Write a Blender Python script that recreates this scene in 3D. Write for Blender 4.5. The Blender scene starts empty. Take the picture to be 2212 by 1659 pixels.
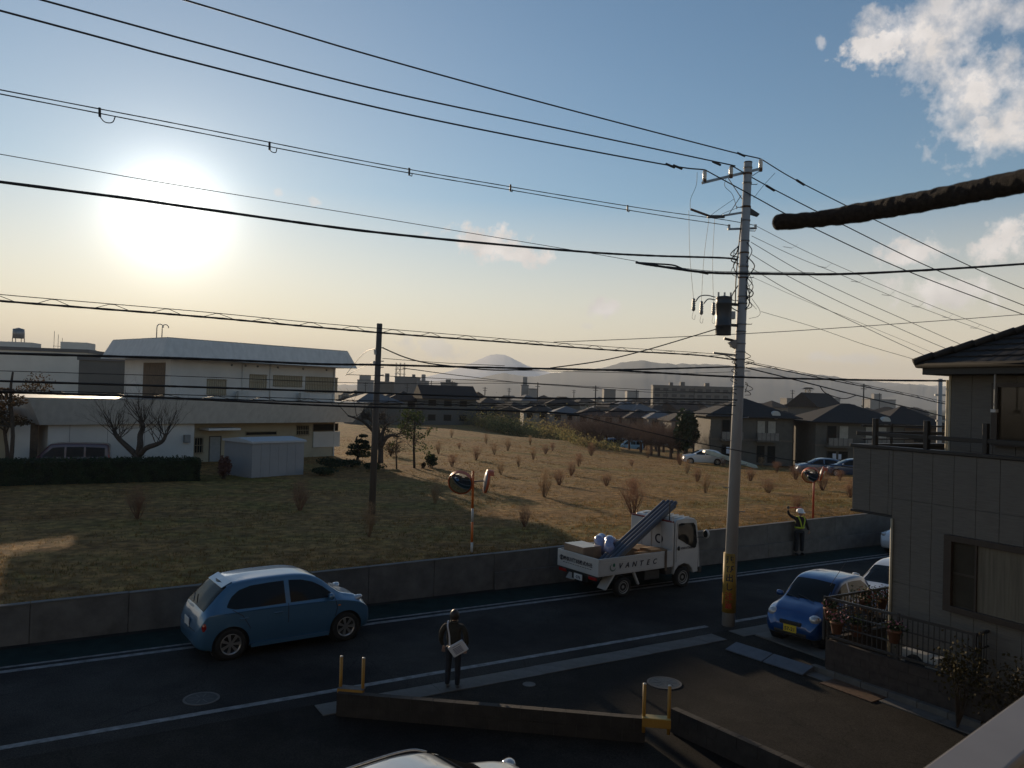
import bpy, bmesh, math, random
import numpy as np
from mathutils import Vector, Matrix, noise as mnoise
R = math.radians
sc = bpy.context.scene
col = sc.collection

# ------------------------------------------------------------------ camera model (pixels of a 2212 x 1659 view of the photo)
F = 1700.0; H = 5.9; PITCH = R(.79); ROLL = math.atan(.03)
fw = Vector((0, math.cos(PITCH), math.sin(PITCH)))
u0 = Vector((0, -math.sin(PITCH), math.cos(PITCH)))
r0 = Vector((1, 0, 0))
cr = r0 * math.cos(ROLL) + u0 * math.sin(ROLL)
cu = u0 * math.cos(ROLL) - r0 * math.sin(ROLL)
def ray(x, y):
    return fw + cr * ((x - 1106) / F) + cu * ((829.5 - y) / F)
def G(x, y, z=0.0):
    d = ray(x, y); t = (z - H) / d.z
    return Vector((d.x * t, d.y * t, z))
def P(x, y, Y):
    d = ray(x, y); t = Y / d.y
    return Vector((d.x * t, Y, H + d.z * t))
RA = R(59); RS, RC = math.sin(RA), math.cos(RA)      # the road runs towards azimuth 59 degrees
def UV(u, v, z=0.0):
    return Vector((u * RS - v * RC, u * RC + v * RS, z))
def V(x, y, v):
    d = ray(x, y); t = v / (-d.x * RC + d.y * RS)
    return Vector((d.x * t, d.y * t, H + d.z * t))
def PL(x, y, o, n):                                    # ray onto a vertical plane through o with normal n
    d = ray(x, y); t = (o.x * n[0] + o.y * n[1]) / (d.x * n[0] + d.y * n[1])
    return Vector((d.x * t, d.y * t, H + d.z * t))

cam = bpy.data.cameras.new('camera'); camo = bpy.data.objects.new('camera', cam); col.objects.link(camo)
camo.matrix_world = Matrix.Translation((0, 0, H)) @ Matrix((cr, cu, -fw)).transposed().to_4x4()
cam.sensor_width = 36; cam.lens = F / 2212 * 36
cam.clip_start = .1; cam.clip_end = 30000
cam.dof.use_dof = True; cam.dof.focus_distance = 30; cam.dof.aperture_fstop = 5.6
sc.camera = camo

# ------------------------------------------------------------------ light
sund = ray(366, 464).normalized()
EL = math.asin(sund.z); AZ = math.atan2(sund.x, sund.y)
sun = bpy.data.lights.new('sun', 'SUN'); sun.energy = 5.0; sun.angle = R(.53); sun.color = (1, .77, .52)
suno = bpy.data.objects.new('sun', sun); col.objects.link(suno)
suno.rotation_euler = sund.to_track_quat('Z', 'Y').to_euler()
suno.location = (0, 0, 50)
sc.view_settings.view_transform = 'Standard'; sc.view_settings.look = 'None'
sc.view_settings.exposure = 0; sc.view_settings.gamma = 1; sc.view_settings.use_curve_mapping = False
sc.cycles.use_denoising = True
sc.cycles.max_bounces = 8; sc.cycles.volume_bounces = 1; sc.cycles.transparent_max_bounces = 16
sc.cycles.volume_step_rate = 5

W = bpy.data.worlds.new('World'); sc.world = W; W.use_nodes = True
nt = W.node_tree; nt.nodes.clear()
def N(t, nt=nt, **k):
    n = nt.nodes.new(t)
    for a, b in k.items():
        if a.startswith('i_'):
            n.inputs[int(a[2:])].default_value = b
        else: setattr(n, a, b)
    return n
def MA(op, a, b=None, c=None, nt=nt, clamp=False):
    n = nt.nodes.new('ShaderNodeMath'); n.operation = op; n.use_clamp = clamp
    for i, q in enumerate((a, b, c)):
        if q is None: continue
        if isinstance(q, (int, float)): n.inputs[i].default_value = q
        else: nt.links.new(q, n.inputs[i])
    return n.outputs[0]
def DOT(a, v, nt=nt):
    n = nt.nodes.new('ShaderNodeVectorMath'); n.operation = 'DOT_PRODUCT'
    nt.links.new(a, n.inputs[0]); n.inputs[1].default_value = v
    return n.outputs['Value']
def MIXC(f, a, b, nt=nt, mode='MIX'):
    n = nt.nodes.new('ShaderNodeMix'); n.data_type = 'RGBA'; n.blend_type = mode
    for s, q in ((0, f), (6, a), (7, b)):
        if isinstance(q, (int, float)): n.inputs[s].default_value = q
        elif isinstance(q, tuple): n.inputs[s].default_value = (*q, 1) if len(q) == 3 else q
        else: nt.links.new(q, n.inputs[s])
    return n.outputs[2]
tc = N('ShaderNodeTexCoord')
nrm = N('ShaderNodeVectorMath', operation='NORMALIZE'); nt.links.new(tc.outputs['Generated'], nrm.inputs[0])
D = nrm.outputs[0]
sky = N('ShaderNodeTexSky', sky_type='NISHITA', sun_disc=False, sun_elevation=EL, sun_rotation=AZ,
        altitude=20, air_density=1.0, dust_density=.08, ozone_density=1.6)
SKY_S = .108
hs = N('ShaderNodeHueSaturation'); hs.inputs['Saturation'].default_value = 1.2; nt.links.new(sky.outputs[0], hs.inputs['Color'])
skc = MIXC(1.0, hs.outputs[0], (SKY_S, SKY_S, SKY_S), mode='MULTIPLY')
# bright aureole that haze makes around the low sun
ct = DOT(D, tuple(sund)); ct = MA('MAXIMUM', ct, 0.0)
def glow(power, amp, c, base):
    g = MA('MULTIPLY', MA('POWER', ct, power), amp)
    return MIXC(1.0, base, MIXC(1.0, (c[0], c[1], c[2]), gcol(g), mode='MULTIPLY'), mode='ADD')
def gcol(g):
    n = N('ShaderNodeCombineColor')
    for i in range(3): nt.links.new(g, n.inputs[i])
    return n.outputs[0]
sxz = N('ShaderNodeSeparateXYZ'); nt.links.new(D, sxz.inputs[0])
hz_w = MA('MULTIPLY', MA('SUBTRACT', 1.0, MA('DIVIDE', MA('ABSOLUTE', sxz.outputs[2]), .24), clamp=True), .9)
skc = MIXC(hz_w, skc, (1.12, .86, .60))
skc = glow(750, 1.3, (1, .97, .90), skc)
skc = glow(230, .30, (1, .95, .86), skc)
skc = glow(12, .13, (1, .86, .62), skc)
# clouds: soft ragged patches at fixed bearings
mp = N('ShaderNodeTexNoise', noise_dimensions='3D'); mp.inputs['Scale'].default_value = 20; mp.inputs['Detail'].default_value = 12; mp.inputs['Roughness'].default_value = .60
nt.links.new(D, mp.inputs['Vector'])
mp2 = N('ShaderNodeTexNoise', noise_dimensions='3D'); mp2.inputs['Scale'].default_value = 34; mp2.inputs['Detail'].default_value = 6
nt.links.new(D, mp2.inputs['Vector'])
nz = MA('SUBTRACT', mp.outputs[0], .5)
mp3 = N('ShaderNodeTexNoise', noise_dimensions='3D'); mp3.inputs['Scale'].default_value = 44; mp3.inputs['Detail'].default_value = 10; mp3.inputs['Roughness'].default_value = .62
nt.links.new(D, mp3.inputs['Vector']); nz2 = MA('SUBTRACT', mp3.outputs[0], .5)
CL = [  # x, y, half width, half height, tilt (deg), density
    (2010, 105, 150, 62, 28, 1.0), (2110, 190, 105, 100, 35, 1.0), (2200, 235, 60, 70, 0, .9), (2120, 20, 150, 60, 0, .8), (1900, 95, 60, 38, -10, .9), (2125, 290, 32, 34, 20, .8),
    (1774, 90, 9, 12, 0, .45),
    (1060, 528, 95, 36, 7, 1.0), (1130, 552, 58, 28, 5, 1.0),
    (1297, 664, 42, 22, 0, 1.0), (1965, 548, 52, 34, -10, .9), (2035, 632, 92, 34, 8, .85), (2165, 525, 52, 38, -25, .9),
    (935, 752, 70, 20, 8, .5), (1840, 774, 70, 14, 2, .5), (682, 436, 14, 9, 20, .45), (600, 415, 10, 9, 30, .4), (1270, 705, 14, 8, 0, .35),
]
alpha = None
for (x, y, hw, hh, tilt, dens) in CL:
    c = ray(x, y).normalized(); t1 = Vector((c.y, -c.x, 0)).normalized(); t2 = t1.cross(c) * 1.0
    a = R(-tilt); e1 = t1 * math.cos(a) + t2 * math.sin(a); e2 = t2 * math.cos(a) - t1 * math.sin(a)
    pa = MA('DIVIDE', DOT(D, tuple(e1)), hw / F); pb = MA('DIVIDE', DOT(D, tuple(e2)), hh / F)
    rr = MA('SQRT', MA('ADD', MA('MULTIPLY', pa, pa), MA('MULTIPLY', pb, pb)))
    m = MA('SUBTRACT', 1.05, rr)
    small = hh < 60
    m = MA('ADD', m, MA('MULTIPLY', nz2 if small else nz, 3.4 if small else 4.2))
    front = MA('GREATER_THAN', DOT(D, tuple(c)), .5)
    m = MA('MULTIPLY', MA('MULTIPLY', m, 1.6 if small else 1.05, clamp=True), dens)
    m = MA('MULTIPLY', m, front)
    alpha = m if alpha is None else MA('MAXIMUM', alpha, m)
alpha = MA('SMOOTH_MIN', alpha, .93, .1) if False else MA('MINIMUM', alpha, .93)
shade = MA('ADD', .58, MA('MULTIPLY', mp2.outputs[0], .55))
clc = MIXC(1.0, (1.0, .93, .88), gcol(shade), mode='MULTIPLY')
skc = MIXC(alpha, skc, clc)
bg = N('ShaderNodeBackground'); nt.links.new(skc, bg.inputs[0]); bg.inputs[1].default_value = 1.0
wo = N('ShaderNodeOutputWorld'); nt.links.new(bg.outputs[0], wo.inputs[0])

# ------------------------------------------------------------------ helpers
class MB:
    def __init__(s): s.v = []; s.f = []
    def add(s, vs, fs, T=None):
        o = len(s.v)
        for q in vs:
            q = Vector(q)
            s.v.append(tuple(T @ q) if T is not None else tuple(q))
        for f in fs: s.f.append([i + o for i in f])
        return s
    def box(s, lo, hi, T=None):
        (a, b, c), (d, e, g) = lo, hi
        return s.add([(a, b, c), (d, b, c), (d, e, c), (a, e, c), (a, b, g), (d, b, g), (d, e, g), (a, e, g)],
                     [(0, 3, 2, 1), (4, 5, 6, 7), (0, 1, 5, 4), (1, 2, 6, 5), (2, 3, 7, 6), (3, 0, 4, 7)], T)
    def prism(s, poly, lo, hi, axis='y', T=None):        # polygon in the two other axes, extruded
        def mk(a, b, c): return {'y': (a, c, b), 'z': (a, b, c), 'x': (c, a, b)}[axis]
        n = len(poly)
        vs = [mk(a, b, lo) for a, b in poly] + [mk(a, b, hi) for a, b in poly]
        fs = [list(range(n))[::-1], list(range(n, 2 * n))] + [(i, (i + 1) % n, n + (i + 1) % n, n + i) for i in range(n)]
        return s.add(vs, fs, T)
    def tube(s, pts, r, n=6, cap=True, T=None):
        pts = [Vector(p) for p in pts]; k = len(pts)
        rs = r if isinstance(r, (list, tuple)) else [r] * k
        vs = []; nrm_ = None
        for i, p in enumerate(pts):
            d = (pts[min(i + 1, k - 1)] - pts[max(i - 1, 0)])
            if d.length < 1e-9: d = Vector((0, 0, 1))
            d.normalize()
            if nrm_ is None:
                nrm_ = d.orthogonal().normalized()
            else:
                nrm_ = (nrm_ - d * nrm_.dot(d))
                if nrm_.length < 1e-6: nrm_ = d.orthogonal()
                nrm_.normalize()
            b = d.cross(nrm_)
            for j in range(n):
                a = 2 * math.pi * j / n
                vs.append(p + (nrm_ * math.cos(a) + b * math.sin(a)) * rs[i])
        fs = [(i * n + j, i * n + (j + 1) % n, (i + 1) * n + (j + 1) % n, (i + 1) * n + j) for i in range(k - 1) for j in range(n)]
        if cap: fs += [list(range(n))[::-1], [(k - 1) * n + j for j in range(n)]]
        return s.add(vs, fs, T)
    def disc(s, c, nrm, r, n=24, h=.01, T=None):
        c = Vector(c); d = Vector(nrm).normalized()
        return s.tube([c, c + d * h], r, n, True, T)
    def lathe(s, prof, n=24, T=None, cap=True):                    # (r, z) about z
        k = len(prof)
        vs = [(r * math.cos(2 * math.pi * j / n), r * math.sin(2 * math.pi * j / n), z) for r, z in prof for j in range(n)]
        fs = [(i * n + j, i * n + (j + 1) % n, (i + 1) * n + (j + 1) % n, (i + 1) * n + j) for i in range(k - 1) for j in range(n)]
        if cap: fs += [list(range(n))[::-1], [(k - 1) * n + j for j in range(n)]]
        return s.add(vs, fs, T)
    def mesh(s, name, mat=None, smooth=False):
        me = bpy.data.meshes.new(name)
        me.from_pydata(s.v, [], s.f); me.validate(); me.update()
        if mat:
            me.materials.append(mat)
        if smooth: me.polygons.foreach_set('use_smooth', [True] * len(me.polygons))
        return me
def link(name, me, parent=None, T=None, bevel=0):
    o = bpy.data.objects.new(name, me); col.objects.link(o)
    if parent: o.parent = parent
    if T is not None: o.matrix_local = T
    if bevel:
        m = o.modifiers.new('bevel', 'BEVEL'); m.width = bevel; m.segments = 2; m.limit_method = 'ANGLE'
    return o
def part(name, mb, mat, parent, smooth=False, T=None, bevel=0, label=None):
    o = link(name, mb.mesh(name, mat, smooth), parent, T, bevel)
    if label: o['label'] = label
    return o
def tag(o, label, cat, group=None):
    o['label'] = label; o['category'] = cat
    if group: o['group'] = group
    return o
def thing(name, label, cat, loc=(0, 0, 0), rz=0.0, group=None):
    o = bpy.data.objects.new(name, None); col.objects.link(o); o.empty_display_size = .2
    o.location = loc; o.rotation_euler = (0, 0, rz)
    return tag(o, label, cat, group)
def single(name, mb, mat, label, cat, group=None, smooth=False, bevel=0):
    return tag(part(name, mb, mat, None, smooth, None, bevel), label, cat, group)
def struct(name, mb, mat, smooth=False):
    o = part(name, mb, mat, None, smooth); o['kind'] = 'structure'; return o
def stuff(o): o['kind'] = 'stuff'; return o
def kids(o): return [c for c in bpy.data.objects if c.parent == o]
CH = {}
def copy_tree(o, parent=None, depth=0, table=None):
    if table is None:
        table = {}
        for c in list(bpy.data.objects):
            if c.parent: table.setdefault(c.parent.name, []).append(c)
    c = o.copy(); col.objects.link(c)
    if parent: c.parent = parent
    for ch in table.get(o.name, []): copy_tree(ch, c, depth + 1, table)
    return c

MATS = {}
def mat(name, c, rough=.7, metal=0.0, var=.12, scale=4.0, bump=0.0, c2=None, bscale=None, spec=.5, stretch=(1, 1, 1), coat=0.0, detail=5, tl=0.0):
    if name in MATS: return MATS[name]
    m = bpy.data.materials.new(name); m.use_nodes = True; t = m.node_tree
    b = t.nodes['Principled BSDF']
    b.inputs['Roughness'].default_value = rough; b.inputs['Metallic'].default_value = metal
    b.inputs['Specular IOR Level'].default_value = spec; b.inputs['Coat Weight'].default_value = coat
    b.inputs['Coat Roughness'].default_value = .06
    co = t.nodes.new('ShaderNodeTexCoord'); mpn = t.nodes.new('ShaderNodeMapping'); mpn.inputs['Scale'].default_value = stretch
    t.links.new(co.outputs['Object'], mpn.inputs[0])
    n1 = t.nodes.new('ShaderNodeTexNoise'); n1.inputs['Scale'].default_value = scale; n1.inputs['Detail'].default_value = detail; n1.inputs['Roughness'].default_value = .6
    t.links.new(mpn.outputs[0], n1.inputs['Vector'])
    lo = tuple(x * (1 - var) for x in c); hi = tuple(min(1, x * (1 + var)) for x in (c2 or c))
    rp = t.nodes.new('ShaderNodeValToRGB'); rp.color_ramp.elements[0].position = .32; rp.color_ramp.elements[1].position = .68
    rp.color_ramp.elements[0].color = (*lo, 1); rp.color_ramp.elements[1].color = (*hi, 1)
    t.links.new(n1.outputs[0], rp.inputs[0]); t.links.new(rp.outputs[0], b.inputs['Base Color'])
    if bump:
        n2 = t.nodes.new('ShaderNodeTexNoise'); n2.inputs['Scale'].default_value = bscale or scale * 6; n2.inputs['Detail'].default_value = 4
        t.links.new(mpn.outputs[0], n2.inputs['Vector'])
        bp = t.nodes.new('ShaderNodeBump'); bp.inputs['Strength'].default_value = bump; bp.inputs['Distance'].default_value = .02
        t.links.new(n2.outputs[0], bp.inputs['Height']); t.links.new(bp.outputs[0], b.inputs['Normal'])
    if tl:
        tr_ = t.nodes.new('ShaderNodeBsdfTranslucent'); mx = t.nodes.new('ShaderNodeMixShader'); mx.inputs[0].default_value = tl
        t.links.new(rp.outputs[0], tr_.inputs[0]); t.links.new(b.outputs[0], mx.inputs[1]); t.links.new(tr_.outputs[0], mx.inputs[2])
        t.links.new(mx.outputs[0], t.nodes['Material Output'].inputs['Surface'])
    MATS[name] = m; return m
def glassmat(name, c, rough=.03, alpha=None):
    m = mat(name, c, rough=rough, var=.05, spec=.6)
    return m
M_ = mat
asphalt = mat('asphalt', (.026, .0255, .026), .9, var=.22, scale=1.3, bump=.5, bscale=90, spec=.12, detail=9)
def weather(m):
    t = m.node_tree; b = t.nodes['Principled BSDF']; src = b.inputs['Base Color'].links[0].from_socket
    g = t.nodes.new('ShaderNodeNewGeometry')
    w = t.nodes.new('ShaderNodeTexNoise'); w.inputs['Scale'].default_value = .8; w.inputs['Detail'].default_value = 6; t.links.new(g.outputs['Position'], w.inputs['Vector'])
    ad = t.nodes.new('ShaderNodeMix'); ad.data_type = 'RGBA'; ad.blend_type = 'LINEAR_LIGHT'; ad.inputs[0].default_value = .5
    t.links.new(g.outputs['Position'], ad.inputs[6]); t.links.new(w.outputs['Color'], ad.inputs[7])
    v = t.nodes.new('ShaderNodeTexVoronoi'); v.feature = 'DISTANCE_TO_EDGE'; v.inputs['Scale'].default_value = .33; t.links.new(ad.outputs[2], v.inputs['Vector'])
    crack = MA('LESS_THAN', v.outputs[0], .0035, nt=t)
    n = t.nodes.new('ShaderNodeTexNoise'); n.inputs['Scale'].default_value = .22; n.inputs['Detail'].default_value = 8; t.links.new(g.outputs['Position'], n.inputs['Vector'])
    pt = t.nodes.new('ShaderNodeValToRGB'); pt.color_ramp.elements[0].position = .44; pt.color_ramp.elements[0].color = (.62, .62, .64, 1); pt.color_ramp.elements[1].position = .56; pt.color_ramp.elements[1].color = (1.3, 1.27, 1.2, 1)
    t.links.new(n.outputs[0], pt.inputs[0])
    sp = t.nodes.new('ShaderNodeTexNoise'); sp.inputs['Scale'].default_value = 45; sp.inputs['Detail'].default_value = 2; t.links.new(g.outputs['Position'], sp.inputs['Vector'])
    sr = t.nodes.new('ShaderNodeValToRGB'); sr.color_ramp.elements[0].position = .35; sr.color_ramp.elements[0].color = (.6, .6, .6, 1); sr.color_ramp.elements[1].position = .7; sr.color_ramp.elements[1].color = (1.7, 1.65, 1.6, 1); t.links.new(sp.outputs[0], sr.inputs[0])
    c = MIXC(1.0, MIXC(1.0, src, pt.outputs[0], nt=t, mode='MULTIPLY'), sr.outputs[0], nt=t, mode='MULTIPLY')
    c = MIXC(MA('MULTIPLY', crack, .4, nt=t), c, (.006, .006, .006), nt=t)
    t.links.new(c, b.inputs['Base Color'])
weather(asphalt)
lane_as = mat('asphalt_lane', (.0185, .0175, .0165), .92, var=.25, scale=1.6, bump=.6, bscale=80, spec=.12, detail=9)
weather(lane_as)
green_as = mat('green_strip', (.013, .028, .027), .92, var=.3, scale=2.2, bump=.4, bscale=90, spec=.12, detail=9)
paint_w = mat('worn_road_paint', (.19, .195, .20), .8, var=.45, scale=5, bump=.3, spec=.2, detail=9)
concrete = mat('concrete', (.125, .12, .112), .85, var=.28, scale=1.8, bump=.35, bscale=30, spec=.25, detail=8)
concrete_l = mat('pale_concrete', (.125, .12, .115), .85, var=.22, scale=3, bump=.3, bscale=35, spec=.25, detail=8)
polecon = mat('pole_concrete', (.32, .315, .31), .6, var=.14, scale=1.2, bump=.1, stretch=(1, 1, .25), spec=.4)
blackc = mat('black_insulation', (.012, .012, .013), .6, var=.3)
darkm = mat('dark_metal', (.03, .03, .032), .5, var=.2, scale=8)
greym = mat('galvanised_metal', (.22, .23, .24), .45, metal=.6, var=.2, scale=6)
rust = mat('rusty_bracket', (.09, .05, .03), .8, var=.4, scale=12)
ceram = mat('white_ceramic', (.45, .43, .40), .3, var=.1)
white_wall = mat('white_render', (.55, .53, .50), .85, var=.07, scale=.8, bump=.1, bscale=20, detail=8)
white_fascia = mat('white_fascia', (.58, .57, .55), .8, var=.10, scale=1.2, detail=10, stretch=(3, 3, .5))
yel_wall = mat('cream_warm_light_render', (.36, .31, .22), .85, var=.08, scale=1.2)
brown_m = mat('brown_cladding', (.10, .065, .04), .7, var=.25, scale=5)
glass_d = mat('window_glass', (.012, .014, .015), .04, var=.1, spec=.18)
frame_d = mat('dark_window_frame', (.035, .025, .02), .5, var=.2)
tyre_m = mat('tyre_rubber', (.012, .012, .012), .85, var=.2)
rim_m = mat('alloy_rim', (.42, .42, .42), .3, metal=.8, var=.08)
steelrim = mat('steel_rim', (.28, .28, .27), .5, metal=.4, var=.2)
black_pl = mat('black_plastic', (.015, .015, .016), .5, var=.2)
plate_w = mat('white_plate', (.55, .56, .55), .5, var=.06)
plate_y = mat('yellow_plate', (.62, .45, .03), .5, var=.06)
ink = mat('dark_print', (.012, .014, .03), .6, var=.1)
red_l = mat('red_lamp_lens', (.28, .012, .01), .15, var=.1, coat=.5)
lens_c = mat('clear_lamp_lens', (.45, .46, .48), .1, metal=.3, var=.2, scale=20, coat=1)
yel_post = mat('yellow_post_paint', (.33, .18, .03), .5, var=.12, scale=5)
orange_p = mat('orange_post_paint', (.62, .14, .02), .5, var=.12, scale=4)
bark = mat('bark', (.055, .04, .03), .9, var=.35, scale=9, bump=.5)
twig = mat('reddish_twigs', (.25, .135, .085), .9, var=.3, scale=3, tl=.35)
twig2 = mat('straw_twigs', (.32, .21, .12), .9, var=.3, scale=3, tl=.35)
leafd = mat('dark_leaves', (.020, .034, .012), .7, var=.5, scale=2.5, tl=.25)
leafm = mat('mid_leaves', (.055, .075, .022), .7, var=.45, scale=2, tl=.4)
leafb = mat('brown_leaves', (.085, .055, .028), .8, var=.45, scale=2, tl=.35)

def text(s, size, matl, parent, T, name='lettering', shear=0, ext=.002, sx=1.0, align='CENTER'):
    cu_ = bpy.data.curves.new(name, 'FONT'); cu_.body = s; cu_.size = size; cu_.align_x = align; cu_.align_y = 'CENTER'
    cu_.extrude = ext; cu_.shear = shear; cu_.offset = size * .018; cu_.space_character = sx
    cu_.materials.append(matl)
    tmp = bpy.data.objects.new('tmp', cu_); col.objects.link(tmp); me = bpy.data.meshes.new_from_object(tmp); bpy.data.objects.remove(tmp)
    return link(name, me, parent, T)
def TR(loc=(0, 0, 0), rz=0.0, rx=0.0, ry=0.0, s=1.0):
    return Matrix.Translation(loc) @ Matrix.Rotation(rz, 4, 'Z') @ Matrix.Rotation(ry, 4, 'Y') @ Matrix.Rotation(rx, 4, 'X') @ Matrix.Scale(s, 4)
def catmull(pts, n=8):
    pts = [Vector(p) for p in pts]
    if len(pts) < 3: return [pts[0].lerp(pts[-1], i / n) for i in range(n + 1)]
    q = [pts[0] * 2 - pts[1]] + pts + [pts[-1] * 2 - pts[-2]]
    out = []
    for i in range(1, len(q) - 2):
        for j in range(n):
            t = j / n
            out.append(.5 * ((2 * q[i]) + (q[i + 1] - q[i - 1]) * t + (2 * q[i - 1] - 5 * q[i] + 4 * q[i + 1] - q[i + 2]) * t * t + (3 * q[i] - q[i - 1] - 3 * q[i + 1] + q[i + 2]) * t ** 3))
    out.append(pts[-1]); return out

# ------------------------------------------------------------------ terrain
def topz(u): return .87 + .0145 * max(-40, min(60, u))      # top of the retaining wall
WV = 20.75
CP = []
for u in (-60, -30, -10, 0, 10, 20, 30, 45, 60):
    CP.append((*UV(u, WV + .2)[:2], topz(u) - .04)); CP.append((*UV(u, WV + 4)[:2], topz(u) - .04))
for X, Y, z in [(-12.5, 59, .85), (-27, 44, .85), (-45, 50, .9), (-5.6, 32.4, .85), (-14.3, 43.7, .85), (-20, 75, .7), (-60, 90, .6),
                (24.8, 80, -.6), (32, 72, -.7), (40, 80, -1.1), (22, 92, -1.2), (30, 95, -1.3), (12, 108, -.5), (14, 122, -2.4), (-7.6, 146, .05), (-12, 165, -2.2), (8, 150, -2.8), (30, 130, -2.6), (60, 100, -2.6),
                (2, 62, .65), (10, 70, .2), (0, 95, .2), (-6, 120, .15), (5, 110, -.1), (-40, 150, -1), (-60, 200, -3), (0, 200, -3), (60, 160, -3), (100, 120, -3), (60, 220, -3), (120, 90, -3), (-120, 120, -2), (-100, 60, 0), (-100, 200, -3), (20, 60, .3), (15, 45, .95), (22, 50, .8)]:
    CP.append((X, Y, z))
CPA = np.array(CP, float)
def _phi(r): return r
_d = np.sqrt(((CPA[:, None, :2] - CPA[None, :, :2]) ** 2).sum(-1))
_n = len(CPA)
_A = np.zeros((_n + 3, _n + 3)); _A[:_n, :_n] = _phi(_d) + np.eye(_n) * .6
_A[:_n, _n] = 1; _A[:_n, _n + 1:] = CPA[:, :2]; _A[_n, :_n] = 1; _A[_n + 1:, :_n] = CPA[:, :2].T
_w = np.linalg.solve(_A, np.concatenate([CPA[:, 2], [0, 0, 0]]))
def hza(X, Y):
    X = np.atleast_1d(np.asarray(X, float)); Y = np.atleast_1d(np.asarray(Y, float))
    r = np.sqrt((X[:, None] - CPA[None, :, 0]) ** 2 + (Y[:, None] - CPA[None, :, 1]) ** 2)
    z = _phi(r) @ _w[:_n] + _w[_n] + X * _w[_n + 1] + Y * _w[_n + 2]
    rho = np.sqrt(X ** 2 + (Y - 60) ** 2); k = np.clip((rho - 120) / 90, 0, 1); k = k * k * (3 - 2 * k)
    z = np.clip(z, -3.2, 1.8)
    v = -X * RC + Y * RS; u = X * RS + Y * RC
    z = z * (1 - k) + (-3) * k
    near = np.clip(1 - (v - WV) / 6, 0, 1); tz = .87 + .0145 * np.clip(u, -40, 60) - .04
    near = near * (u < 70)
    return z * (1 - near) + tz * near
def hz(X, Y): return float(hza([X], [Y])[0])
def FG(x, y):                                              # ray onto the field surface
    d = ray(x, y)
    zz = .6
    for _ in range(40):
        t = (zz - H) / d.z; n = hz(d.x * t, d.y * t); zz = zz * .5 + n * .5
    t = (zz - H) / d.z
    return Vector((d.x * t, d.y * t, hz(d.x * t, d.y * t)))
# ------------------------------------------------------------------ ground
def gridmesh(us, vs, fn):
    n, m = len(us), len(vs)
    mb = MB(); mb.v = fn(us, vs)
    mb.f = [(i * m + j, (i + 1) * m + j, (i + 1) * m + j + 1, i * m + j + 1) for i in range(n - 1) for j in range(m - 1)]
    return mb
def grow(a, b, s, g):
    out = [a]; x = a
    while x < b: x += s; s *= g; out.append(min(x, b))
    return out
us = [-x for x in grow(40, 12000, 3, 1.15)][::-1] + list(np.arange(-39, 120, 1.0)) + grow(120, 14000, 2, 1.15)
vs = grow(WV + .1, 140, .6, 1.02) + grow(141, 14000, 4, 1.13)
def _f(us, vs):
    U, Vv = np.meshgrid(us, vs, indexing='ij'); U = U.ravel(); Vv = Vv.ravel()
    X = U * RS - Vv * RC; Y = U * RC + Vv * RS
    Z = np.concatenate([hza(X[i:i + 20000], Y[i:i + 20000]) for i in range(0, len(X), 20000)])
    b = np.array([mnoise.noise((x * .35, y * .35, 0)) * .05 + mnoise.noise((x * 1.3, y * 1.3, 3)) * .03 for x, y in zip(X, Y)])
    Z = Z + b * np.clip((Vv - WV - .2) / 3, 0, 1)
    return list(zip(X.tolist(), Y.tolist(), Z.tolist()))
fm = bpy.data.materials.new('dry_grass_field'); fm.use_nodes = True; t = fm.node_tree; b = t.nodes['Principled BSDF']
b.inputs['Roughness'].default_value = .95; b.inputs['Specular IOR Level'].default_value = .1
geo = t.nodes.new('ShaderNodeNewGeometry')
def nz_(scale, det, vec, dist=0, st=None):
    n = t.nodes.new('ShaderNodeTexNoise'); n.inputs['Scale'].default_value = scale; n.inputs['Detail'].default_value = det; n.inputs['Roughness'].default_value = .65
    n.inputs['Distortion'].default_value = dist
    if st:
        mm = t.nodes.new('ShaderNodeMapping'); mm.inputs['Scale'].default_value = st; mm.inputs['Rotation'].default_value = (0, 0, R(-31)); t.links.new(vec, mm.inputs[0]); vec = mm.outputs[0]
    t.links.new(vec, n.inputs['Vector']); return n.outputs[0]
def ramp_(v, stops):
    r = t.nodes.new('ShaderNodeValToRGB'); e = r.color_ramp.elements
    while len(e) < len(stops): e.new(.5)
    for k, (p_, c_) in enumerate(stops): e[k].position = p_; e[k].color = (*c_, 1)
    t.links.new(v, r.inputs[0]); return r.outputs[0]
big = ramp_(nz_(.09, 4, geo.outputs['Position'], .4, (1, 2.2, 1)), [(.35, (.23, .13, .052)), (.5, (.28, .175, .072)), (.66, (.17, .145, .045))])
fine = ramp_(nz_(2.2, 9, geo.outputs['Position']), [(.3, (.30, .27, .25)), (.5, (.9, .88, .85)), (.7, (1.7, 1.55, 1.3))])
bare = ramp_(nz_(.5, 8, geo.outputs['Position'], .6, (1, 2.6, 1)), [(.52, (0, 0, 0)), (.64, (1, 1, 1))])
c1 = MIXC(1.0, big, fine, nt=t, mode='MULTIPLY')
c2 = MIXC(MA('MULTIPLY', bare, .45, nt=t), c1, (.085, .052, .030), nt=t)
dn = nz_(.004, 3, geo.outputs['Position'])
sep = t.nodes.new('ShaderNodeSeparateXYZ'); t.links.new(geo.outputs['Position'], sep.inputs[0])
farm = MA('MULTIPLY', MA('SUBTRACT', sep.outputs[1], 170, nt=t), .01, nt=t, clamp=True)
c3 = MIXC(farm, c2, (.045, .05, .035), nt=t)
t.links.new(c3, b.inputs['Base Color'])
bp = t.nodes.new('ShaderNodeBump'); bp.inputs['Strength'].default_value = .9; bp.inputs['Distance'].default_value = .12
t.links.new(nz_(4.5, 9, geo.outputs['Position']), bp.inputs['Height']); t.links.new(bp.outputs[0], b.inputs['Normal'])
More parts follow.
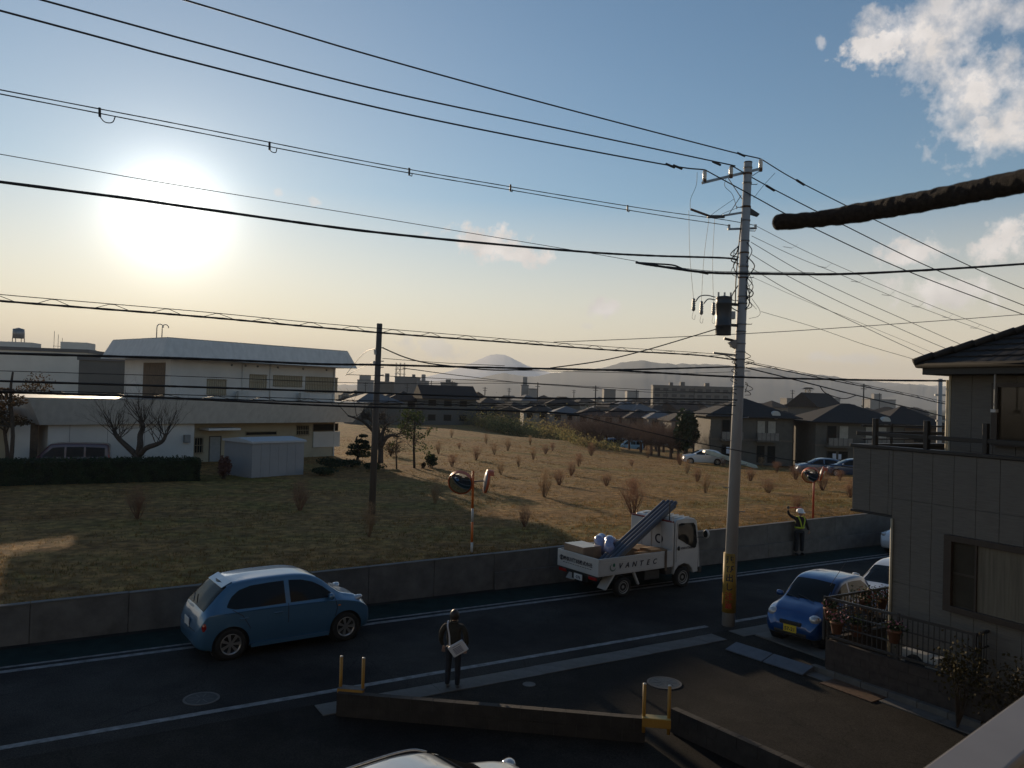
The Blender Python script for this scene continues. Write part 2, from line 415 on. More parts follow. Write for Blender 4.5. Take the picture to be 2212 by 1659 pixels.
fo = struct('terrain', gridmesh(us, vs, _f), fm, True)

def strip(name, u0_, u1_, v0, v1, z, m, kind=True):
    mb = MB(); n = max(1, int((u1_ - u0_) / 4))
    for i in range(n + 1):
        u = u0_ + (u1_ - u0_) * i / n
        mb.v += [tuple(UV(u, v0, z)), tuple(UV(u, v1, z))]
    mb.f = [(2 * i, 2 * i + 2, 2 * i + 3, 2 * i + 1) for i in range(n)]
    if kind: return struct(name, mb, m)
    return part(name, mb, m, None)
strip('ground', -6000, 9000, -6000, 20.95, -.008, lane_as)
strip('road', -300, 500, 14.5, 20.8, -.004, asphalt)
strip('cycle_strip', -200, 300, 19.28, 20.45, 0, green_as)
UE = (lambda q: q.x * RS + q.y * RC)
ue = UE(G(1525, 1352)); ur = UE(G(1588, 1344))
strip('road_marking', -100, ue, 14.93, 15.09, .001, paint_w)
strip('road_marking', ur, 120, 14.93, 15.09, .001, paint_w)
strip('road_marking', -100, 160, 18.82, 18.98, .001, paint_w)
strip('road_marking', -100, 160, 19.13, 19.23, .004, paint_w)

# retaining wall of cast segments along the far side of the road
rw = thing('retaining_wall', 'long grey concrete retaining wall between the road and the dry field', 'wall', (0, 0, 0))
u = -14.0; k = 0; rng = random.Random(5)
while u < 62:
    L = 2.0; a, bq = u + .006, u + L - .006
    dz = rng.uniform(-.006, .006); dv = rng.uniform(-.004, .004)
    zt0, zt1 = topz(a) + dz, topz(bq) + dz
    mb = MB()
    vs_ = [UV(a, 20.70 + dv, -.05), UV(bq, 20.70 + dv, -.05), UV(bq, 20.86 + dv, -.05), UV(a, 20.86 + dv, -.05), UV(a, 20.70 + dv, zt0), UV(bq, 20.70 + dv, zt1), UV(bq, 20.86 + dv, zt1), UV(a, 20.86 + dv, zt0)]
    mb.add(vs_, [(0, 3, 2, 1), (4, 5, 6, 7), (0, 1, 5, 4), (1, 2, 6, 5), (2, 3, 7, 6), (3, 0, 4, 7)])
    part('concrete_segment', mb, concrete, rw, bevel=.008)
    mb = MB(); ct_ = .035
    vs_ = [UV(a, 20.685 + dv, zt0 + .002), UV(bq, 20.685 + dv, zt1 + .002), UV(bq, 20.875 + dv, zt1 + .002), UV(a, 20.875 + dv, zt0 + .002), UV(a, 20.685 + dv, zt0 + ct_), UV(bq, 20.685 + dv, zt1 + ct_), UV(bq, 20.875 + dv, zt1 + ct_), UV(a, 20.875 + dv, zt0 + ct_)]
    mb.add(vs_, [(0, 3, 2, 1), (4, 5, 6, 7), (0, 1, 5, 4), (1, 2, 6, 5), (2, 3, 7, 6), (3, 0, 4, 7)])
    part('sunlit_coping', mb, concrete_l, rw, bevel=.006)  # coping strip added to give the wall its sunlit top edge
    if u > 10:
        mb = MB(); zt = .52 + dz
        vs_ = [UV(a, 20.62, -.05), UV(bq, 20.62, -.05), UV(bq, 20.69, -.05), UV(a, 20.69, -.05), UV(a, 20.62, zt), UV(bq, 20.62, zt), UV(bq, 20.69, zt), UV(a, 20.69, zt)]
        mb.add(vs_, [(0, 3, 2, 1), (4, 5, 6, 7), (0, 1, 5, 4), (1, 2, 6, 5), (2, 3, 7, 6), (3, 0, 4, 7)])
        part('footing_block', mb, concrete_l, rw, bevel=.006)
    u += L
mb = MB(); cvs = []
for uu in range(-14, 63, 2):
    q0_, q1_ = UV(uu, 20.76, 0), UV(uu, 20.82, 0); zz_ = topz(uu) - .012; mb.v += [(q0_.x, q0_.y, -.1), (q0_.x, q0_.y, zz_), (q1_.x, q1_.y, zz_), (q1_.x, q1_.y, -.1)]
nn = len(mb.v) // 4; mb.f = [(4 * i + j, 4 * i + 4 + j, 4 * i + 5 + j, 4 * i + 1 + j) for i in range(nn - 1) for j in range(3)]
part('light_leak_filler', mb, concrete, rw)  # unseen strip added behind the gaps to block sun leaking through
# gutter slabs at the near edge of the road
gt = thing('gutter', 'row of pale concrete gutter slabs along the near road edge', 'gutter')
base = MB().box((.0, 0, -.04), (.594, .52, .006)); gme = base.mesh('slab', concrete)
gme2 = base.mesh('slab', concrete_l)
u = 4.6
while u < 26:
    if not (14.4 < u < 15.2):
        o = link('slab', gme if rng.random() < .7 else gme2, gt, Matrix.Translation(UV(u, 13.93, rng.uniform(-.004, .006))) @ Matrix.Rotation(R(90 - 59) + rng.uniform(-.004, .004), 4, 'Z'))
    u += .6
# lane edge on the right: kerb blocks, drain cover, ramp blocks, driveway
ka, kb = G(1803, 1467), G(2125, 1582); kd = (kb - ka).normalized(); kr = math.atan2(kd.y, kd.x)
kt = thing('kerb', 'dark concrete kerb blocks curving along the right side of the lane', 'kerb')
kme = MB().box((.005, 0, -.03), (.595, .15, .13)).mesh('kerb_block', concrete)
for i in range(-1, 14):
    q = ka + kd * (.6 * i)
    link('kerb_block', kme, kt, Matrix.Translation((q.x, q.y, rng.uniform(-.01, .005))) @ Matrix.Rotation(kr, 4, 'Z'), .012)
kn = Vector((kd.y, -kd.x, 0));
gs = thing('lane_gutter', 'flat worn gutter slabs beside the kerb blocks of the lane', 'gutter')
sme = MB().box((.004, -.32, -.03), (.596, -.006, .012)).mesh('slab', concrete_l)
for i in range(-2, 14):
    if i in (0, 1): continue
    q = ka + kd * (.6 * i)
    link('slab', sme, gs, Matrix.Translation((q.x, q.y, rng.uniform(-.004, .003))) @ Matrix.Rotation(kr, 4, 'Z'))
single('drain_cover', MB().box((0, -.52, -.02), (1.18, -.006, .014), Matrix.Translation(ka) @ Matrix.Rotation(kr, 4, 'Z')), rust, 'rectangular rusty drain cover in the lane gutter below the fence wall', 'drain cover')
ra, rb = G(1566, 1404), G(1735, 1460); rd = (rb - ra).normalized(); rr_ = math.atan2(rd.y, rd.x); rl = (rb - ra).length
rmp = thing('kerb_ramp', 'bluish grey kerb ramp blocks at the mouth of the driveway', 'ramp')
ramp_m = mat('ramp_plastic', (.085, .10, .125), .7, var=.15, scale=5)
for i in range(2):
    part('ramp_block', MB().prism([(0, 0), (0, .03), (.42, .13), (.42, 0)], rl / 2 * i + .01, rl / 2 * (i + 1) - .01, 'x'), ramp_m, rmp, T=Matrix.Translation(ra) @ Matrix.Rotation(rr_, 4, 'Z'), bevel=.01)
dv_ = MB(); q = [UV(15.75, 13.9, .03), UV(15.75, 10.6, .03), UV(26, 10.6, .03), UV(26, 13.9, .03)]
dv_.add([tuple(x) for x in q] + [tuple(x - Vector((0, 0, .06))) for x in q], [(0, 1, 2, 3), (0, 4, 5, 1), (1, 5, 6, 2), (2, 6, 7, 3), (3, 7, 4, 0)])
struct('driveway', dv_, concrete)
# man-holes
def manhole(c, r, m, label, z=.006, ring=True):
    t_ = thing('manhole_cover', label, 'manhole cover', c)
    mb = MB()
    if ring:
        part('rim', MB().lathe([(r * 1.0, -.02), (r * 1.0, z), (r * .87, z), (r * .87, -.02)], 40), concrete_l, t_)
    part('lid', MB().lathe([(0.001, -.02), (r * .85, -.02), (r * .85, z - .002), (.001, z - .001)], 40), m, t_)
    for i in range(8):
        a = i * math.pi / 4
        mb.box((r * .2, -.012, z - .002), (r * .7, .012, z + .002), Matrix.Rotation(a, 4, 'Z'))
    if ring: part('tread_rib', mb, darkm, t_)
manhole(G(1435, 1475), .36, M_('iron_lid', (.04, .042, .04), .6, var=.3, scale=20), 'large round manhole cover with a pale rim in the side lane')
manhole(G(1143, 1478), .155, concrete_l, 'small pale round cover in the lane behind the woman', ring=False)
manhole(G(435, 1509), .33, M_('dark_lid', (.03, .03, .031), .7, var=.3, scale=20), 'dark round manhole cover on the road at lower left')

# low block walls round the parking place and their yellow posts
def block_wall(name, label, a, b_, h, th=.12, courses=2, bl=.4, m=concrete, m2=None, lab=None, z0=0):
    d = (b_ - a); L = d.length; d.normalize(); rz = math.atan2(d.y, d.x)
    w = thing(name, label, 'wall', (a.x, a.y, z0), rz)
    ch = h / courses; n = int(round(L / bl)); bl = L / n
    for c_ in range(courses):
        off = (c_ % 2) * bl / 2
        edges = [0] + [min(L, off + bl * i) for i in range(1 if off == 0 else 0, n + 1) if 0 < off + bl * i < L] + [L]
        for i in range(len(edges) - 1):
            if edges[i + 1] - edges[i] < .03: continue
            dy = rng.uniform(-.002, .002)
            mm = m
            part('block', MB().box((edges[i] + .004, dy, ch * c_ + .004), (edges[i + 1] - .004, th + dy, ch * (c_ + 1) - .002)), mm, w)
    mb = MB().box((.01, .012, 0), (L - .01, th - .012, h - .012)); part('mortar', mb, M_('mortar', (.06, .055, .05), .95, var=.2, scale=6), w)
    return w
wa, wb = G(727, 1497, .42), G(1395, 1553, .42)
lowm = M_('dark_block', (.028, .024, .021), .9, var=.35, scale=4, bump=.4)
block_wall('low_wall', 'low dark block wall between the side lane and the parking place', wa, wb, .42, .14, 2, .4, lowm, concrete_l)
wc, wd = G(1449, 1530, .42), G(1760, 1668, .42)
block_wall('low_wall', 'low dark block wall running down to the right beside the side lane', wc, wd, .42, .14, 2, .4, lowm, concrete_l)
def saddle(c, rz, label, hp, plate_m):
    t_ = thing('guard_post', label, 'guard post', c, rz)
    for x in (-.21, .21):
        part('post', MB().tube([(x, 0, -.25), (x, 0, hp)], .03, 10), yel_post, t_, True)
        part('cap', MB().lathe([(.001, hp + .012), (.028, hp + .004), (.031, hp - .01), (.001, hp - .02)][::-1], 10, Matrix.Translation((x, 0, 0))), plate_w, t_, True)
    part('cross_plate', MB().box((-.24, -.09, -.0), (.24, .09, .03)), plate_m, t_, bevel=.006)
    part('front_plate', MB().box((-.24, -.10, -.12), (.24, -.092, .02)), yel_post, t_)
wdir = math.atan2((wb - wa).y, (wb - wa).x)
s1 = G(758, 1493, .42); saddle((s1.x, s1.y + .06, .44), wdir, 'pair of yellow guard posts astride the left end of the low wall', .58, concrete_l)
s2 = G(1419, 1558, .42); saddle((s2.x, s2.y + .06, .44), wdir, 'pair of yellow guard posts astride the right end of the low wall', .58, M_('yellow_plate_paint', (.33, .24, .06), .5))

# grass tufts of the field
def tuft_mesh(n, u_r, v_r, h_r, seed, px):
    r = np.random.default_rng(seed)
    U = r.uniform(*u_r, n); Vv = v_r[0] + (v_r[1] - v_r[0]) * (r.uniform(0, 1, n) ** 1.9)
    X = U * RS - Vv * RC; Y = U * RC + Vv * RS
    ok = (np.abs(X / np.maximum(Y, 1)) < .72) & (Y > 15)
    X, Y = X[ok], Y[ok]; n = len(X)
    Z = np.concatenate([hza(X[i:i + 20000], Y[i:i + 20000]) for i in range(0, n, 20000)])
    vs_ = []; 
    K = 4
    a = r.uniform(0, 2 * np.pi, (n, K)); h = r.uniform(*h_r, (n, K)); w = h * .16; lean = r.uniform(.1, .9, (n, K)) * h
    ox = r.normal(0, .05, (n, K)); oy = r.normal(0, .05, (n, K))
    cx = X[:, None] + ox; cy = Y[:, None] + oy; cz = np.repeat((Z - .02)[:, None], K, 1)
    la = r.uniform(0, 2 * np.pi, (n, K))
    p1 = np.stack([cx + np.cos(a) * w, cy + np.sin(a) * w, cz], -1); p2 = np.stack([cx - np.cos(a) * w, cy - np.sin(a) * w, cz], -1)
    p3 = np.stack([cx + np.cos(la) * lean, cy + np.sin(la) * lean, cz + h], -1)
    vv = np.stack([p1, p2, p3], 2).reshape(-1, 3)
    me = bpy.data.meshes.new('grass_tufts'); nt_ = len(vv) // 3
    me.vertices.add(len(vv)); me.vertices.foreach_set('co', vv.ravel().astype(np.float32))
    me.loops.add(nt_ * 3); me.loops.foreach_set('vertex_index', np.arange(nt_ * 3, dtype=np.int32))
    me.polygons.add(nt_); me.polygons.foreach_set('loop_start', np.arange(0, nt_ * 3, 3, dtype=np.int32)); me.polygons.foreach_set('loop_total', np.full(nt_, 3, dtype=np.int32))
    me.update(); me.validate()
    return me
gm = M_('dry_grass_blades', (.22, .135, .056), .9, var=.35, scale=.6, spec=.1, detail=8, tl=.45)
gm2 = M_('green_grass_blades', (.09, .095, .028), .9, var=.4, scale=.6, spec=.1, detail=8, tl=.45)
for nm, n, ur_, vr_, hr_, sd, mm in (('dry_grass', 70000, (-25, 75), (20.95, 85), (.04, .11), 1, gm), ('winter_weeds', 12000, (-20, 60), (20.95, 50), (.03, .09), 2, gm2)):
    me = tuft_mesh(n, ur_, vr_, hr_, sd, 0); me.materials.append(mm)
    o = link(nm, me); tag(o, 'short dry brown grass covering the field' if nm == 'dry_grass' else 'low green winter weeds scattered in the dry grass', 'grass'); stuff(o)

# ------------------------------------------------------------------ white two-storey building at left
# local x runs along the facade towards azimuth 40, local y away from us
BO = Vector((-12.6, 59.3, .8)); BA = R(50); bx = Vector((math.cos(BA), math.sin(BA), 0)); by = Vector((-math.sin(BA), math.cos(BA), 0))
def BL(x, y, yoff=0.0):                                     # pixel -> local (x, z) on a facade plane set back by yoff
    q = PL(x, y, BO + by * yoff, by); q = q - BO
    return q.dot(bx), q.z
wbld = thing('white_building', 'large white two storey building with sloping parapet roofs behind the hedge', 'building', BO, BA)
lx0 = BL(70, 912)[0]
def wallbox(name, x0, x1, y0, y1, z0, z1, m): return part(name, MB().box((x0, y0, z0), (x1, y1, z1)), m, wbld)
x_step = BL(419, 950)[0]
wallbox('wall', lx0 + .8, x_step, 0, 9, 0, 2.8, white_wall)
wallbox('wall', x_step, 0, 1.0, 9, 0, 2.8, yel_wall)  # cream tone paints warm shaded light onto this recessed white wall
def frustum(x0, x1, y0, y1, z0, z1, f0, f1):               # flare f0 at z0, f1 at z1
    mb = MB(); c = []
    for z, f in ((z0, f0), (z1, f1)):
        c += [(x0 - f, y0 - f, z), (x1 + f, y0 - f, z), (x1 + f, y1 + f, z), (x0 - f, y1 + f, z)]
    return mb.add(c, [(0, 3, 2, 1), (4, 5, 6, 7), (0, 1, 5, 4), (1, 2, 6, 5), (2, 3, 7, 6), (3, 0, 4, 7)])
part('parapet', frustum(lx0 + .6, .25, 0, 9.2, 2.68, 4.15, .35, 1.25), white_fascia, wbld)
ux0 = BL(369, 800, .9)[0]
uy0, uy1 = .9, 7.4
wallbox('upper_wall', ux0, -.2, uy0, uy1, 4.1, 7.0, white_wall)
part('roof_parapet', frustum(ux0, -.2, uy0, uy1, 6.75, 8.02, 1.15, .62), white_fascia, wbld)
part('roof_edge_strip', frustum(ux0, -.2, uy0, uy1, 8.024, 8.06, .60, .60), M_('roof_sheet', (.25, .24, .22), .5), wbld)
def win(name, px0, py0, px1, py1, yoff, m=glass_d, fr=white_wall, bars=0, barm=None, rec=.05):
    x0, z1 = BL(px0, py0, yoff); x1, z0 = BL(px1, py1, yoff)
    y = yoff
    f = part(name, MB().box((x0, y - .03, z0), (x1, y - .004, z0 + .06)).box((x0, y - .03, z1 - .06), (x1, y - .004, z1)).box((x0, y - .03, z0 + .06), (x0 + .06, y - .004, z1 - .06)).box((x1 - .06, y - .03, z0 + .06), (x1, y - .004, z1 - .06)), fr, wbld)
    part('pane', MB().box((x0 + .06, y - .012, z0 + .06), (x1 - .06, y - .006, z1 - .06)), m, f)
    if bars:
        n = int((x1 - x0) / .14); mb = MB()
        for i in range(1, n): mb.tube([(x0 + (x1 - x0) * i / n, y - .12, z0 - .05), (x0 + (x1 - x0) * i / n, y - .12, z1 + .02)], .018, 4)
        for z in (z0 + .05, (z0 + z1) / 2, z1 - .05): mb.box((x0, y - .14, z - .02), (x1, y - .105, z + .02))
        part('window_bars', mb, barm or yel_wall, f)
    return f
tan = M_('tan_frame', (.25, .21, .14), .7, var=.15); blind = M_('pale_blind', (.38, .33, .24), .8, var=.1, scale=9)
for (a, b1, c, d) in ((447, 818, 488, 853), (539, 808, 575, 842), (590, 810, 652, 836), (660, 813, 728, 848)):
    win('window', a, b1, c, d, .9, blind, tan, 1, tan)
win('window', 419, 944, 439, 979, 1.0, glass_d, tan, 1, tan)
win('door', 452, 942, 476, 1000, 1.0, M_('door_glass', (.20, .22, .23), .4), frame_d)
win('window', 530, 932, 598, 940, 1.0, glass_d, tan)
win('window', 640, 918, 668, 940, 1.0, glass_d, tan, 1, tan)
win('window', 676, 915, 730, 931, 1.0, glass_d, brown_m)
x0, z1 = BL(676, 933, 1.0); x1, z0 = BL(732, 964, 1.0)
sh = part('shutter', MB().box((x0, .93, z0), (x1, .97, z1)), white_wall, wbld)
mb = MB()
for i in range(14): mb.box((x0, .90, z0 + (z1 - z0) * i / 14), (x1, .925, z0 + (z1 - z0) * (i + .6) / 14))
part('shutter_slats', mb, white_wall, sh)
x0, z1 = BL(444, 927, 0.2); x1, _ = BL(513, 927, .2)
part('door_canopy', MB().box((x0, -.2, z1 - .08), (x1, .995, z1 + .06)), white_fascia, wbld)
x0, z1 = BL(396, 939); x1, z0 = BL(408, 956)
ac = part('meter_box', MB().box((x0, -.22, z0), (x1, -.005, z1)), M_('meter_box', (.2, .2, .2), .6), wbld, bevel=.02)
part('drain_pipe', MB().tube([(-.12, .93, 0), (-.12, .93, 2.8)], .05, 6), white_wall, wbld)
part('drain_pipe', MB().tube([(-.35, .84, 4.2), (-.35, .84, 6.9)], .05, 6), white_wall, wbld)
for zz in (415, 445, 560, 580): pass
# left face of the upper storey: a brown window with vertical boards
part('window', MB().box((ux0 - .03, 1.6, 4.3), (ux0 - .004, 4.6, 6.5)), brown_m, wbld)
# piers of the ground floor
for px_a, px_b, m in ((-40, 18, yel_wall), (18, 64, white_wall), (64, 86, brown_m)):
    x0 = BL(px_a, 950)[0]; x1 = BL(px_b, 950)[0]
    wallbox('pier', x0 + .02, min(x1, lx0 + .78) if px_b > 80 else x1 - .02, -.1 if m is white_wall else .25, 1.6, 0, 2.75, m)
part('parapet', frustum(lx0 - 9, lx0 - 1.6, 1.4, 9.2, 2.68, 3.6, .35, .9), white_fascia, wbld)
# ladder hoops on the roof
x0 = BL(330, 735, 3)[0]
for dx in (0, .35):
    pts = [(x0 + dx, 2.5, 8.0), (x0 + dx, 2.5, 8.75)] + [(x0 + dx + .22 - .22 * math.cos(a), 2.5, 8.75 + .25 * math.sin(a)) for a in (R(30), R(60), R(90), R(120), R(150), R(172))]
    part('ladder_rail', MB().tube(pts, .03, 6), greym, wbld, True)
# spotlights under the upper eave
for i, px in enumerate((150, 232, 312)):
    x0 = BL(px, 950)[0]; part('wall_joint', MB().box((x0 - .012, -.006, 0), (x0 + .012, -.001, 2.66)), M_('joint_grey', (.20, .19, .18), .9), wbld)
for px in (500, 530, 556, 600, 655, 705):
    x0 = BL(px, 800, .9)[0]; part('vent_cap', MB().lathe([(.01, .06), (.07, .05), (.08, 0)], 10, Matrix.Translation((x0, .895, 6.55)) @ Matrix.Rotation(R(90), 4, 'X')), greym, wbld, True)
part('parapet_flashing', frustum(lx0 + .6, .25, 0, 9.2, 4.152, 4.19, 1.26, 1.26), greym, wbld)
for px in (505, 640):
    x0 = BL(px, 850, .9)[0]; o_ = part('outdoor_unit', MB().box((x0, .30, 4.21), (x0 + .75, .62, 4.80)), M_('unit_grey', (.4, .4, .38), .5), wbld, bevel=.02)
for px in (523, 583):
    x0 = BL(px, 820, .9)[0]; part('drain_pipe', MB().tube([(x0, .84, 4.2), (x0, .84, 6.75)], .04, 6), white_wall, wbld, True)
# garden shed
so = FG(543, 1033); sz = so.z - .02
sh_az = R(50)
shed = thing('storage_shed', 'plain pale grey storage shed with a low pitched roof beside the white building', 'shed', (so.x, so.y, sz), sh_az)
shm = M_('shed_sheet', (.24, .245, .26), .5, var=.06, scale=1); 
sL = 3.4; sD = 2.9; sHt = 2.05
part('wall', MB().box((0, 0, 0), (sL, sD, sHt - .12)), shm, shed)
part('roof', MB().prism([(-.1, sHt - .11), (-.1, sHt + .0), (sD / 2, sHt + .16), (sD + .1, sHt), (sD + .1, sHt - .11)], -.1, sL + .1, 'x'), M_('shed_roof', (.40, .41, .43), .5, var=.05), shed)
mb = MB()
for i in range(1, 6): mb.box((sL * i / 6 - .012, -.014, .05), (sL * i / 6 + .012, -.002, sHt - .15))
part('panel_ribs', mb, shm, shed)
# hedge
def leaf_cloud(mb, n, fn, s, r):
    for _ in range(n):
        c = Vector(fn(r)); a = Vector((r.gauss(0, 1), r.gauss(0, 1), r.gauss(0, 1))).normalized(); b_ = a.orthogonal().normalized()
        b_ = (Matrix.Rotation(r.uniform(0, 6.28), 3, a) @ b_); c2_ = a.cross(b_); q = s * r.uniform(.6, 1.4)
        mb.add([c - b_ * q, c + c2_ * q * .6, c + b_ * q, c - c2_ * q * .6], [(0, 1, 2, 3)])
r7 = random.Random(7)
h0 = FG(-60, 1052); h1 = FG(428, 1040); hd = (h1 - h0); hL = hd.length; hrz = math.atan2(hd.y, hd.x)
hed = thing('hedge', 'long dark clipped hedge in front of the white building', 'hedge', (h0.x, h0.y, .8), hrz)
core = MB().box((0, .12, 0), (hL, 1.3, 1.12)); part('inner_growth', core, leafd, hed)
mb = MB()
def _hp(r):
    k = r.random()
    if k < .5: return (r.uniform(0, hL), r.gauss(.08, .06), r.uniform(0, 1.2))
    if k < .85: return (r.uniform(0, hL), r.uniform(0, 1.35), r.gauss(1.17, .06))
    return (hL + r.gauss(0, .06), r.uniform(0, 1.3), r.uniform(0, 1.2))
leaf_cloud(mb, 9000, _hp, .06, r7); o = part('foliage', mb, leafd, hed)
# ------------------------------------------------------------------ vegetation
def branch(mb, p, d, L, r, lv, rg, spread=.6, up=.15, kids_=(3, 4), tips=None, seg=4, wob=.14, shrink=.68, n=4):
    pts = [Vector(p)]; dd = Vector(d).normalized()
    for i in range(seg):
        dd = (dd + Vector((rg.gauss(0, wob), rg.gauss(0, wob), rg.gauss(0, wob) + up * .3))).normalized()
        pts.append(pts[-1] + dd * (L / seg))
    rs = [r * (1 - .45 * i / seg) for i in range(seg + 1)]
    mb.tube(pts, rs, n if lv > 0 else 3, False)
    if lv == 0:
        if tips is not None: tips.append(pts[-1]); tips.append(pts[-2])
        return
    for k_ in range(rg.randint(*kids_)):
        i = rg.randint(max(1, seg - 3), seg); q = pts[i]
        a = dd.orthogonal().normalized(); a = Matrix.Rotation(rg.uniform(0, 6.28), 3, dd) @ a
        nd = (dd * (1 - spread * .5) + a * spread * rg.uniform(.6, 1.3) + Vector((0, 0, up))).normalized()
        branch(mb, q, nd, L * shrink * rg.uniform(.8, 1.15), rs[i] * .62, lv - 1, rg, spread, up, kids_, tips, max(2, seg - 1), wob, shrink, max(3, n - 1))
def sliver(mb, n, fn, L, w, r):
    for _ in range(n):
        c = Vector(fn(r)); d = Vector((r.gauss(0, .5), r.gauss(0, .5), 1)).normalized() * L * r.uniform(.5, 1.3); o_ = d.orthogonal().normalized() * w
        o_ = Matrix.Rotation(r.uniform(0, 6.28), 3, d.normalized()) @ o_
        mb.add([c - o_, c + o_, c + d], [(0, 1, 2)])
def shrub_mesh(seed, h=1.35, w=.5, n=26):
    rg = random.Random(seed); mb = MB()
    for i in range(n):
        a = rg.uniform(0, 6.28); s_ = rg.uniform(.1, 1) * w
        d = Vector((math.cos(a) * s_, math.sin(a) * s_, 1)).normalized()
        branch(mb, (math.cos(a) * .05, math.sin(a) * .05, -.03), d, h * rg.uniform(.45, .62), .013, 2, rg, .42, .25, (2, 3), None, 3, .1, .62, 3)
    sliver(mb, 850, lambda r: (r.gauss(0, w * .42) * (.4 + r.random()), r.gauss(0, w * .42) * (.4 + r.random()), h * (.35 + .6 * r.random())), .16, .004, rg)
    return mb
shm_ = [shrub_mesh(11, 1.3, .55).mesh('shrub', twig), shrub_mesh(12, 1.5, .35, 18).mesh('shrub', twig2), shrub_mesh(13, 1.2, .7, 28).mesh('shrub', twig),
        shrub_mesh(14, 1.4, .5, 20).mesh('shrub', twig2), shrub_mesh(15, .9, .5, 16).mesh('shrub', twig)]
SH = [(925, 939), (975, 946), (947, 981), (992, 970), (1028, 994), (1068, 982), (1097, 974), (1120, 1009), (1152, 994), (1178, 981), (1193, 974), (977, 1009), (1082, 1026),
      (1234, 1027), (1251, 1008), (1277, 985), (1365, 1008), (1208, 1048), (1176, 1075), (1369, 1068), (1469, 1005), (1484, 1023), (1524, 1066), (1506, 1040), (1562, 1008), (1540, 999),
      (1645, 1010), (1678, 1021), (1620, 1040), (1659, 1066), (1719, 1036), (1814, 1038), (1777, 1060), (940, 1088), (1133, 1138), (1368, 1112), (648, 1102), (797, 1160), (298, 1120),
      (1722, 1103), (1836, 1075), (1310, 1050), (1050, 958), (1400, 990), (1748, 1010), (1145, 962), (880, 950)]
rows = [(0, 966, 'farthest'), (966, 1000, 'second'), (1000, 1030, 'middle'), (1030, 1062, 'fourth'), (1062, 1300, 'nearest')]
ORD = ['first', 'second', 'third', 'fourth', 'fifth', 'sixth', 'seventh', 'eighth', 'ninth', 'tenth', 'eleventh', 'twelfth', 'thirteenth', 'fourteenth', 'fifteenth', 'sixteenth', 'seventeenth', 'eighteenth']
rg = random.Random(3)
for lo, hi, nm in rows:
    grp = sorted([s for s in SH if lo <= s[1] < hi])
    for i, (x, y) in enumerate(grp):
        q = FG(x, y); k = rg.randint(0, 4); big_ = (x, y) in ((1251, 1008), (1368, 1112), (1176, 1075), (977, 1009), (1234, 1027))
        s_ = rg.uniform(.6, 1.05) * (1.3 if big_ else 1.0)
        o = link('shrub', shm_[k], None, Matrix.Translation(q) @ Matrix.Rotation(rg.uniform(0, 6.28), 4, 'Z') @ Matrix.Diagonal((s_, s_, s_ * rg.uniform(.85, 1.15), 1)))
        tag(o, f'bare twiggy shrub, {ORD[i]} from the left in the {nm} row on the dry field', 'shrub', 'bare shrubs planted over the dry field')

def tree(name, label, cat, loc, trunk_mb, crown_mb, crown_mat, tm=bark, group=None, rz=0, crown_name='crown'):
    t_ = thing(name, label, cat, loc, rz, group)
    part('trunk', trunk_mb, tm, t_, True)
    if crown_mb: part(crown_name, crown_mb, crown_mat, t_)
    return t_
# bare pollarded tree behind the hedge
rg = random.Random(21); tb = MB(); tips = []
tb.tube(catmull([(0, 0, 0), (.02, 0, .7), (-.05, 0, 1.3)], 3), [.24, .23, .22, .22, .21, .21, .2], 8)
q0 = FG(297, 1046); Yt = 42.5; q0 = P(297, 1040, Yt); q0.z = .8
def tpt(px, py, dy=0): 
    q = P(px, py, Yt + dy); return q - q0
def limb(pp, rr, side):
    pts = catmull([tpt(*a) for a in pp], 3); n = len(pts)
    tb.tube(pts, [rr[0] + (rr[1] - rr[0]) * i / (n - 1) for i in range(n)], 6)
    return pts
l1 = limb([(297, 985), (272, 962, .2), (252, 942, .3), (246, 926, .4)], (.17, .09), 0)
l2 = limb([(299, 985), (303, 960), (303, 940, .3), (309, 922, .3), (304, 905, .4)], (.20, .10), 0)
l3 = limb([(300, 985), (316, 968, -.2), (338, 960, -.3), (352, 952, -.2), (360, 936, -.1)], (.17, .08), 0)
for pts in (l1, l2, l3):
    for k_ in range(17):
        q = pts[rg.randint(len(pts) // 2, len(pts) - 1)]
        branch(tb, q, (rg.gauss(0, .7), rg.gauss(0, .4), 1), rg.uniform(.8, 1.5), .024, 3, rg, .5, .2, (2, 3), None, 4, .12, .7)
tree('bare_tree', 'bare pollarded tree with three thick limbs against the white building wall', 'tree', q0, tb, None, None)
# conical sparse tree, gnarled bare tree and clipped pine by the left pole
def sparse_tree(px, py, h, seed, label, leaf, dens, spread=.75, lv=3, leafs=.07, name='tree', n0=None):
    q = FG(px, py); rg = random.Random(seed); mb = MB(); tips = []
    mb.tube([(0, 0, -.05), (rg.uniform(-.1, .1), 0, h * .5), (rg.uniform(-.1, .1), .05, h * .95)], [h * .026, h * .02, h * .008], 6)
    for k_ in range(n0 or 16):
        z = h * rg.uniform(.32, .95); a = rg.uniform(0, 6.28); L = (h - z) * .45 + h * .10
        branch(mb, (0, 0, z), (math.cos(a), math.sin(a), .25), L, h * .008, lv - 1, rg, spread, .08, (2, 3), tips, 3, .15, .65)
    lm = None
    if dens:
        lm = MB(); 
        for p_ in tips: leaf_cloud(lm, dens, lambda r, p_=p_: (p_.x + r.gauss(0, .12), p_.y + r.gauss(0, .12), p_.z + r.gauss(0, .08)), leafs, rg)
    return tree(name, label, 'tree', q, mb, lm, leaf)
sparse_tree(895, 1012, 3.7, 31, 'thin upright tree with sparse green foliage right of the left pole', leafm, 5, n0=20)
sparse_tree(857, 1014, 2.3, 32, 'small bare tree between the left pole and the thin upright tree', None, 0, 1.0, name='bare_tree', n0=20)
rg = random.Random(33); mb = MB(); Yg = 50.0; q0 = P(822, 1000, Yg); q0.z = hz(q0.x, q0.y)
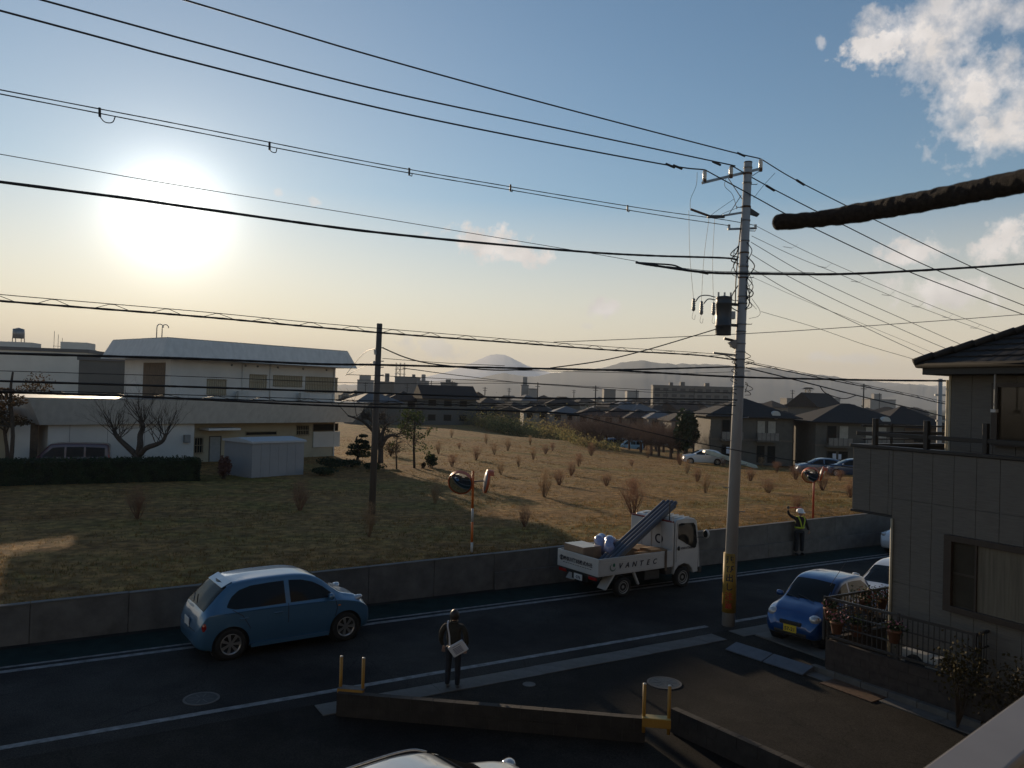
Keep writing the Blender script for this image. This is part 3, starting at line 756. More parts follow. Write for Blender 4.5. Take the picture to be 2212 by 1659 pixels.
def tp(px, py, dy=0): return P(px, py, Yg + dy) - q0
for pp in ([(822, 1000), (822, 965), (816, 945), (800, 925), (780, 908), (752, 898)], [(822, 965), (832, 948), (846, 940), (862, 943)], [(816, 945), (815, 925), (806, 912), (796, 905)], [(820, 960), (828, 930), (836, 915)]):
    pts = catmull([tp(*a) for a in pp], 4); mb.tube(pts, [.2 - .15 * i / (len(pts) - 1) for i in range(len(pts))], 6)
    for k_ in range(12):
        q = pts[rg.randint(len(pts) // 3, len(pts) - 1)]
        branch(mb, q, (rg.gauss(0, .9), rg.gauss(0, .5), .6), rg.uniform(.5, 1.2), .03, 2, rg, .7, .1, (2, 3), None, 3, .2, .7)
tree('gnarled_tree', 'gnarled bare tree with a long limb over to the white building, behind the left pole', 'tree', q0, mb, None, None)
def pads(px, py, Y, lst, label, leaf, seed, name='clipped_pine', tr_=True):
    rg = random.Random(seed); q = P(px, py, Y); q.z = hz(q.x, q.y)
    mb = MB(); lm = MB(); top = max(P(a[0], a[1], Y).z for a in lst) - q.z
    mb.tube(catmull([(0, 0, -.05), (.12, 0, top * .4), (-.08, 0, top * .8), (0, 0, top)], 3), [.12 - .008 * i for i in range(10)], 6)
    for (cx, cy, rw_, rh) in lst:
        c = P(cx, cy, Y) - q; a = rw_ / F * Y; b_ = rh / F * Y
        mb.tube([(0, 0, c.z * .8), (c.x, c.y, c.z - b_ * .3)], [.05, .03], 4)
        def f(r, c=c, a=a, b_=b_):
            v = Vector((r.gauss(0, 1), r.gauss(0, 1), r.gauss(0, 1))).normalized() * r.uniform(.55, 1.08)
            return (c.x + v.x * a, c.y + v.y * a, c.z + v.z * b_ * (1 if v.z > 0 else .5))
        leaf_cloud(lm, int(220 + a * 420), f, .07, rg)
    return tree(name, label, 'tree', q, mb, lm, leaf)
pads(770, 1005, 55, [(785, 942, 9, 4), (778, 954, 10, 5), (790, 956, 7, 5), (768, 966, 17, 8), (790, 966, 12, 8), (762, 979, 15, 8), (785, 982, 18, 10), (812, 968, 8, 7)], 'clipped cloud pruned pine right of the white building', leafd, 41)
pads(20, 1010, 40, [(18, 868, 34, 20), (-8, 890, 22, 22), (2, 846, 22, 8), (-60, 860, 50, 40), (-110, 890, 50, 40), (-80, 800, 40, 25), (-160, 850, 50, 40)], 'dark clipped pine overhanging the upper left edge of the hedge, with added unseen shading pads', leafb, 42)  # pads left of the frame are added to shade the grass
pads(10, 1010, 41, [(22, 912, 40, 16), (-20, 906, 30, 14)], 'rounded clipped pine crown low at the left edge above the piers', leafb, 43)
def ball(px, py, w, h, label, leaf, seed, name='round_bush', n=900, ls=.06, Y=None):
    q = FG(px, py) if Y is None else P(px, py, Y)
    if Y is not None: q.z = hz(q.x, q.y)
    rg = random.Random(seed); lm = MB(); d = q.y; a = w / 2 / F * d; b_ = h / F * d
    lob = [(rg.gauss(0, .25) * a, rg.gauss(0, .25) * a, b_ * rg.uniform(.45, .65), rg.uniform(.6, .8)) for _ in range(5)]
    def f(r):
        l = r.choice(lob); v = Vector((r.gauss(0, 1), r.gauss(0, 1), r.gauss(0, 1))).normalized() * r.uniform(.6, 1.06)
        return (l[0] + v.x * a * l[3], l[1] + v.y * a * l[3], max(.02, l[2] + v.z * b_ * .5 * l[3] * 1.1))
    leaf_cloud(lm, n, f, ls, rg); tr = MB()
    for k_ in range(3): tr.tube([(rg.gauss(0, .08), 0, -.05), (rg.gauss(0, .2) * a, rg.gauss(0, .1), b_ * .6)], [.05, .02], 5)
    t_ = thing(name, label, 'bush', q)
    part('stems', tr, bark, t_); part('foliage', lm, leaf, t_)
ball(930, 1010, 28, 30, 'round dark evergreen ball bush in the field right of the thin tree', leafd, 51)
ball(914, 1012, 12, 14, 'tiny reddish bush touching the round evergreen ball bush', leafb, 52, n=300)
ball(760, 1008, 60, 16, 'low dark bush at the right end of the white building', leafd, 53, Y=52)
ball(715, 1012, 60, 24, 'spreading dark bush in front of the building end, right of the shed', leafd, 54, Y=50)
ball(700, 1024, 60, 18, 'low spreading dark bush nearest the right side of the shed', leafd, 154, Y=46, n=1200)
ball(806, 1010, 44, 18, 'low dark bush in front of the clipped pine', leafd, 55, Y=50)
ball(484, 1020, 30, 50, 'reddish leafy shrub at the left corner of the storage shed', M_('red_leaves', (.09, .035, .025), .8, var=.4), 56, Y=43, n=700, ls=.08)
ball(845, 985, 42, 30, 'reddish brown bush behind the small bare tree', leafb, 57, n=700)
# tall evergreen beside the orchard
def big_tree(px, py, Y, w, h, label, leaf, seed, name='evergreen_tree', n=2500, ls=.22, group=None, cat='tree', trunk_h=.25):
    q = P(px, py, Y); q.z = hz(q.x, q.y); rg = random.Random(seed); a = w / 2 / F * Y; b_ = h / F * Y
    mb = MB(); mb.tube([(0, 0, -.1), (.1, 0, b_ * .5), (0, 0, b_ * .85)], [b_ * .03, b_ * .022, b_ * .008], 6)
    lob = []
    for k_ in range(14):
        z = rg.uniform(trunk_h + .1, .92); s_ = (1 - abs(z - .55) * 1.2)
        an = rg.uniform(0, 6.28); lob.append((math.cos(an) * a * .55 * s_, math.sin(an) * a * .55 * s_, z * b_, rg.uniform(.28, .5)))
        mb.tube([(0, 0, z * b_ * .7), (lob[-1][0], lob[-1][1], lob[-1][2])], [b_ * .01, b_ * .004], 4)
    def f(r):
        l = r.choice(lob); v = Vector((r.gauss(0, 1), r.gauss(0, 1), r.gauss(0, 1))).normalized() * r.uniform(.4, 1.1)
        return (l[0] + v.x * a * l[3], l[1] + v.y * a * l[3], l[2] + v.z * b_ * .2)
    lm = MB(); leaf_cloud(lm, n, f, ls, rg)
    return tree(name, label, cat, q, mb, lm, leaf, group=group)
big_tree(1482, 992, 88, 62, 100, 'tall dark evergreen tree beside the leftmost apartment house', leafd, 61, n=3000)
big_tree(1528, 985, 96, 55, 85, 'bushy brownish tree half behind the left end of the apartment house', leafb, 62, n=2200)
big_tree(1010, 905, 170, 42, 55, 'dark evergreen among the far houses above the field crest', leafd, 63, n=1600, ls=.3)
big_tree(1055, 905, 165, 30, 40, 'smaller dark evergreen right of the evergreen above the field crest', leafd, 64, n=1200, ls=.3)
big_tree(1632, 890, 140, 80, 44, 'reddish brown broad tree seen just right of the utility pole above the roofs', leafb, 65, n=1800, ls=.3)
big_tree(1983, 905, 60, 30, 62, 'dark evergreen by the corner of the near house, right of the apartment roofs', leafd, 66, n=1500, ls=.14)
# orchard of bare trees
def orch_mesh(seed):
    rg = random.Random(seed); mb = MB()
    mb.tube([(0, 0, -.2), (0, 0, 1.1)], [.16, .13], 6)
    for i in range(9):
        a = i * .7 + rg.uniform(-.3, .3)
        branch(mb, (0, 0, 1.0), (math.cos(a) * .9, math.sin(a) * .9, .55), 1.7, .06, 3, rg, .6, .15, (3, 4), None, 3, .16, .62)
    sliver(mb, 1000, lambda r: (r.gauss(0, 1.25), r.gauss(0, 1.25), 1.7 + abs(r.gauss(0, .8))), .38, .013, rg)
    return mb.mesh('orchard_tree', M_('orchard_twigs', (.14, .09, .068), .95, var=.3, scale=1, tl=.2))
oms = [orch_mesh(71), orch_mesh(72), orch_mesh(73)]
rg = random.Random(9); k = 0
for rw_, (pa, pb, yy) in enumerate([((1190, 951), (1580, 972), 150), ((1230, 956), (1560, 980), 128), ((1270, 962), (1470, 985), 110)]):
    n = (20, 17, 10)[rw_]
    for i in range(n):
        f_ = (i + rg.uniform(-.2, .2)) / (n - 1); px = pa[0] + (pb[0] - pa[0]) * f_; Y = yy - f_ * 22 + rg.uniform(-2, 2)
        q = P(px, 960, Y); q.z = hz(q.x, q.y); s_ = rg.uniform(.95, 1.3)
        o = link('orchard_tree', oms[k % 3], None, Matrix.Translation(q) @ Matrix.Rotation(rg.uniform(0, 6.28), 4, 'Z') @ Matrix.Scale(s_, 4)); k += 1
        tag(o, 'bare spreading orchard tree in the brown rows beyond the field', 'tree', 'bare orchard trees beyond the field')
# brush on the far slope: nobody could count it
rg = random.Random(10); lm = MB(); tw = MB()
def br(px0, px1, Y0, Y1, n, h, mb, twg=False):
    for i in range(n):
        px = rg.uniform(px0, px1); Y = Y0 + (Y1 - Y0) * (px - px0) / (px1 - px0) + rg.uniform(-6, 6); q = P(px, 930, Y); q.z = hz(q.x, q.y)
        hh = h * rg.uniform(.5, 1.2); c = q + Vector((0, 0, hh * .5)); rr = hh * rg.uniform(.4, .7)
        leaf_cloud(mb, 26, lambda r: (c.x + r.gauss(0, .5) * rr, c.y + r.gauss(0, .5) * rr, max(q.z, c.z + r.gauss(0, .4) * hh * .6)), .13, rg)
br(960, 1240, 158, 112, 330, 2.6, lm); br(990, 1210, 155, 118, 160, 3.8, lm); br(1220, 1340, 104, 96, 70, 1.2, lm); br(860, 980, 170, 165, 90, 2.0, lm)
o = part('brush', lm, M_('brush_leaves', (.27, .19, .10), .9, var=.4, scale=.25, c2=(.17, .17, .07), tl=.55), None); tag(o, 'mass of brown and green brush on the crest of the field', 'undergrowth'); stuff(o)
lm = MB(); br(1040, 1130, 150, 128, 120, 3.0, lm)
o = part('green_brush', lm, leafm, None); tag(o, 'greener brush patch in the middle of the far undergrowth', 'undergrowth'); stuff(o)
lm = MB()
def br2(px0, px1, Y0, Y1, n, h):
    for i in range(n):
        px = rg.uniform(px0, px1); Y = rg.uniform(Y0, Y1); q = P(px, 930, Y); q.z = hz(q.x, q.y); rr = rg.uniform(1.5, 3.5)
        hh = h * rg.uniform(.5, 1.1)
        leaf_cloud(lm, 22, lambda r: (q.x + r.gauss(0, .6) * rr, q.y + r.gauss(0, .6) * rr, q.z + abs(r.gauss(0, .5)) * hh), .35, rg)
br2(740, 1960, 185, 420, 420, 4.8); br2(740, 1960, 400, 900, 420, 6.5)
o = part('far_trees', lm, leafd, None); tag(o, 'dark far tree masses between the town houses', 'trees'); stuff(o)

# ------------------------------------------------------------------ houses
def hip(mb, x0, x1, y0, y1, z0, h, ov=.6, ridge=None):
    x0 -= ov; x1 += ov; y0 -= ov; y1 += ov; d = (y1 - y0) / 2; xr0, xr1 = (x0 + d, x1 - d) if (x1 - x0) > 2 * d else ((x0 + x1) / 2 - .05, (x0 + x1) / 2 + .05); ym = (y0 + y1) / 2
    if ridge == 'gable': xr0, xr1 = x0, x1
    mb.add([(x0, y0, z0), (x1, y0, z0), (x1, y1, z0), (x0, y1, z0), (xr0, ym, z0 + h), (xr1, ym, z0 + h), (x0, y0, z0 - .12), (x1, y0, z0 - .12), (x1, y1, z0 - .12), (x0, y1, z0 - .12)],
           [(0, 1, 5, 4), (1, 2, 5), (2, 3, 4, 5), (3, 0, 4), (6, 9, 8, 7), (0, 6, 7, 1), (1, 7, 8, 2), (2, 8, 9, 3), (3, 9, 6, 0)])
    return mb
roof_d = M_('dark_roof', (.028, .026, .027), .85, spec=.2, var=.2, scale=3, stretch=(1, 1, 6)); roof_b = M_('brown_roof', (.045, .032, .028), .85, spec=.2, var=.2, scale=3); roof_s = M_('steel_roof', (.085, .09, .10), .7, metal=.0, var=.15, scale=2)
wl = [M_('house_wall_white', (.19, .18, .165), .85, var=.12), M_('house_wall_grey', (.085, .085, .082), .85, var=.15), M_('house_wall_cream', (.15, .12, .09), .85, var=.12), M_('house_wall_brown', (.10, .075, .055), .85, var=.12)]
apt_w = M_('apartment_wall', (.085, .078, .068), .85, var=.12, scale=2)
def apartment(px, py, Y, az, L, Dp, label, seed, dorm=True):
    q = P(px, py, Y); q.z = hz(q.x, q.y) - .1
    t_ = thing('apartment_house', label, 'house', q, R(90 - az))      # local x along the front, origin front-left corner
    part('wall', MB().box((0, 0, 0), (L, Dp, 5.2)), apt_w, t_)
    part('roof', hip(MB(), 0, L, 0, Dp, 5.24, 2.0, .7), roof_d, t_)
    part('floor_band', MB().box((-.03, -.035, 2.6), (L + .03, -.004, 2.8)), M_('band', (.12, .10, .08), .8), t_)
    n = 2 if L < 12 else 3
    for i in range(n):
        x0 = 1.0 + i * (L - 1.4) / n; w = (L - 1.4) / n - 1.5
        b_ = part('balcony', MB().box((x0, -1.1, 2.55), (x0 + w, -.04, 2.7)), apt_w, t_)
        mb = MB().box((x0, -1.12, 2.75), (x0 + w, -1.07, 3.55)); part('balcony_panel', mb, M_('balcony_panel', (.15, .14, .13), .5, var=.2), b_)
        mb = MB()
        for j in range(6): mb.box((x0 + w * j / 5 - .02, -1.15, 2.7), (x0 + w * j / 5 + .02, -1.122, 3.6))
        part('balcony_post', mb, darkm, b_)
        for z in (0.25, 2.95):
            for j in range(2):
                xa = x0 + .2 + j * (w / 2); xb = xa + w / 2 - .25
                f = part('window', MB().box((xa, -.06, z), (xb, -.005, z + 1.9)), frame_d, t_)
                m_ = MB().box((xa + .05, -.075, z + .05), (xb - .05, -.064, z + 1.85))
                part('pane', m_, glass_d if (z < 1 or (i + j) % 3 == 0) else M_('curtain', (.30, .28, .24), .8, var=.15), f)
        if i % 2 == 0:
            part('laundry', MB().box((x0 + .6, -.7, 1.2), (x0 + .95, -.66, 1.9)).box((x0 + 1.2, -.7, 1.3), (x0 + 1.5, -.66, 1.85)), M_('laundry', (.5, .52, .6), .9), t_)
    part('drain_pipe', MB().tube([(L - .1, -.08, 0), (L - .1, -.08, 5.1)], .05, 5), frame_d, t_)
    if dorm: part('vent_hood', MB().tube([(L * .78, -.2, 5.5), (L * .78, .6, 5.5)], .45, 12), M_('vent_paint', (.42, .42, .40), .6), t_)
    return t_
apartment(1533, 1000, 86, 92, 9.0, 8.5, 'dark two storey apartment house with balconies behind the utility pole', 1)
apartment(1760, 1008, 84, 92, 9.4, 8.5, 'second dark apartment house right of the first, with a white roof vent', 2)
def house(px, py, Y, az, w, d, h, roofh, label, wm, rm, kind=None, wins=True, group=None, name='house', z=None):
    q = P(px, py, Y); q.z = hz(q.x, q.y) - .1 if z is None else z
    t_ = thing(name, label, 'house', q, R(90 - az), group)
    part('wall', MB().box((0, 0, 0), (w, d, h)), wm, t_)
    if kind == 'gable': part('gable', MB().prism([(0.002, h), (d - .002, h), (d / 2, h + roofh)], .002, w - .002, 'x'), wm, t_)
    if roofh > .3: part('roof', hip(MB(), 0, w, 0, d, h + .04, roofh + .1, .5, kind), rm, t_)
    else: part('roof', MB().box((-.15, -.15, h + .004), (w + .15, d + .15, h + .25)), rm, t_)
    if wins:
        fl = 2 if h > 4 else 1
        for s_ in range(fl):
            for i in range(max(1, int(w / 3))):
                x0 = .7 + i * 3; z = .9 + s_ * 2.7
                f = part('window', MB().box((x0, -.06, z), (x0 + 1.5, -.005, z + 1.2)), frame_d, t_); part('pane', MB().box((x0 + .07, -.075, z + .07), (x0 + 1.43, -.064, z + 1.13)), glass_d, f)
    return t_
HS = [  # px, Y, az, w, d, h, roof, label, wall, roof mat, kind
    (836, 150, 80, 6, 7, 5.0, 1.6, 'white house with a pale metal roof edge just right of the left pole', 0, roof_b, None),
    (875, 152, 60, 9, 7, 4.6, 1.5, 'brown walled house with a low roof beyond the field, right of the left pole', 3, roof_b, None),
    (915, 145, 70, 10, 8, 5.0, 2.4, 'house with a steep dark gable roof and white wall beyond the field', 1, roof_d, 'gable'),
    (770, 135, 60, 8, 7, 4.0, 1.6, 'bluish grey roofed house between the white building and the left pole', 1, roof_s, None),
    (980, 190, 75, 12, 8, 4.2, 1.6, 'long grey walled house half hidden by the evergreen on the crest', 1, roof_d, None),
    (1130, 185, 85, 8, 8, 5, 1.8, 'white house with dark roof left of the orchard', 0, roof_d, None),
    (1190, 178, 85, 8, 8, 5, 1.6, 'pale house with a wide grey window above the left of the orchard', 0, roof_s, None),
    (1245, 172, 85, 8, 8, 5, 1.6, 'pale house above the orchard, second along the row', 0, roof_d, None),
    (1300, 170, 88, 8, 8, 5, 1.8, 'pale house above the orchard, third along the row', 0, roof_b, None),
    (1352, 165, 88, 7, 8, 5, 1.7, 'pale house above the orchard, fourth along the row', 2, roof_d, None),
    (1400, 160, 88, 6, 8, 5.2, 1.4, 'white house with a small shed roof above the orchard, fifth along the row', 0, roof_s, None),
    (1450, 150, 85, 9, 9, 5.0, 2.2, 'white walled house with a black hipped roof above the tall evergreen', 0, roof_d, None),
    (1545, 140, 85, 8, 8, 4.6, 1.4, 'white flat roofed house left of the utility pole', 0, roof_s, None),
    (1655, 135, 95, 8, 8, 5.6, 1.8, 'house with a bright ridge behind the first apartment roof', 3, roof_d, None),
    (1720, 130, 95, 8, 7, 5.6, 1.0, 'cream house with a pale flat roof between the two apartment houses', 2, roof_s, None),
    (1765, 170, 60, 8, 8, 8.4, 3.0, 'grey gabled house standing tall behind the apartment houses', 1, roof_d, 'gable'),
    (1812, 165, 60, 7, 8, 6.4, 2.4, 'dark hip roofed house right of the tall grey gabled house', 3, roof_d, None),
    (1880, 120, 95, 9, 8, 6.0, 2.0, 'dark roofed house behind the right end of the second apartment house', 3, roof_d, None),
    (1835, 110, 95, 6, 6, 6.0, 1.0, 'pale tiled low roof house behind the second apartment roof', 2, roof_s, None),
    (1905, 95, 95, 8, 9, 5.4, 2.4, 'dark hipped house beyond the balcony rail of the near house', 3, roof_d, None),
    (250, 120, 50, 14, 10, 8, .2, 'small white roofed house between the grey block and the white building', 0, roof_s, None),
]
for (px, Y, az, w, d, h, rh, lab, wi, rm, kd_) in HS: house(px, 930, Y, az, w, d, h, rh, lab, wl[wi], rm, kd_)
# anonymous small houses of the far town
rg = random.Random(12)
protos = []
for wi, rm, kd_ in ((0, roof_d, None), (1, roof_d, None), (2, roof_b, None), (0, roof_s, None), (3, roof_d, 'gable'), (1, roof_b, 'gable')):
    w = rg.uniform(8, 11); d = rg.uniform(7, 9); protos.append((MB().box((0, 0, 0), (w, d, 5.2)).mesh('wall', wl[wi]), hip(MB(), 0, w, 0, d, 5.24, rg.uniform(1.3, 2.4), .5, kd_).mesh('roof', rm),
        MB().box((1, -.06, 3.4), (3.2, -.01, 4.5)).mesh('window', glass_d)))
for i in range(210):
    Y = 195 * math.exp(rg.uniform(0, 1) ** .8 * 1.7); px = rg.uniform(735, 2010)
    if px < 1120 and Y < 215: Y += 60
    pr = protos[rg.randint(0, 5)]; q = P(px, 870, Y); q.z = hz(q.x, q.y) - .1 + rg.uniform(-.3, .6)
    t_ = thing('far_house', 'small far town house with a low roof, one among the crowded roofs below the hills', 'house', q, rg.choice([R(5), R(-60), R(30), R(80)]) + rg.uniform(-.2, .2), 'crowded small houses of the far town')
    s_ = rg.uniform(.85, 1.15); t_.scale = (s_, s_, s_ * rg.uniform(.9, 1.2))
    for nm, me in zip(('wall', 'roof', 'window'), pr): link(nm, me, t_)
# bigger far blocks
blk_w = [M_('block_grey', (.10, .097, .093), .8, var=.1, scale=.3), M_('block_pale', (.22, .215, .21), .8, var=.08, scale=.3), M_('block_dark', (.11, .11, .115), .8, var=.1, scale=.3), M_('block_white', (.55, .53, .49), .8, var=.08, scale=.3)]
def block(x0, x1, yt, Y, wi, label, az=88, dp=12, floors=None, yb=None, extra=None, name='apartment_block', z0=-3.2):
    a = P(x0, yt, Y); b_ = P(x1, yt, Y); w = (b_ - a).length; top = (a.z + b_.z) / 2
    t_ = thing(name, label, 'building', (a.x, a.y, z0), R(90 - az)); h = top - z0
    part('wall', MB().box((0, 0, 0), (w, dp, h)), blk_w[wi], t_)
    part('roof', MB().box((-.2, -.2, h + .005), (w + .2, dp + .2, h + .5)), blk_w[2], t_)
    fl = max(1, int(h / 3)); n = max(2, int(w / 4))
    if n * fl <= 120 and w > 18:
        for f_ in range(fl):
            for i in range(n):
                xa = w * (i + .2) / n; xb = w * (i + .8) / n; z = h - 2.4 - f_ * 3
                if z > .5: part('window', MB().box((xa, -.1, z), (xb, -.02, z + 1.4)), M_('far_window', (.045, .045, .05), .7, spec=.2), t_)
    if extra:
        for (ex, ew, eh, ey) in extra: part('rooftop_box', MB().box((w * ex, ey, h + .51), (w * (ex + ew), ey + 4, h + eh)), blk_w[wi], t_)
    return t_, w, h
block(1411, 1592, 836, 400, 0, 'long grey apartment block on the skyline left of the utility pole', 95, 12, extra=[(.2, .04, 2, 3), (.33, .05, 2.4, 3), (.62, .05, 2.2, 3)])
t_, w_, h_ = block(853, 900, 816, 420, 2, 'dark office block on the skyline carrying a steel antenna frame', 92, 14, extra=[(.75, .1, 2, 3)])
mb = MB()
for x in (.0, 2.2, 4.4):
    for y in (0, 2.5):
        mb.tube([(x, y + 2, h_), (x, y + 2, h_ + 8)], .16, 4)
for z in (2, 4.5, 7):
    for y in (0, 2.5): mb.tube([(-.6, y + 2, h_ + z), (5, y + 2, h_ + z)], .13, 4)
for z in (1.5, 4): mb.tube([(0, 2, h_ + z), (2.2, 2, h_ + z + 2.5)], .1, 4); mb.tube([(2.2, 2, h_ + z), (0, 2, h_ + z + 2.5)], .1, 4)
part('antenna_frame', mb, darkm, t_)
block(772, 800, 822, 460, 1, 'pale low block on the skyline left of the left pole', 90, extra=[(.1, .8, 3, 2)])
block(812, 848, 826, 430, 0, 'grey block on the skyline just left of the antenna block', 90, extra=[(.5, .2, 5, 2)])
block(904, 922, 824, 440, 1, 'small pale tower block right of the antenna block', 90, extra=[(.3, .4, 4, 2)])
block(952, 985, 828, 400, 0, 'grey flat block on the skyline above the gabled house', 90, extra=[(.3, .3, 2, 2)])
block(1126, 1142, 833, 450, 1, 'small pale tower with stepped top on the skyline at centre', 90, extra=[(.2, .6, 5, 2)])
block(1142, 1160, 841, 440, 1, 'low pale block attached right of the small stepped tower', 90)
block(1305, 1330, 842, 600, 0, 'faint grey block on the skyline above the orchard', 90)
block(1355, 1380, 845, 620, 1, 'faint pale block left of the long apartment block', 90)
block(1795, 1815, 862, 500, 1, 'small pale block at far right between roofs and hills', 90)
block(1880, 1935, 864, 520, 1, 'faint pale low block at far right above the dark roofs', 90, extra=[(.2, .3, 4, 2)])
block(1700, 1745, 862, 480, 0, 'faint grey low block right of the utility pole', 90)
# three storey school-like block at far left
t_, w_, h_ = block(-40, 171, 757, 115, 3, 'white three storey building with rooftop water tank at far left', 78, 12, z0=-.5, extra=[(.12, .30, 1.3, 1.5), (.70, .26, 1.6, 1.5), (.96, .04, .6, 0)])
part('water_tank', MB().lathe([(.8, h_ + 1.9), (.8, h_ + 3.3), (.1, h_ + 3.5)], 16, Matrix.Translation((w_ * .26, 3, 0))), greym, t_, True)
mb = MB()
for x in (-.6, .6):
    for y in (-.6, .6): mb.tube([(w_ * .26 + x, 3 + y, h_ + 1.3), (w_ * .26 + x, 3 + y, h_ + 1.95)], .06, 4)
part('tank_legs', mb, darkm, t_)
mb = MB()
for i, xx in enumerate((.58, .62, .66)): mb.tube([(w_ * xx, 4, h_), (w_ * xx, 4, h_ + 3.3 - i * .5)], .035, 4)
mb.tube([(w_ * .57, 4, h_ + 1), (w_ * .72, 4, h_ + 1)], .04, 4)
part('antenna_mast', mb, darkm, t_)
block(171, 270, 779, 100, 0, 'plain grey block between the white three storey building and the white house', 80, 10, z0=-.5)
# trees behind the white building at left
big_tree(60, 960, 70, 130, 130, 'bare brown tree mass behind the hedge at far left', leafb, 81, n=1500, ls=.12, name='brown_tree')

# mountains
mm_ = M_('mountain_forest', (.05, .06, .06), .95, var=.2, scale=.002)
def ridge(name, Y, pts, seed, step=6):
    mb = MB(); xs = []; r_ = random.Random(seed); x = pts[0][0]
    while x <= pts[-1][0]:
        for i in range(len(pts) - 1):
            if pts[i][0] <= x <= pts[i + 1][0]:
                f_ = (x - pts[i][0]) / (pts[i + 1][0] - pts[i][0]); y = pts[i][1] + (pts[i + 1][1] - pts[i][1]) * f_
                break
        y += (mnoise.noise((x * .06, seed, 0)) * 2.4 + mnoise.noise((x * .21, seed, 2)) * 1.0) * (0.35 if seed == 3 else 1)
        xs.append((x, y)); x += step
    n = len(xs)
    for x, y in xs:
        p_ = P(x, y, Y); b_ = ray(x, 900)
        mb.v.append((p_.x, p_.y, p_.z))
        mb.v.append((p_.x * .86, p_.y * .86, H + (p_.z - H) * .42)); mb.v.append((p_.x * .7, p_.y * .7, -3.5)); mb.v.append((p_.x * 1.08, p_.y * 1.08, -3.5))
    for i in range(n - 1):
        a = i * 4; c = a + 4
        mb.f += [(a, c, c + 1, a + 1), (a + 1, c + 1, c + 2, a + 2), (a, a + 3, c + 3, c)]
    return struct(name, mb, M_('hazed_snow_mountain', (.58, .60, .64), .9, var=.1, scale=.001) if seed == 3 else mm_, True)  # snow cone kept pale all over, its colour imitating the fade into haze
ridge('mountain', 4500, [(-1600, 860), (-600, 850), (100, 845), (780, 838), (940, 824), (1030, 818), (1070, 809), (1085, 806), (1150, 815), (1190, 806), (1300, 795), (1340, 784), (1375, 779), (1385, 778), (1430, 785), (1470, 786), (1560, 787), (1600, 794), (1650, 794), (1710, 803), (1745, 808), (1800, 812), (1840, 822), (1900, 836), (1935, 834), (1965, 829), (2010, 836), (2200, 842), (3000, 880), (4200, 930)], 1)
ridge('far_mountain', 6000, [(-1600, 850), (400, 836), (850, 830), (960, 821), (1120, 812), (1190, 814), (1500, 800), (1640, 794), (1700, 800), (1760, 812), (1950, 829), (2300, 850), (4200, 930)], 2)
ridge('hazed_snow_cone', 8000, [(700, 836), (860, 824), (930, 812), (975, 801), (1012, 787), (1038, 775), (1058, 767), (1072, 765), (1090, 766), (1106, 773), (1130, 786), (1165, 799), (1215, 811), (1300, 820), (1500, 830)], 3)
# ------------------------------------------------------------------ utility pole
YP = 20.86
pb = P(1573, 1352, YP); pb.z = 0
def pp(x, y, dy=0.0): return P(x, y, YP + dy) - pb
up = thing('utility_pole', 'tall leaning concrete utility pole with a transformer and a yellow warning sleeve', 'utility pole', pb)
ptop = pp(1616, 352); axis = ptop.copy()
def ax(z, off=(0, 0)): return Vector((axis.x * z / axis.z + off[0], axis.y * z / axis.z + off[1], z))
def zat(y): return pp(1600, y).z
part('shaft', MB().tube([ax(0) - Vector((0, 0, .1)), ax(ptop.z * .5), ax(ptop.z)], [.170, .138, .105], 24), polecon, up, True)
mb = MB()
part('top_cap', MB().tube([ax(ptop.z), ax(ptop.z + .03)], .11, 16), M_('pole_cap', (.05, .035, .03), .8), up)
def rad(z): return .170 - .065 * z / ptop.z
def band(y, h=.05, m=greym, w=.012):
    z = zat(y); part('band', MB().tube([ax(z - h / 2), ax(z + h / 2)], rad(z) + w, 16), m, up, True)
for y in (362, 375, 395, 447, 476, 520, 546, 575, 592, 600, 640, 655, 700, 716, 742, 760, 776, 793, 812, 835): band(y, .05 if y % 2 else .035, greym if y % 3 else rust)
for i in range(15):   # step bolts
    z = 3.0 + i * .62; s_ = -1 if i % 2 else 1
    part('step_bolt', MB().tube([ax(z) + Vector((s_ * rad(z) * .9, -.03, 0)), ax(z) + Vector((s_ * (rad(z) + .14), -.03, 0)), ax(z) + Vector((s_ * (rad(z) + .15), -.03, .03))], .011, 5), greym, up)
# yellow sleeve with lettering that faces the road
z0, z1 = zat(1322), zat(1195)
slv = part('warning_sleeve', MB().lathe([(rad(z) + .012, z) for z in (z0, z1)], 28, Matrix.Translation((axis.x * z0 / axis.z, 0, 0))), M_('yellow_sleeve', (.27, .165, .02), .6, var=.3, scale=4), up, True)
def ring_text(ch, z, size, m, ang=-112):
    a = R(ang); r_ = rad(z) + .016
    T = Matrix.Translation(ax(z) + Vector((math.cos(a) * r_, math.sin(a) * r_, 0))) @ Matrix.Rotation(a + math.pi / 2, 4, 'Z') @ Matrix.Rotation(math.pi / 2, 4, 'X')
    text(ch, size, m, up, T, 'lettering')
n_ = '飛び出し注意'
for i, ch in enumerate(n_):
    ring_text(ch, z1 - .17 - i * (z1 - z0 - .14) / 6, .21, ink if i < 4 else M_('red_print', (.35, .03, .015), .6))
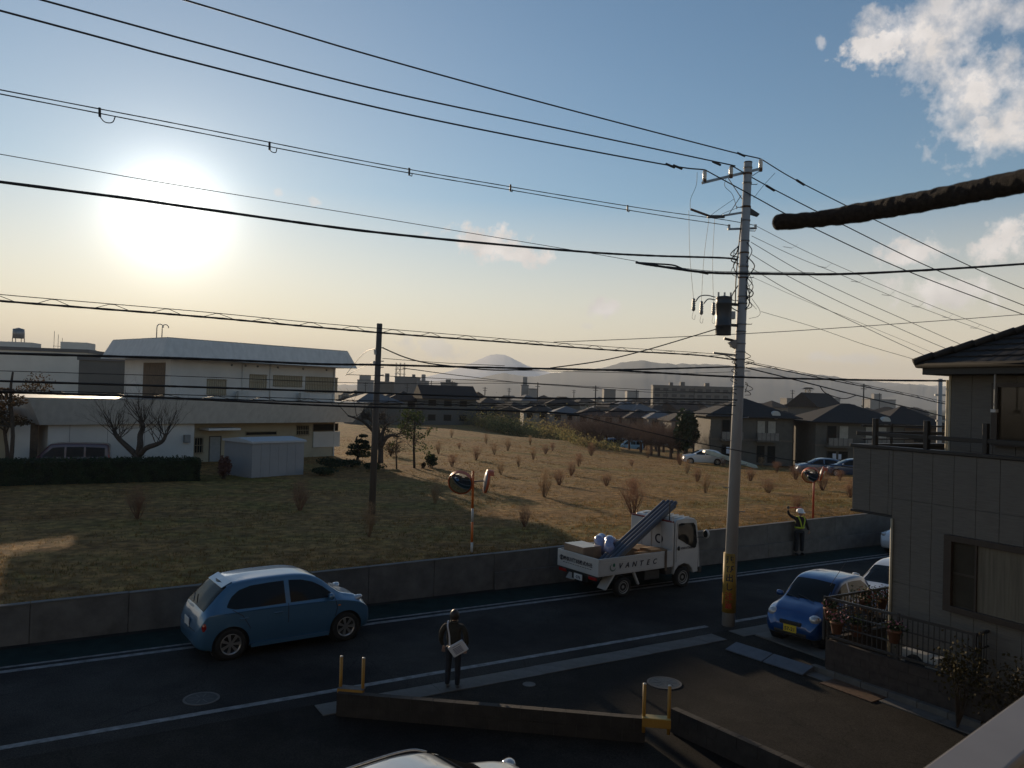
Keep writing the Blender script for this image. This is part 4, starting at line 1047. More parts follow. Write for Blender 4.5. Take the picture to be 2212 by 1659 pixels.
# top cross-arm with three insulators
def arm(name, a, b_, s_, m): return part(name, MB().tube([a, b_], s_, 4), m, up)
arm('cross_arm', pp(1517, 395, -.35), pp(1645, 364, .25), .045, greym)
def insul(x, y0, y1, dy, r_=.058):
    a, b_ = pp(x, y1, dy), pp(x, y0, dy); h = (b_ - a).z
    part('insulator', MB().lathe([(r_ * .7, 0), (r_, h * .08), (r_ * .75, h * .22), (r_ * 1.02, h * .3), (r_ * .8, h * .45), (r_ * 1.02, h * .55), (r_ * .8, h * .7), (r_ * .95, h * .85), (r_ * .5, h)], 14, Matrix.Translation(a)), ceram, up, True)
    part('insulator_clamp', MB().tube([a - Vector((0, 0, .08)), a + Vector((0, 0, .01))], .05, 6), rust, up)
insul(1522, 367, 388, -.33); insul(1579, 358, 378, -.1); insul(1643, 343, 364, .22)
for a, b_ in (((1573, 385, -.1), (1603, 430, 0)), ((1640, 370, .2), (1625, 380, 0)), ((1601, 422, 0), (1575, 462, 0))): part('arm_brace', MB().tube([pp(*a), pp(*b_)], .014, 4), greym, up)
arm('cross_arm', pp(1562, 466), pp(1604, 459), .035, greym); arm('cross_arm', pp(1492, 452, -.1), pp(1533, 467), .035, rust); arm('cross_arm', pp(1528, 468), pp(1565, 468), .05, darkm)
part('bracket_plate', MB().prism([(pp(1620, 450).x, pp(1620, 450).z), (pp(1640, 463).x, pp(1640, 463).z), (pp(1636, 468).x, pp(1636, 468).z), (pp(1616, 462).x, pp(1616, 462).z)], -.05, .05, 'y'), darkm, up)
arm('cross_arm', pp(1572, 495, -.1), pp(1634, 493, .1), .035, greym)
for x in (1575, 1632): part('insulator', MB().tube([pp(x, 493), pp(x, 485)], .035, 8), ceram, up)
arm('cross_arm', pp(1541, 762), pp(1590, 767), .03, greym); arm('arm_brace', pp(1566, 766), pp(1588, 778), .018, greym)
arm('cross_arm', pp(1564, 731), pp(1592, 738), .045, darkm)
part('switch_box', MB().prism([(pp(1573, 740).x, pp(1573, 740).z), (pp(1590, 733).x, pp(1590, 733).z), (pp(1590, 755).x, pp(1590, 755).z), (pp(1582, 750).x, pp(1582, 750).z)], -.08, .08, 'y'), greym, up)
# transformer
ta, tb_ = pp(1562, 724, -.18), pp(1562, 641, -.18); th = (tb_ - ta).z; tr_r = .205
tf = part('transformer', MB().lathe([(tr_r * .96, 0), (tr_r * .98, .02), (tr_r * .98, th * .22), (tr_r * 1.05, th * .23), (tr_r * 1.05, th * .27), (tr_r, th * .28), (tr_r, th * .80), (tr_r * 1.05, th * .81), (tr_r * 1.05, th * .84), (tr_r, th * .85), (tr_r, th * .96), (tr_r * 1.04, th * .97), (tr_r * .9, th), (.02, th * 1.03)], 28, Matrix.Translation(ta)), M_('transformer_paint', (.06, .065, .07), .45, metal=.3, var=.15, scale=3), up, True)
for dx in (-.16, 0, .16): part('bushing', MB().tube([ta + Vector((dx, -.05, th)), ta + Vector((dx, -.05, th + .11))], .025, 8), ceram, tf)
part('terminal_box', MB().box(tuple(ta + Vector((.17, -.12, th * .42))), tuple(ta + Vector((.28, .02, th * .62)))), M_('pale_box', (.4, .4, .38), .5), tf, bevel=.01)
for y in (657, 702): part('transformer_bracket', MB().tube([pp(1576, y, -.1), pp(1604, y + 2)], .05, 4), darkm, up)
for i, (x, y0, y1) in enumerate(((1498, 644, 672), (1515, 650, 680), (1541, 653, 681))):
    a, b_ = pp(x, y1, -.2), pp(x, y0, -.2); h = (b_ - a).z
    prof = [(.02, 0)] + [(q, h * f) for f, q in ((.08, .045), (.3, .05), (.33, .03), (.45, .055), (.5, .03), (.6, .055), (.66, .03), (.75, .05), (.8, .025), (.9, .045), (1, .015))]
    ct_ = part('fuse_cutout', MB().lathe(prof, 10, Matrix.Translation(a)), M_('cutout_grey', (.16, .16, .16), .4), up, True)
    tt = [(1488, 455), (1532, 468), (1544, 470)][i]
    part('drop_wire', MB().tube(catmull([pp(*tt, -.1), pp((tt[0] + x) / 2 - 3, (tt[1] + y0) / 2, -.15), pp(x, y0, -.2)], 6), .006, 4), blackc, up)
    part('loop_wire', MB().tube(catmull([pp(x, y1, -.2), pp(x - 3, y1 + 14, -.2), pp(x + 2, y1 + 18, -.2), pp(x + 4, y1 + 8, -.2)], 4), .005, 4), blackc, up)
for pts in ([(1502, 652), (1512, 640), (1528, 638), (1545, 642)], [(1520, 656), (1530, 646), (1545, 648)]): part('pipe', MB().tube(catmull([pp(*q, -.2) for q in pts], 4), .016, 6), greym, up, True)
rgp = random.Random(4)
for i in range(14):           # loose jumper cables round the shaft
    y0 = rgp.uniform(495, 640); s_ = rgp.choice([-1, 1]); x0 = 1600 + (850 - y0) * .014; L_ = rgp.uniform(20, 60)
    pts = [pp(x0 + s_ * 9, y0, -.12), pp(x0 + s_ * rgp.uniform(12, 30), y0 + L_ * .4, -.15), pp(x0 + s_ * rgp.uniform(10, 26), y0 + L_ * .8, -.12), pp(x0 + s_ * 8, y0 + L_, -.12)]
    part('jumper_cable', MB().tube(catmull(pts, 5), rgp.choice([.008, .012, .015]), 5), blackc, up, True)
for i in range(14):
    y0 = rgp.uniform(758, 850); s_ = rgp.choice([-1, 1]); x0 = 1600 + (850 - y0) * .014
    pts = [pp(x0 + s_ * 9, y0, -.12), pp(x0 + s_ * rgp.uniform(14, 28), y0 + rgp.uniform(2, 12), -.15), pp(x0 + s_ * 9, y0 + rgp.uniform(8, 22), -.12)]
    part('jumper_cable', MB().tube(catmull(pts, 5), .009, 5), blackc, up, True)
for pts in ([(1585, 430), (1545, 458), (1530, 470)], [(1604, 445), (1565, 460), (1552, 470)], [(1575, 372), (1565, 400), (1582, 420), (1592, 452)], [(1674, 374), (1650, 400), (1628, 428)], [(1506, 372), (1504, 400), (1492, 430), (1491, 452)], [(1624, 645), (1641, 670), (1638, 683), (1618, 688)], [(1618, 650), (1634, 668)]):
    part('jumper_cable', MB().tube(catmull([pp(*q, -.05) for q in pts], 6), .007, 4), blackc, up, True)
part('riser_cable', MB().tube(catmull([pp(1602, 470, -.13), pp(1595, 540, -.15), pp(1590, 600, -.15), pp(1588, 660, -.16)], 6), .016, 6), blackc, up, True)

# ------------------------------------------------------------------ wires
wg = 'power and telephone cables crossing the view'
def wire(name, label, pts, r_, wav=0.0, n=14, m=blackc, cat='cable', sides=5):
    c = catmull(pts, n)
    if wav:
        c2_ = []
        for i, p_ in enumerate(c): c2_.append(p_)
        rs = [r_ * (1 + wav * (math.sin(i * 2.1) * .5 + mnoise.noise((i * .7, r_ * 99, 1)))) for i in range(len(c))]
    else: rs = r_
    o = part(name, MB().tube(c, rs, sides), m, None, True); return tag(o, label, cat, wg)
def Vs(v, *q): return [V(x, y, v) for x, y in q]
v0 = 14.85
def ext_l(pts, d=14): return [pts[0] + (pts[0] - pts[1]).normalized() * d] + pts
def ext_r(pts, d=10): return pts + [pts[-1] + (pts[-1] - pts[-2]).normalized() * d]
wire('high_voltage_wire', 'topmost wire from the upper edge of the picture to the pole top', ext_l(Vs(v0 + .25, (399, 0), (813, 123), (1180, 224), (1559, 323), (1643, 343))), .018)
wire('high_voltage_wire', 'second wire from the top, ending on the middle pole insulator', ext_l(Vs(v0 - .05, (90, 0), (440, 96), (813, 193), (1180, 272), (1558, 352), (1579, 357))), .018)
wire('high_voltage_wire', 'third wire from the top, ending on the left pole insulator', ext_l(Vs(v0 - .3, (0, 23), (400, 130), (813, 232), (1130, 298), (1444, 357), (1523, 367))), .018)
for x, y, vv in ((1601, 333, .25), (1548, 352, -.05), (1448, 357, -.3), (1464, 360, -.3)):
    q = V(x, y, v0 + vv); single('wire_clamp', MB().tube([q - Vector((.12, .07, -.01)), q + Vector((.12, .07, -.03))], .03, 6), blackc, {1601: 'small black clamp on the topmost wire just left of the pole top', 1548: 'small black clamp on the second wire beside the pole', 1448: 'left one of two black clamps on the third wire', 1464: 'right one of two black clamps on the third wire'}[x], 'wire clamp')
wire('high_voltage_wire', 'topmost wire falling to the right of the pole', Vs(v0 + .25, (1643, 343), (1727, 393), (1900, 480), (2096, 575), (2212, 624), (2330, 672)), .016)
wire('high_voltage_wire', 'second wire falling to the right of the pole', Vs(v0, (1579, 357), (1662, 404), (1830, 490), (2015, 580), (2212, 660), (2330, 706)), .016)
wire('high_voltage_wire', 'third wire falling to the right of the pole', Vs(v0 - .25, (1523, 367), (1624, 422), (1748, 488), (1961, 586), (2212, 680), (2330, 722)), .016)
for x, y, l in ((1729, 393, 'black clamp on the topmost wire right of the pole'), (1664, 405, 'black clamp on the second wire right of the pole')):
    q = V(x, y, v0 + .1); single('wire_clamp', MB().tube([q - Vector((.14, .08, -.03)), q + Vector((.14, .08, -.06))], .035, 6), blackc, l, 'wire clamp')
wire('low_voltage_wire', 'upper one of the twin thin wires above the sun glare', ext_l(Vs(v0 + .05, (0, 194), (400, 271), (813, 353), (1106, 404), (1400, 452), (1559, 474), (1632, 487))), .010, .2, 18)
wire('low_voltage_wire', 'lower one of the twin thin wires above the sun glare', ext_l(Vs(v0 - .1, (0, 203), (400, 281), (813, 361), (1106, 411), (1400, 461), (1559, 485), (1577, 488))), .010, .2, 18)
for i, (x, y, l) in enumerate(((232, 245, 'hanging wire spacer loop on the twin wires, leftmost'), (590, 316, 'small wire spacer loop on the twin wires, second from left'), (887, 371, 'small wire spacer on the twin wires near the top centre'), (1105, 406, 'small pair of wire clips on the twin wires right of centre'), (1358, 450, 'last wire spacer on the twin wires before the pole'))):
    q = V(x, y, v0 - .02); s_ = (1.2, .7, .35, .3, .35)[i] * .085
    single('wire_spacer', MB().tube(catmull([q + Vector((-s_, -s_ * .6, .06)), q + Vector((-s_, -s_ * .6, -.05)), q + Vector((-s_ * .3, -.02, -.05 - s_)), q + Vector((s_ * .6, .05, -.05 - s_ * .8)), q + Vector((s_, s_ * .6, -.03))], 4), .009, 5).tube([q + Vector((-s_, -s_ * .6, .07)), q + Vector((-s_ * .9, -s_ * .6, -.08))], .022, 5), blackc, l, 'wire spacer')
wire('support_wire', 'very thin wire crossing through the sun glare', ext_l(Vs(v0 - 2, (0, 333), (312, 388), (813, 470), (1223, 538), (1378, 565))), .006)
wire('thick_cable', 'thick black cable crossing just below the sun to the pole', ext_l(Vs(v0 - .15, (0, 393), (279, 429), (434, 451), (813, 502), (1223, 541), (1400, 552), (1559, 557), (1592, 561))), .026, .12, 20)
tp_ = [V(1374, 567, 12.85), V(1410, 573, 12.5), V(1520, 588, 12.2), V(1624, 591, 11.8), V(1813, 592, 11.1), V(2010, 583, 10.3), V(2212, 570, 9.6), V(2400, 556, 9.0)]
wire('thick_cable', 'thick spiral wrapped cable passing in front of the pole to the right edge', tp_, .027, .12, 20)
wire('support_wire', 'thin wire running just above the thick wrapped cable by the pole', [V(1440, 575, 12.6), V(1530, 585, 12.3), V(1600, 587, 12.0), V(1760, 589, 11.5)], .006)
single('cable_loop', MB().tube(catmull([V(1376, 567, 12.8), V(1420, 570, 12.6), V(1455, 573, 12.5), V(1480, 582, 12.4), V(1530, 592, 12.2)], 8), .017, 6), blackc, 'short cable bulging above the wrapped cable left of the pole', 'cable', smooth=True)
# lashed cable with zigzag support
def lashed(top, bot, label, v, per=38, r1=.008, r2=.018, ext=True, vr=None):
    tp2, bt2 = Vs(v, *top), Vs(v, *bot)
    t_ = thing('lashed_cable', label, 'cable', (0, 0, 0), 0, wg)
    A_, B_ = catmull(tp2, 40), catmull(bt2, 40)
    part('support_strand', MB().tube(catmull(tp2, 10), r1, 4), blackc, t_, True)
    part('cable', MB().tube(catmull(bt2, 20), [r2 * (1 + .15 * math.sin(i * 1.9)) for i in range((len(bt2) - 1) * 20 + 1)], 5), blackc, t_, True)
    mb = MB(); n = len(A_); acc = 0; last = 0; k_ = 0
    L_ = sum((A_[i + 1] - A_[i]).length for i in range(n - 1)); sp = .26
    pts = []; acc = 0; nx = 0
    for i in range(n - 1):
        acc += (A_[i + 1] - A_[i]).length
        while acc > nx:
            j = min(len(B_) - 1, int(i * len(B_) / n)); m_ = k_ % 4
            pts.append(A_[i] * .92 + B_[j] * .08 if m_ in (1, 2) else B_[j]); k_ += 1; nx += sp * (.3 if m_ == 1 else (.9 if m_ in (0, 2) else 1.1))
    part('zigzag_lashing', MB().tube(pts, .0065, 3, False), blackc, t_)
lashed([(-200, 614), (0, 636), (420, 672), (678, 697), (900, 716), (1118, 734), (1330, 750), (1526, 763), (1590, 770)], [(-200, 630), (0, 650), (420, 683), (678, 706.5), (900, 725), (1118, 741), (1330, 757), (1504, 767), (1586, 777)], 'zigzag lashed telephone cable passing behind the left pole top line', v0 - .2)
lashed([(1611, 780), (1750, 808), (1965, 851), (2010, 861), (2060, 872)], [(1609, 783), (1750, 812), (1965, 855), (2010, 866), (2060, 876)], 'zigzag lashed cable falling to the right of the pole', v0, r2=.014)
wire('service_wire', 'thin service wire rising to the right across the pole', [V(1196, 739, 14.4), V(1350, 733, 14), V(1543, 724, 13.3), V(1613, 720.6, 12.9), V(1757, 712, 12.2), V(2000, 695, 11), V(2212, 679, 10), V(2350, 668, 9.3)], .008)
wire('drop_cable', 'cable curving down from the transformer to the thick lower cable', Vs(v0 - .1, (1560, 706), (1543, 712), (1403, 754), (1300, 779), (1189, 795)), .014)
wire('thick_cable', 'thick wrapped cable level with the white building roof', ext_l(Vs(v0 - .2, (0, 763), (423, 775), (678, 786), (812, 788), (978, 792), (1152, 796), (1300, 799), (1450, 796), (1590, 792))), .022, .15, 20)
jb = V(1300, 799, v0 - .3)
wire('thick_cable', 'thick wrapped cable leaving the roof level cable and passing in front of the near house', [V(1118, 795, 14.7), jb, V(1400, 804, 13.8), V(1587, 814, 12.8), V(1780, 819, 11.8), V(1965, 822, 10.7), V(2212, 823, 9.4), V(2400, 820, 8.6)], .022, .15, 20)
wire('telephone_wire', 'thin wire just under the thick wrapped cable, left of the pole', ext_l(Vs(v0, (0, 801), (400, 813), (813, 828), (1152, 829), (1400, 847), (1590, 848))), .006)
wire('telephone_wire', 'thin wire from the white building past the left pole to the utility pole', Vs(v0 + .1, (748, 809), (900, 815), (1152, 828), (1400, 842), (1590, 850)), .006)
wire('telephone_wire', 'thin wire between the thick cables near the mountain', Vs(v0 + .1, (1118, 800), (1300, 804), (1450, 807), (1590, 803)), .006)
wire('thick_cable', 'black cable just above the town roofs, left of the pole', ext_l(Vs(v0 - .25, (0, 823), (423, 836), (813, 849), (1152, 860), (1400, 861), (1592, 864))), .019, .15, 20)
wire('thick_cable', 'lowest black cable in front of the white building and far houses', ext_l(Vs(v0 - .3, (0, 845), (331, 858), (678, 875), (900, 882), (1152, 889), (1236, 894))), .019, .15, 20)
wire('thick_cable', 'black cable running level from the cable joint to the pole', [V(1236, 894, 14.5), V(1300, 888, 14.6), V(1450, 891, 14.7), V(1592, 896, v0)], .014, .15, 16)
wire('telephone_wire', 'cable sloping down from the joint, across the field and the near house', [V(1236, 894, 14.5), V(1340, 919, 14.0), V(1474, 950, 13.4), V(1577, 970, 12.9), V(1727, 997, 12.2), V(1853, 1011, 11.6), V(2000, 1031, 10.8), V(2212, 1054, 9.8), V(2400, 1074, 9.0)], .011)
single('cable_joint', MB().tube([V(1225, 896, 14.4), V(1250, 897, 14.4)], .025, 6), blackc, 'small bright cable joint where the sloping cable leaves the level one', 'cable joint')
lashed([(-200, 830), (0, 841), (257, 849), (500, 856), (813, 866), (892, 867), (1152, 872), (1400, 866), (1592, 870)], [(-200, 836), (0, 847), (257, 856), (500, 863), (813, 873), (892, 873), (1152, 877), (1400, 872), (1592, 876)], 'twisted lashed cable just above the lowest cable across the white building', v0 - .1, r1=.009, r2=.012)
wire('telephone_wire', 'cable from the utility pole falling right over the apartment roofs', Vs(v0, (1611, 794), (1692, 814), (1855, 855), (1965, 881), (2060, 905)), .017, .1, 14)
single('cable_loop', MB().tube(catmull([V(1770, 833, v0), V(1785, 850, v0), V(1822, 861, v0), V(1850, 854, v0)], 6), .014, 6), blackc, 'loop of slack cable under the falling cable right of the pole', 'cable', smooth=True)
fan = [('first', .3, (1633, 488), (1735, 540), (1844, 589), (2000, 655), (2164, 719), (2300, 768), .0075), ('second', .15, (1624, 510), (1720, 555), (1822, 596), (1990, 665), (2154, 724), (2300, 772), .0075), ('third', .0, (1622, 523), (1730, 586), (1850, 644), (1960, 693), (2078, 745), (2200, 795), .009),
       ('fourth', -.1, (1624, 550), (1705, 598), (1830, 660), (1930, 704), (2024, 745), (2160, 800), .009), ('fifth', -.2, (1624, 580), (1700, 625), (1790, 670), (1870, 708), (1948, 745), (2080, 805), .009), ('sixth', -.1, (1624, 598), (1740, 650), (1860, 698), (1975, 745), (2030, 768), (2120, 800), .005)]
for nm, dv2, a, b1, c, d, e, f_, r_ in fan: wire('low_voltage_wire', f'{nm} wire from the top in the fan running right from the pole middle', Vs(v0 + dv2, a, b1, c, d, e, f_), r_)
wire('service_wire', 'thin wire from the pole bracket to the eave of the near house', [V(1644, 673, v0), V(1757, 706, 14), V(1869, 745, 13), V(1978, 777, 12.2)], .006)
for i, (x, y) in enumerate(((1705, 535), (1779, 577), (1850, 609), (1916, 638), (1980, 663), (2045, 686), (2105, 709))):
    q = V(x, y, v0 + .2); single('wire_spreader', MB().tube([q + Vector((-.22, -.13, 0)), q + Vector((.1, .06, 0))], .008, 4).tube([q + Vector((.1, .06, 0)), q + Vector((.32, .19, .16))], .004, 3), greym, f'small bar hanging between the wires right of the pole, {ORD[i]} from the pole', 'wire spreader')
# left pole and its lines
lq = P(803, 1110, 32.3); lq.z = hz(lq.x, lq.y) - .05
lp = thing('wooden_pole', 'dark wooden pole standing in the field right of the white building', 'pole', lq)
wood = M_('old_pole_wood', (.085, .07, .06), .85, var=.25, scale=2, bump=.3, stretch=(3, 3, .3))
lt = P(820, 699, 32.3) - lq
part('shaft', MB().tube([(0, 0, 0), lt * .5, lt], [.145, .13, .115], 16), wood, lp, True)
def lpp(x, y, dy=0): return P(x, y, 32.3 + dy) - lq
for y in (752, 781, 794, 811): part('hook', MB().tube([lpp(812, y), lpp(829, y - 1)], .02, 5), greym, lp)
part('insulator', MB().tube([lpp(810, 755, -.1), lpp(811, 766, -.1)], .05, 8), ceram, lp); part('insulator', MB().tube([lpp(808, 780, -.1), lpp(808, 787, -.1)], .04, 8), ceram, lp)
bq = BO + bx * (-.2) + by * 1
wire('service_wire', 'wire from the left pole down to the roof corner of the white building', [P(813, 752, 32.3), P(783, 766, 42), P(748, 808, 59.5)], .015)
wire('service_wire', 'lower wire from the left pole behind the roof corner of the white building', [P(809, 780, 32.3), P(785, 793, 42), P(745, 812, 59.5)], .012)
wire('drop_cable', 'cable dropping right from the left pole to the roof level cable', [P(826, 751, 32.3), P(870, 770, 31.5), P(912, 782, 31), P(959, 789, 30.5), P(1060, 799, 30), P(1150, 798, 29)], .026)
wire('service_wire', 'thin wire dropping right from the left pole under the thick cable', [P(826, 774, 32.3), P(960, 784, 32), P(1090, 790, 31)], .012)
wire('service_wire', 'thin wire sloping from the left pole towards the far centre of the town', [P(870, 795, 33), P(1000, 812, 42), P(1150, 829, 60), P(1300, 840, 80)], .02)
# distant poles
rg = random.Random(17)
DP = [(977, 823, 250), (1162, 826, 230), (1287, 833, 210), (1500, 838, 260), (1375, 842, 300), (1048, 836, 280), (1100, 838, 300), (880, 829, 260), (1740, 838, 300), (1866, 829, 190), (1712, 842, 280), (1750, 842, 300), (932, 822, 340), (790, 826, 300), (1440, 842, 320), (1240, 842, 340), (1900, 849, 330)]
for i, (x, y, Y) in enumerate(sorted(DP)):
    a = P(x, y, Y); z0 = hz(a.x, a.y); t_ = thing('distant_pole', f'thin distant utility pole on the skyline, {ORD[i % 18]} from the left', 'utility pole', (a.x, a.y, z0), 0, 'thin utility poles of the far town')
    h = a.z - z0
    part('shaft', MB().tube([(0, 0, 0), (0, 0, h)], [.22, .16], 5), darkm, t_); part('cross_arm', MB().box((-.9, -.06, h - .5), (.9, .06, h - .35)).box((-.7, -.06, h - 1.3), (.7, .06, h - 1.15)), darkm, t_)
a = P(1745, 840, 260); z0 = -3
t_ = thing('lattice_tower', 'small lattice tower with a flat hood on the skyline right of the pole', 'tower', (a.x, a.y, z0)); h = a.z - z0 
mb = MB()
for s1_ in (-1, 1):
    for s2_ in (-1, 1): mb.tube([(s1_ * .9, s2_ * .9, 0), (s1_ * .45, s2_ * .45, h)], .09, 4)
for k_ in range(9): f_ = k_ / 9; w = .9 - .45 * f_; mb.tube([(-w, -w, h * f_), (w, -w, h * (f_ + .11))], .05, 3); mb.tube([(w, -w, h * f_), (-w, -w, h * (f_ + .11))], .05, 3)
part('frame', mb, darkm, t_); part('hood', MB().prism([(-2.0, h - .1), (2.0, h - .1), (.9, h + .5), (-.9, h + .5)], -.8, .8, 'y'), darkm, t_)
sp_ = P(2031, 822, 46); z0 = 0
t_ = thing('utility_pole', 'slim grey utility pole just left of the near house corner', 'utility pole', (sp_.x, sp_.y, z0)); h = sp_.z - z0
part('shaft', MB().tube([(0, 0, 0), (0, 0, h + .1)], [.16, .12], 10), polecon, t_, True); part('cross_arm', MB().box((-.3, -.05, h - .9), (.9, .05, h - .8)).box((-.2, -.05, h - 2.4), (.5, .05, h - 2.3)), greym, t_)
# ------------------------------------------------------------------ near cable and hand rail by the camera
pts = [P(1672, 481, 3.1), P(1760, 474, 2.98), P(1850, 461, 2.85), P(1950, 443, 2.68), P(2080, 418, 2.48), P(2212, 391, 2.3), P(2450, 340, 2.0)]
c = catmull(pts, 36); n = len(c)
rs = []
for i in range(n):
    k_ = i / (n - 1); r_ = .030 + .002 * mnoise.noise((i * .05, 0, 0)) + .0035 * min(1, max(0, (i - 50) / 20))
    if i < 5: r_ *= (.5, .75, .88, .95, .99)[i]
    rs.append(r_)
rs = rs
mbn = MB().tube(c, rs, 28)
for i_ in range(n):
    for j_ in range(28):
        v_ = Vector(mbn.v[i_ * 28 + j_]); a_n = 2 * math.pi * j_ / 28; k_ = 1 + .055 * abs(math.sin(a_n * 1.5 + i_ * .16)) + .05 * mnoise.noise((a_n, i_ * .3, 2)); mbn.v[i_ * 28 + j_] = tuple(c[i_] + (v_ - c[i_]) * k_)
mbn.v = [tuple(Vector(v_) + Vector((mnoise.noise(Vector(v_) * 40) * .0018, mnoise.noise(Vector(v_) * 40 + Vector((9, 0, 0))) * .0018, mnoise.noise(Vector(v_) * 33 + Vector((0, 9, 0))) * .003))) for v_ in mbn.v]
single('wrapped_cable_end', mbn, M_('wrapped_tape', (.030, .022, .017), .95, var=.5, scale=60, bump=.8, bscale=300), 'thick dark fuzzy wrapped cable end hanging close to the camera at upper right', 'cable', smooth=True)
ra_ = G(1988, 1659, 5.05); rdir = Vector((math.sin(R(48.5)), math.cos(R(48.5)), 0))
T = Matrix.Translation(ra_) @ Matrix.Rotation(R(90 - 48.5), 4, 'Z')
hr = thing('hand_rail', 'blurred grey balcony hand rail close to the camera at lower right', 'hand rail')
def rp_(y0, y1): return MB().prism([(0, -.02), (-.0, -.004), (-.008, .0), (-.13, .0), (-.14, -.01), (-.14, -.03)][::-1], -3.0, 4.0, 'x')
part('rail_cap', rp_(0, 0), M_('rail_paint', (.17, .155, .155), .4, var=.1, scale=3), hr, T=T, bevel=.006)
part('rail_panel', MB().box((-3, -.115, -1.1), (4, -.06, -.032)), M_('rail_panel_grey', (.14, .13, .13), .6), hr, T=T)
# ------------------------------------------------------------------ cars
def interp_rows(rows, x):
    xs = [r_[0] for r_ in rows]
    if x <= xs[0]: return rows[0]
    if x >= xs[-1]: return rows[-1]
    i = max(j for j in range(len(xs) - 1) if xs[j] <= x)
    t = (x - xs[i]) / (xs[i + 1] - xs[i]); p0 = rows[max(i - 1, 0)]; p1 = rows[i]; p2 = rows[i + 1]; p3 = rows[min(i + 2, len(rows) - 1)]
    out = [x]; h = xs[i + 1] - xs[i]
    for k in range(1, len(p1)):
        m1 = (p2[k] - p0[k]) / max(1e-6, (p2[0] - p0[0])) * h; m2 = (p3[k] - p1[k]) / max(1e-6, (p3[0] - p1[0])) * h
        d = p2[k] - p1[k]
        if d == 0: m1 = m2 = 0
        else:
            m1 = 0 if m1 * d < 0 else math.copysign(min(abs(m1), 3 * abs(d)), d); m2 = 0 if m2 * d < 0 else math.copysign(min(abs(m2), 3 * abs(d)), d)
        out.append((2 * t ** 3 - 3 * t * t + 1) * p1[k] + (t ** 3 - 2 * t * t + t) * m1 + (-2 * t ** 3 + 3 * t * t) * p2[k] + (t ** 3 - t * t) * m2)
    return out
class Shape:
    def __init__(s, rows, roofdrop=.10): s.rows = rows; s.rd = roofdrop
    def sec(s, x):
        _, w, zb, zs, zt, wt = interp_rows(s.rows, x)
        dr = min(s.rd, (zt - zs) * .35 + .015)
        cp = [(0, zb), (w * .8, zb), (w * .955, zb + .06), (w, zb + (zs - zb) * .5), (w * .985, zs - .04), (w * .965, zs), (wt * 1.0, zt - dr), (wt * .86, zt - dr * .28), (wt * .5, zt - .012), (0, zt)]
        return cp
    def dense(s, x, n=4):
        cp = [Vector((0, y, z)) for y, z in s.sec(x)]
        out = [];
        for i in range(len(cp) - 1):
            p0 = cp[max(i - 1, 0)]; p1, p2 = cp[i], cp[i + 1]; p3 = cp[min(i + 2, len(cp) - 1)]
            for j in range(n):
                t = j / n; te = .5
                a = p1 + (p2 - p1) * t
                b = .5 * ((2 * p1) + (p2 - p0) * t + (2 * p0 - 5 * p1 + 4 * p2 - p3) * t * t + (3 * p1 - p0 - 3 * p2 + p3) * t ** 3)
                q = a.lerp(b, .7) if i not in (0, 5) else a
                out.append((q.y, q.z))
        out.append((cp[-1].y, cp[-1].z)); return out
    def side(s, x, z, off=.004):
        d = s.dense(x, 4); d = [q for q in d if q[1] > s.sec(x)[3][1] - .05][0:]
        for i in range(len(d) - 1):
            if (d[i][1] - z) * (d[i + 1][1] - z) <= 0 and d[i][1] != d[i + 1][1]:
                f = (z - d[i][1]) / (d[i + 1][1] - d[i][1]); return d[i][0] + (d[i + 1][0] - d[i][0]) * f + off
        return d[-1][0] + off
    def top(s, x, yf, off=.004):
        d = s.dense(x, 4); y = yf
        best = d[-1][1]
        for i in range(len(d) - 1, 20, -1):
            if d[i][0] <= y <= d[i - 1][0]:
                f = (y - d[i][0]) / max(1e-6, (d[i - 1][0] - d[i][0])); return d[i][1] + (d[i - 1][1] - d[i][1]) * f + off
        return d[22][1] + off
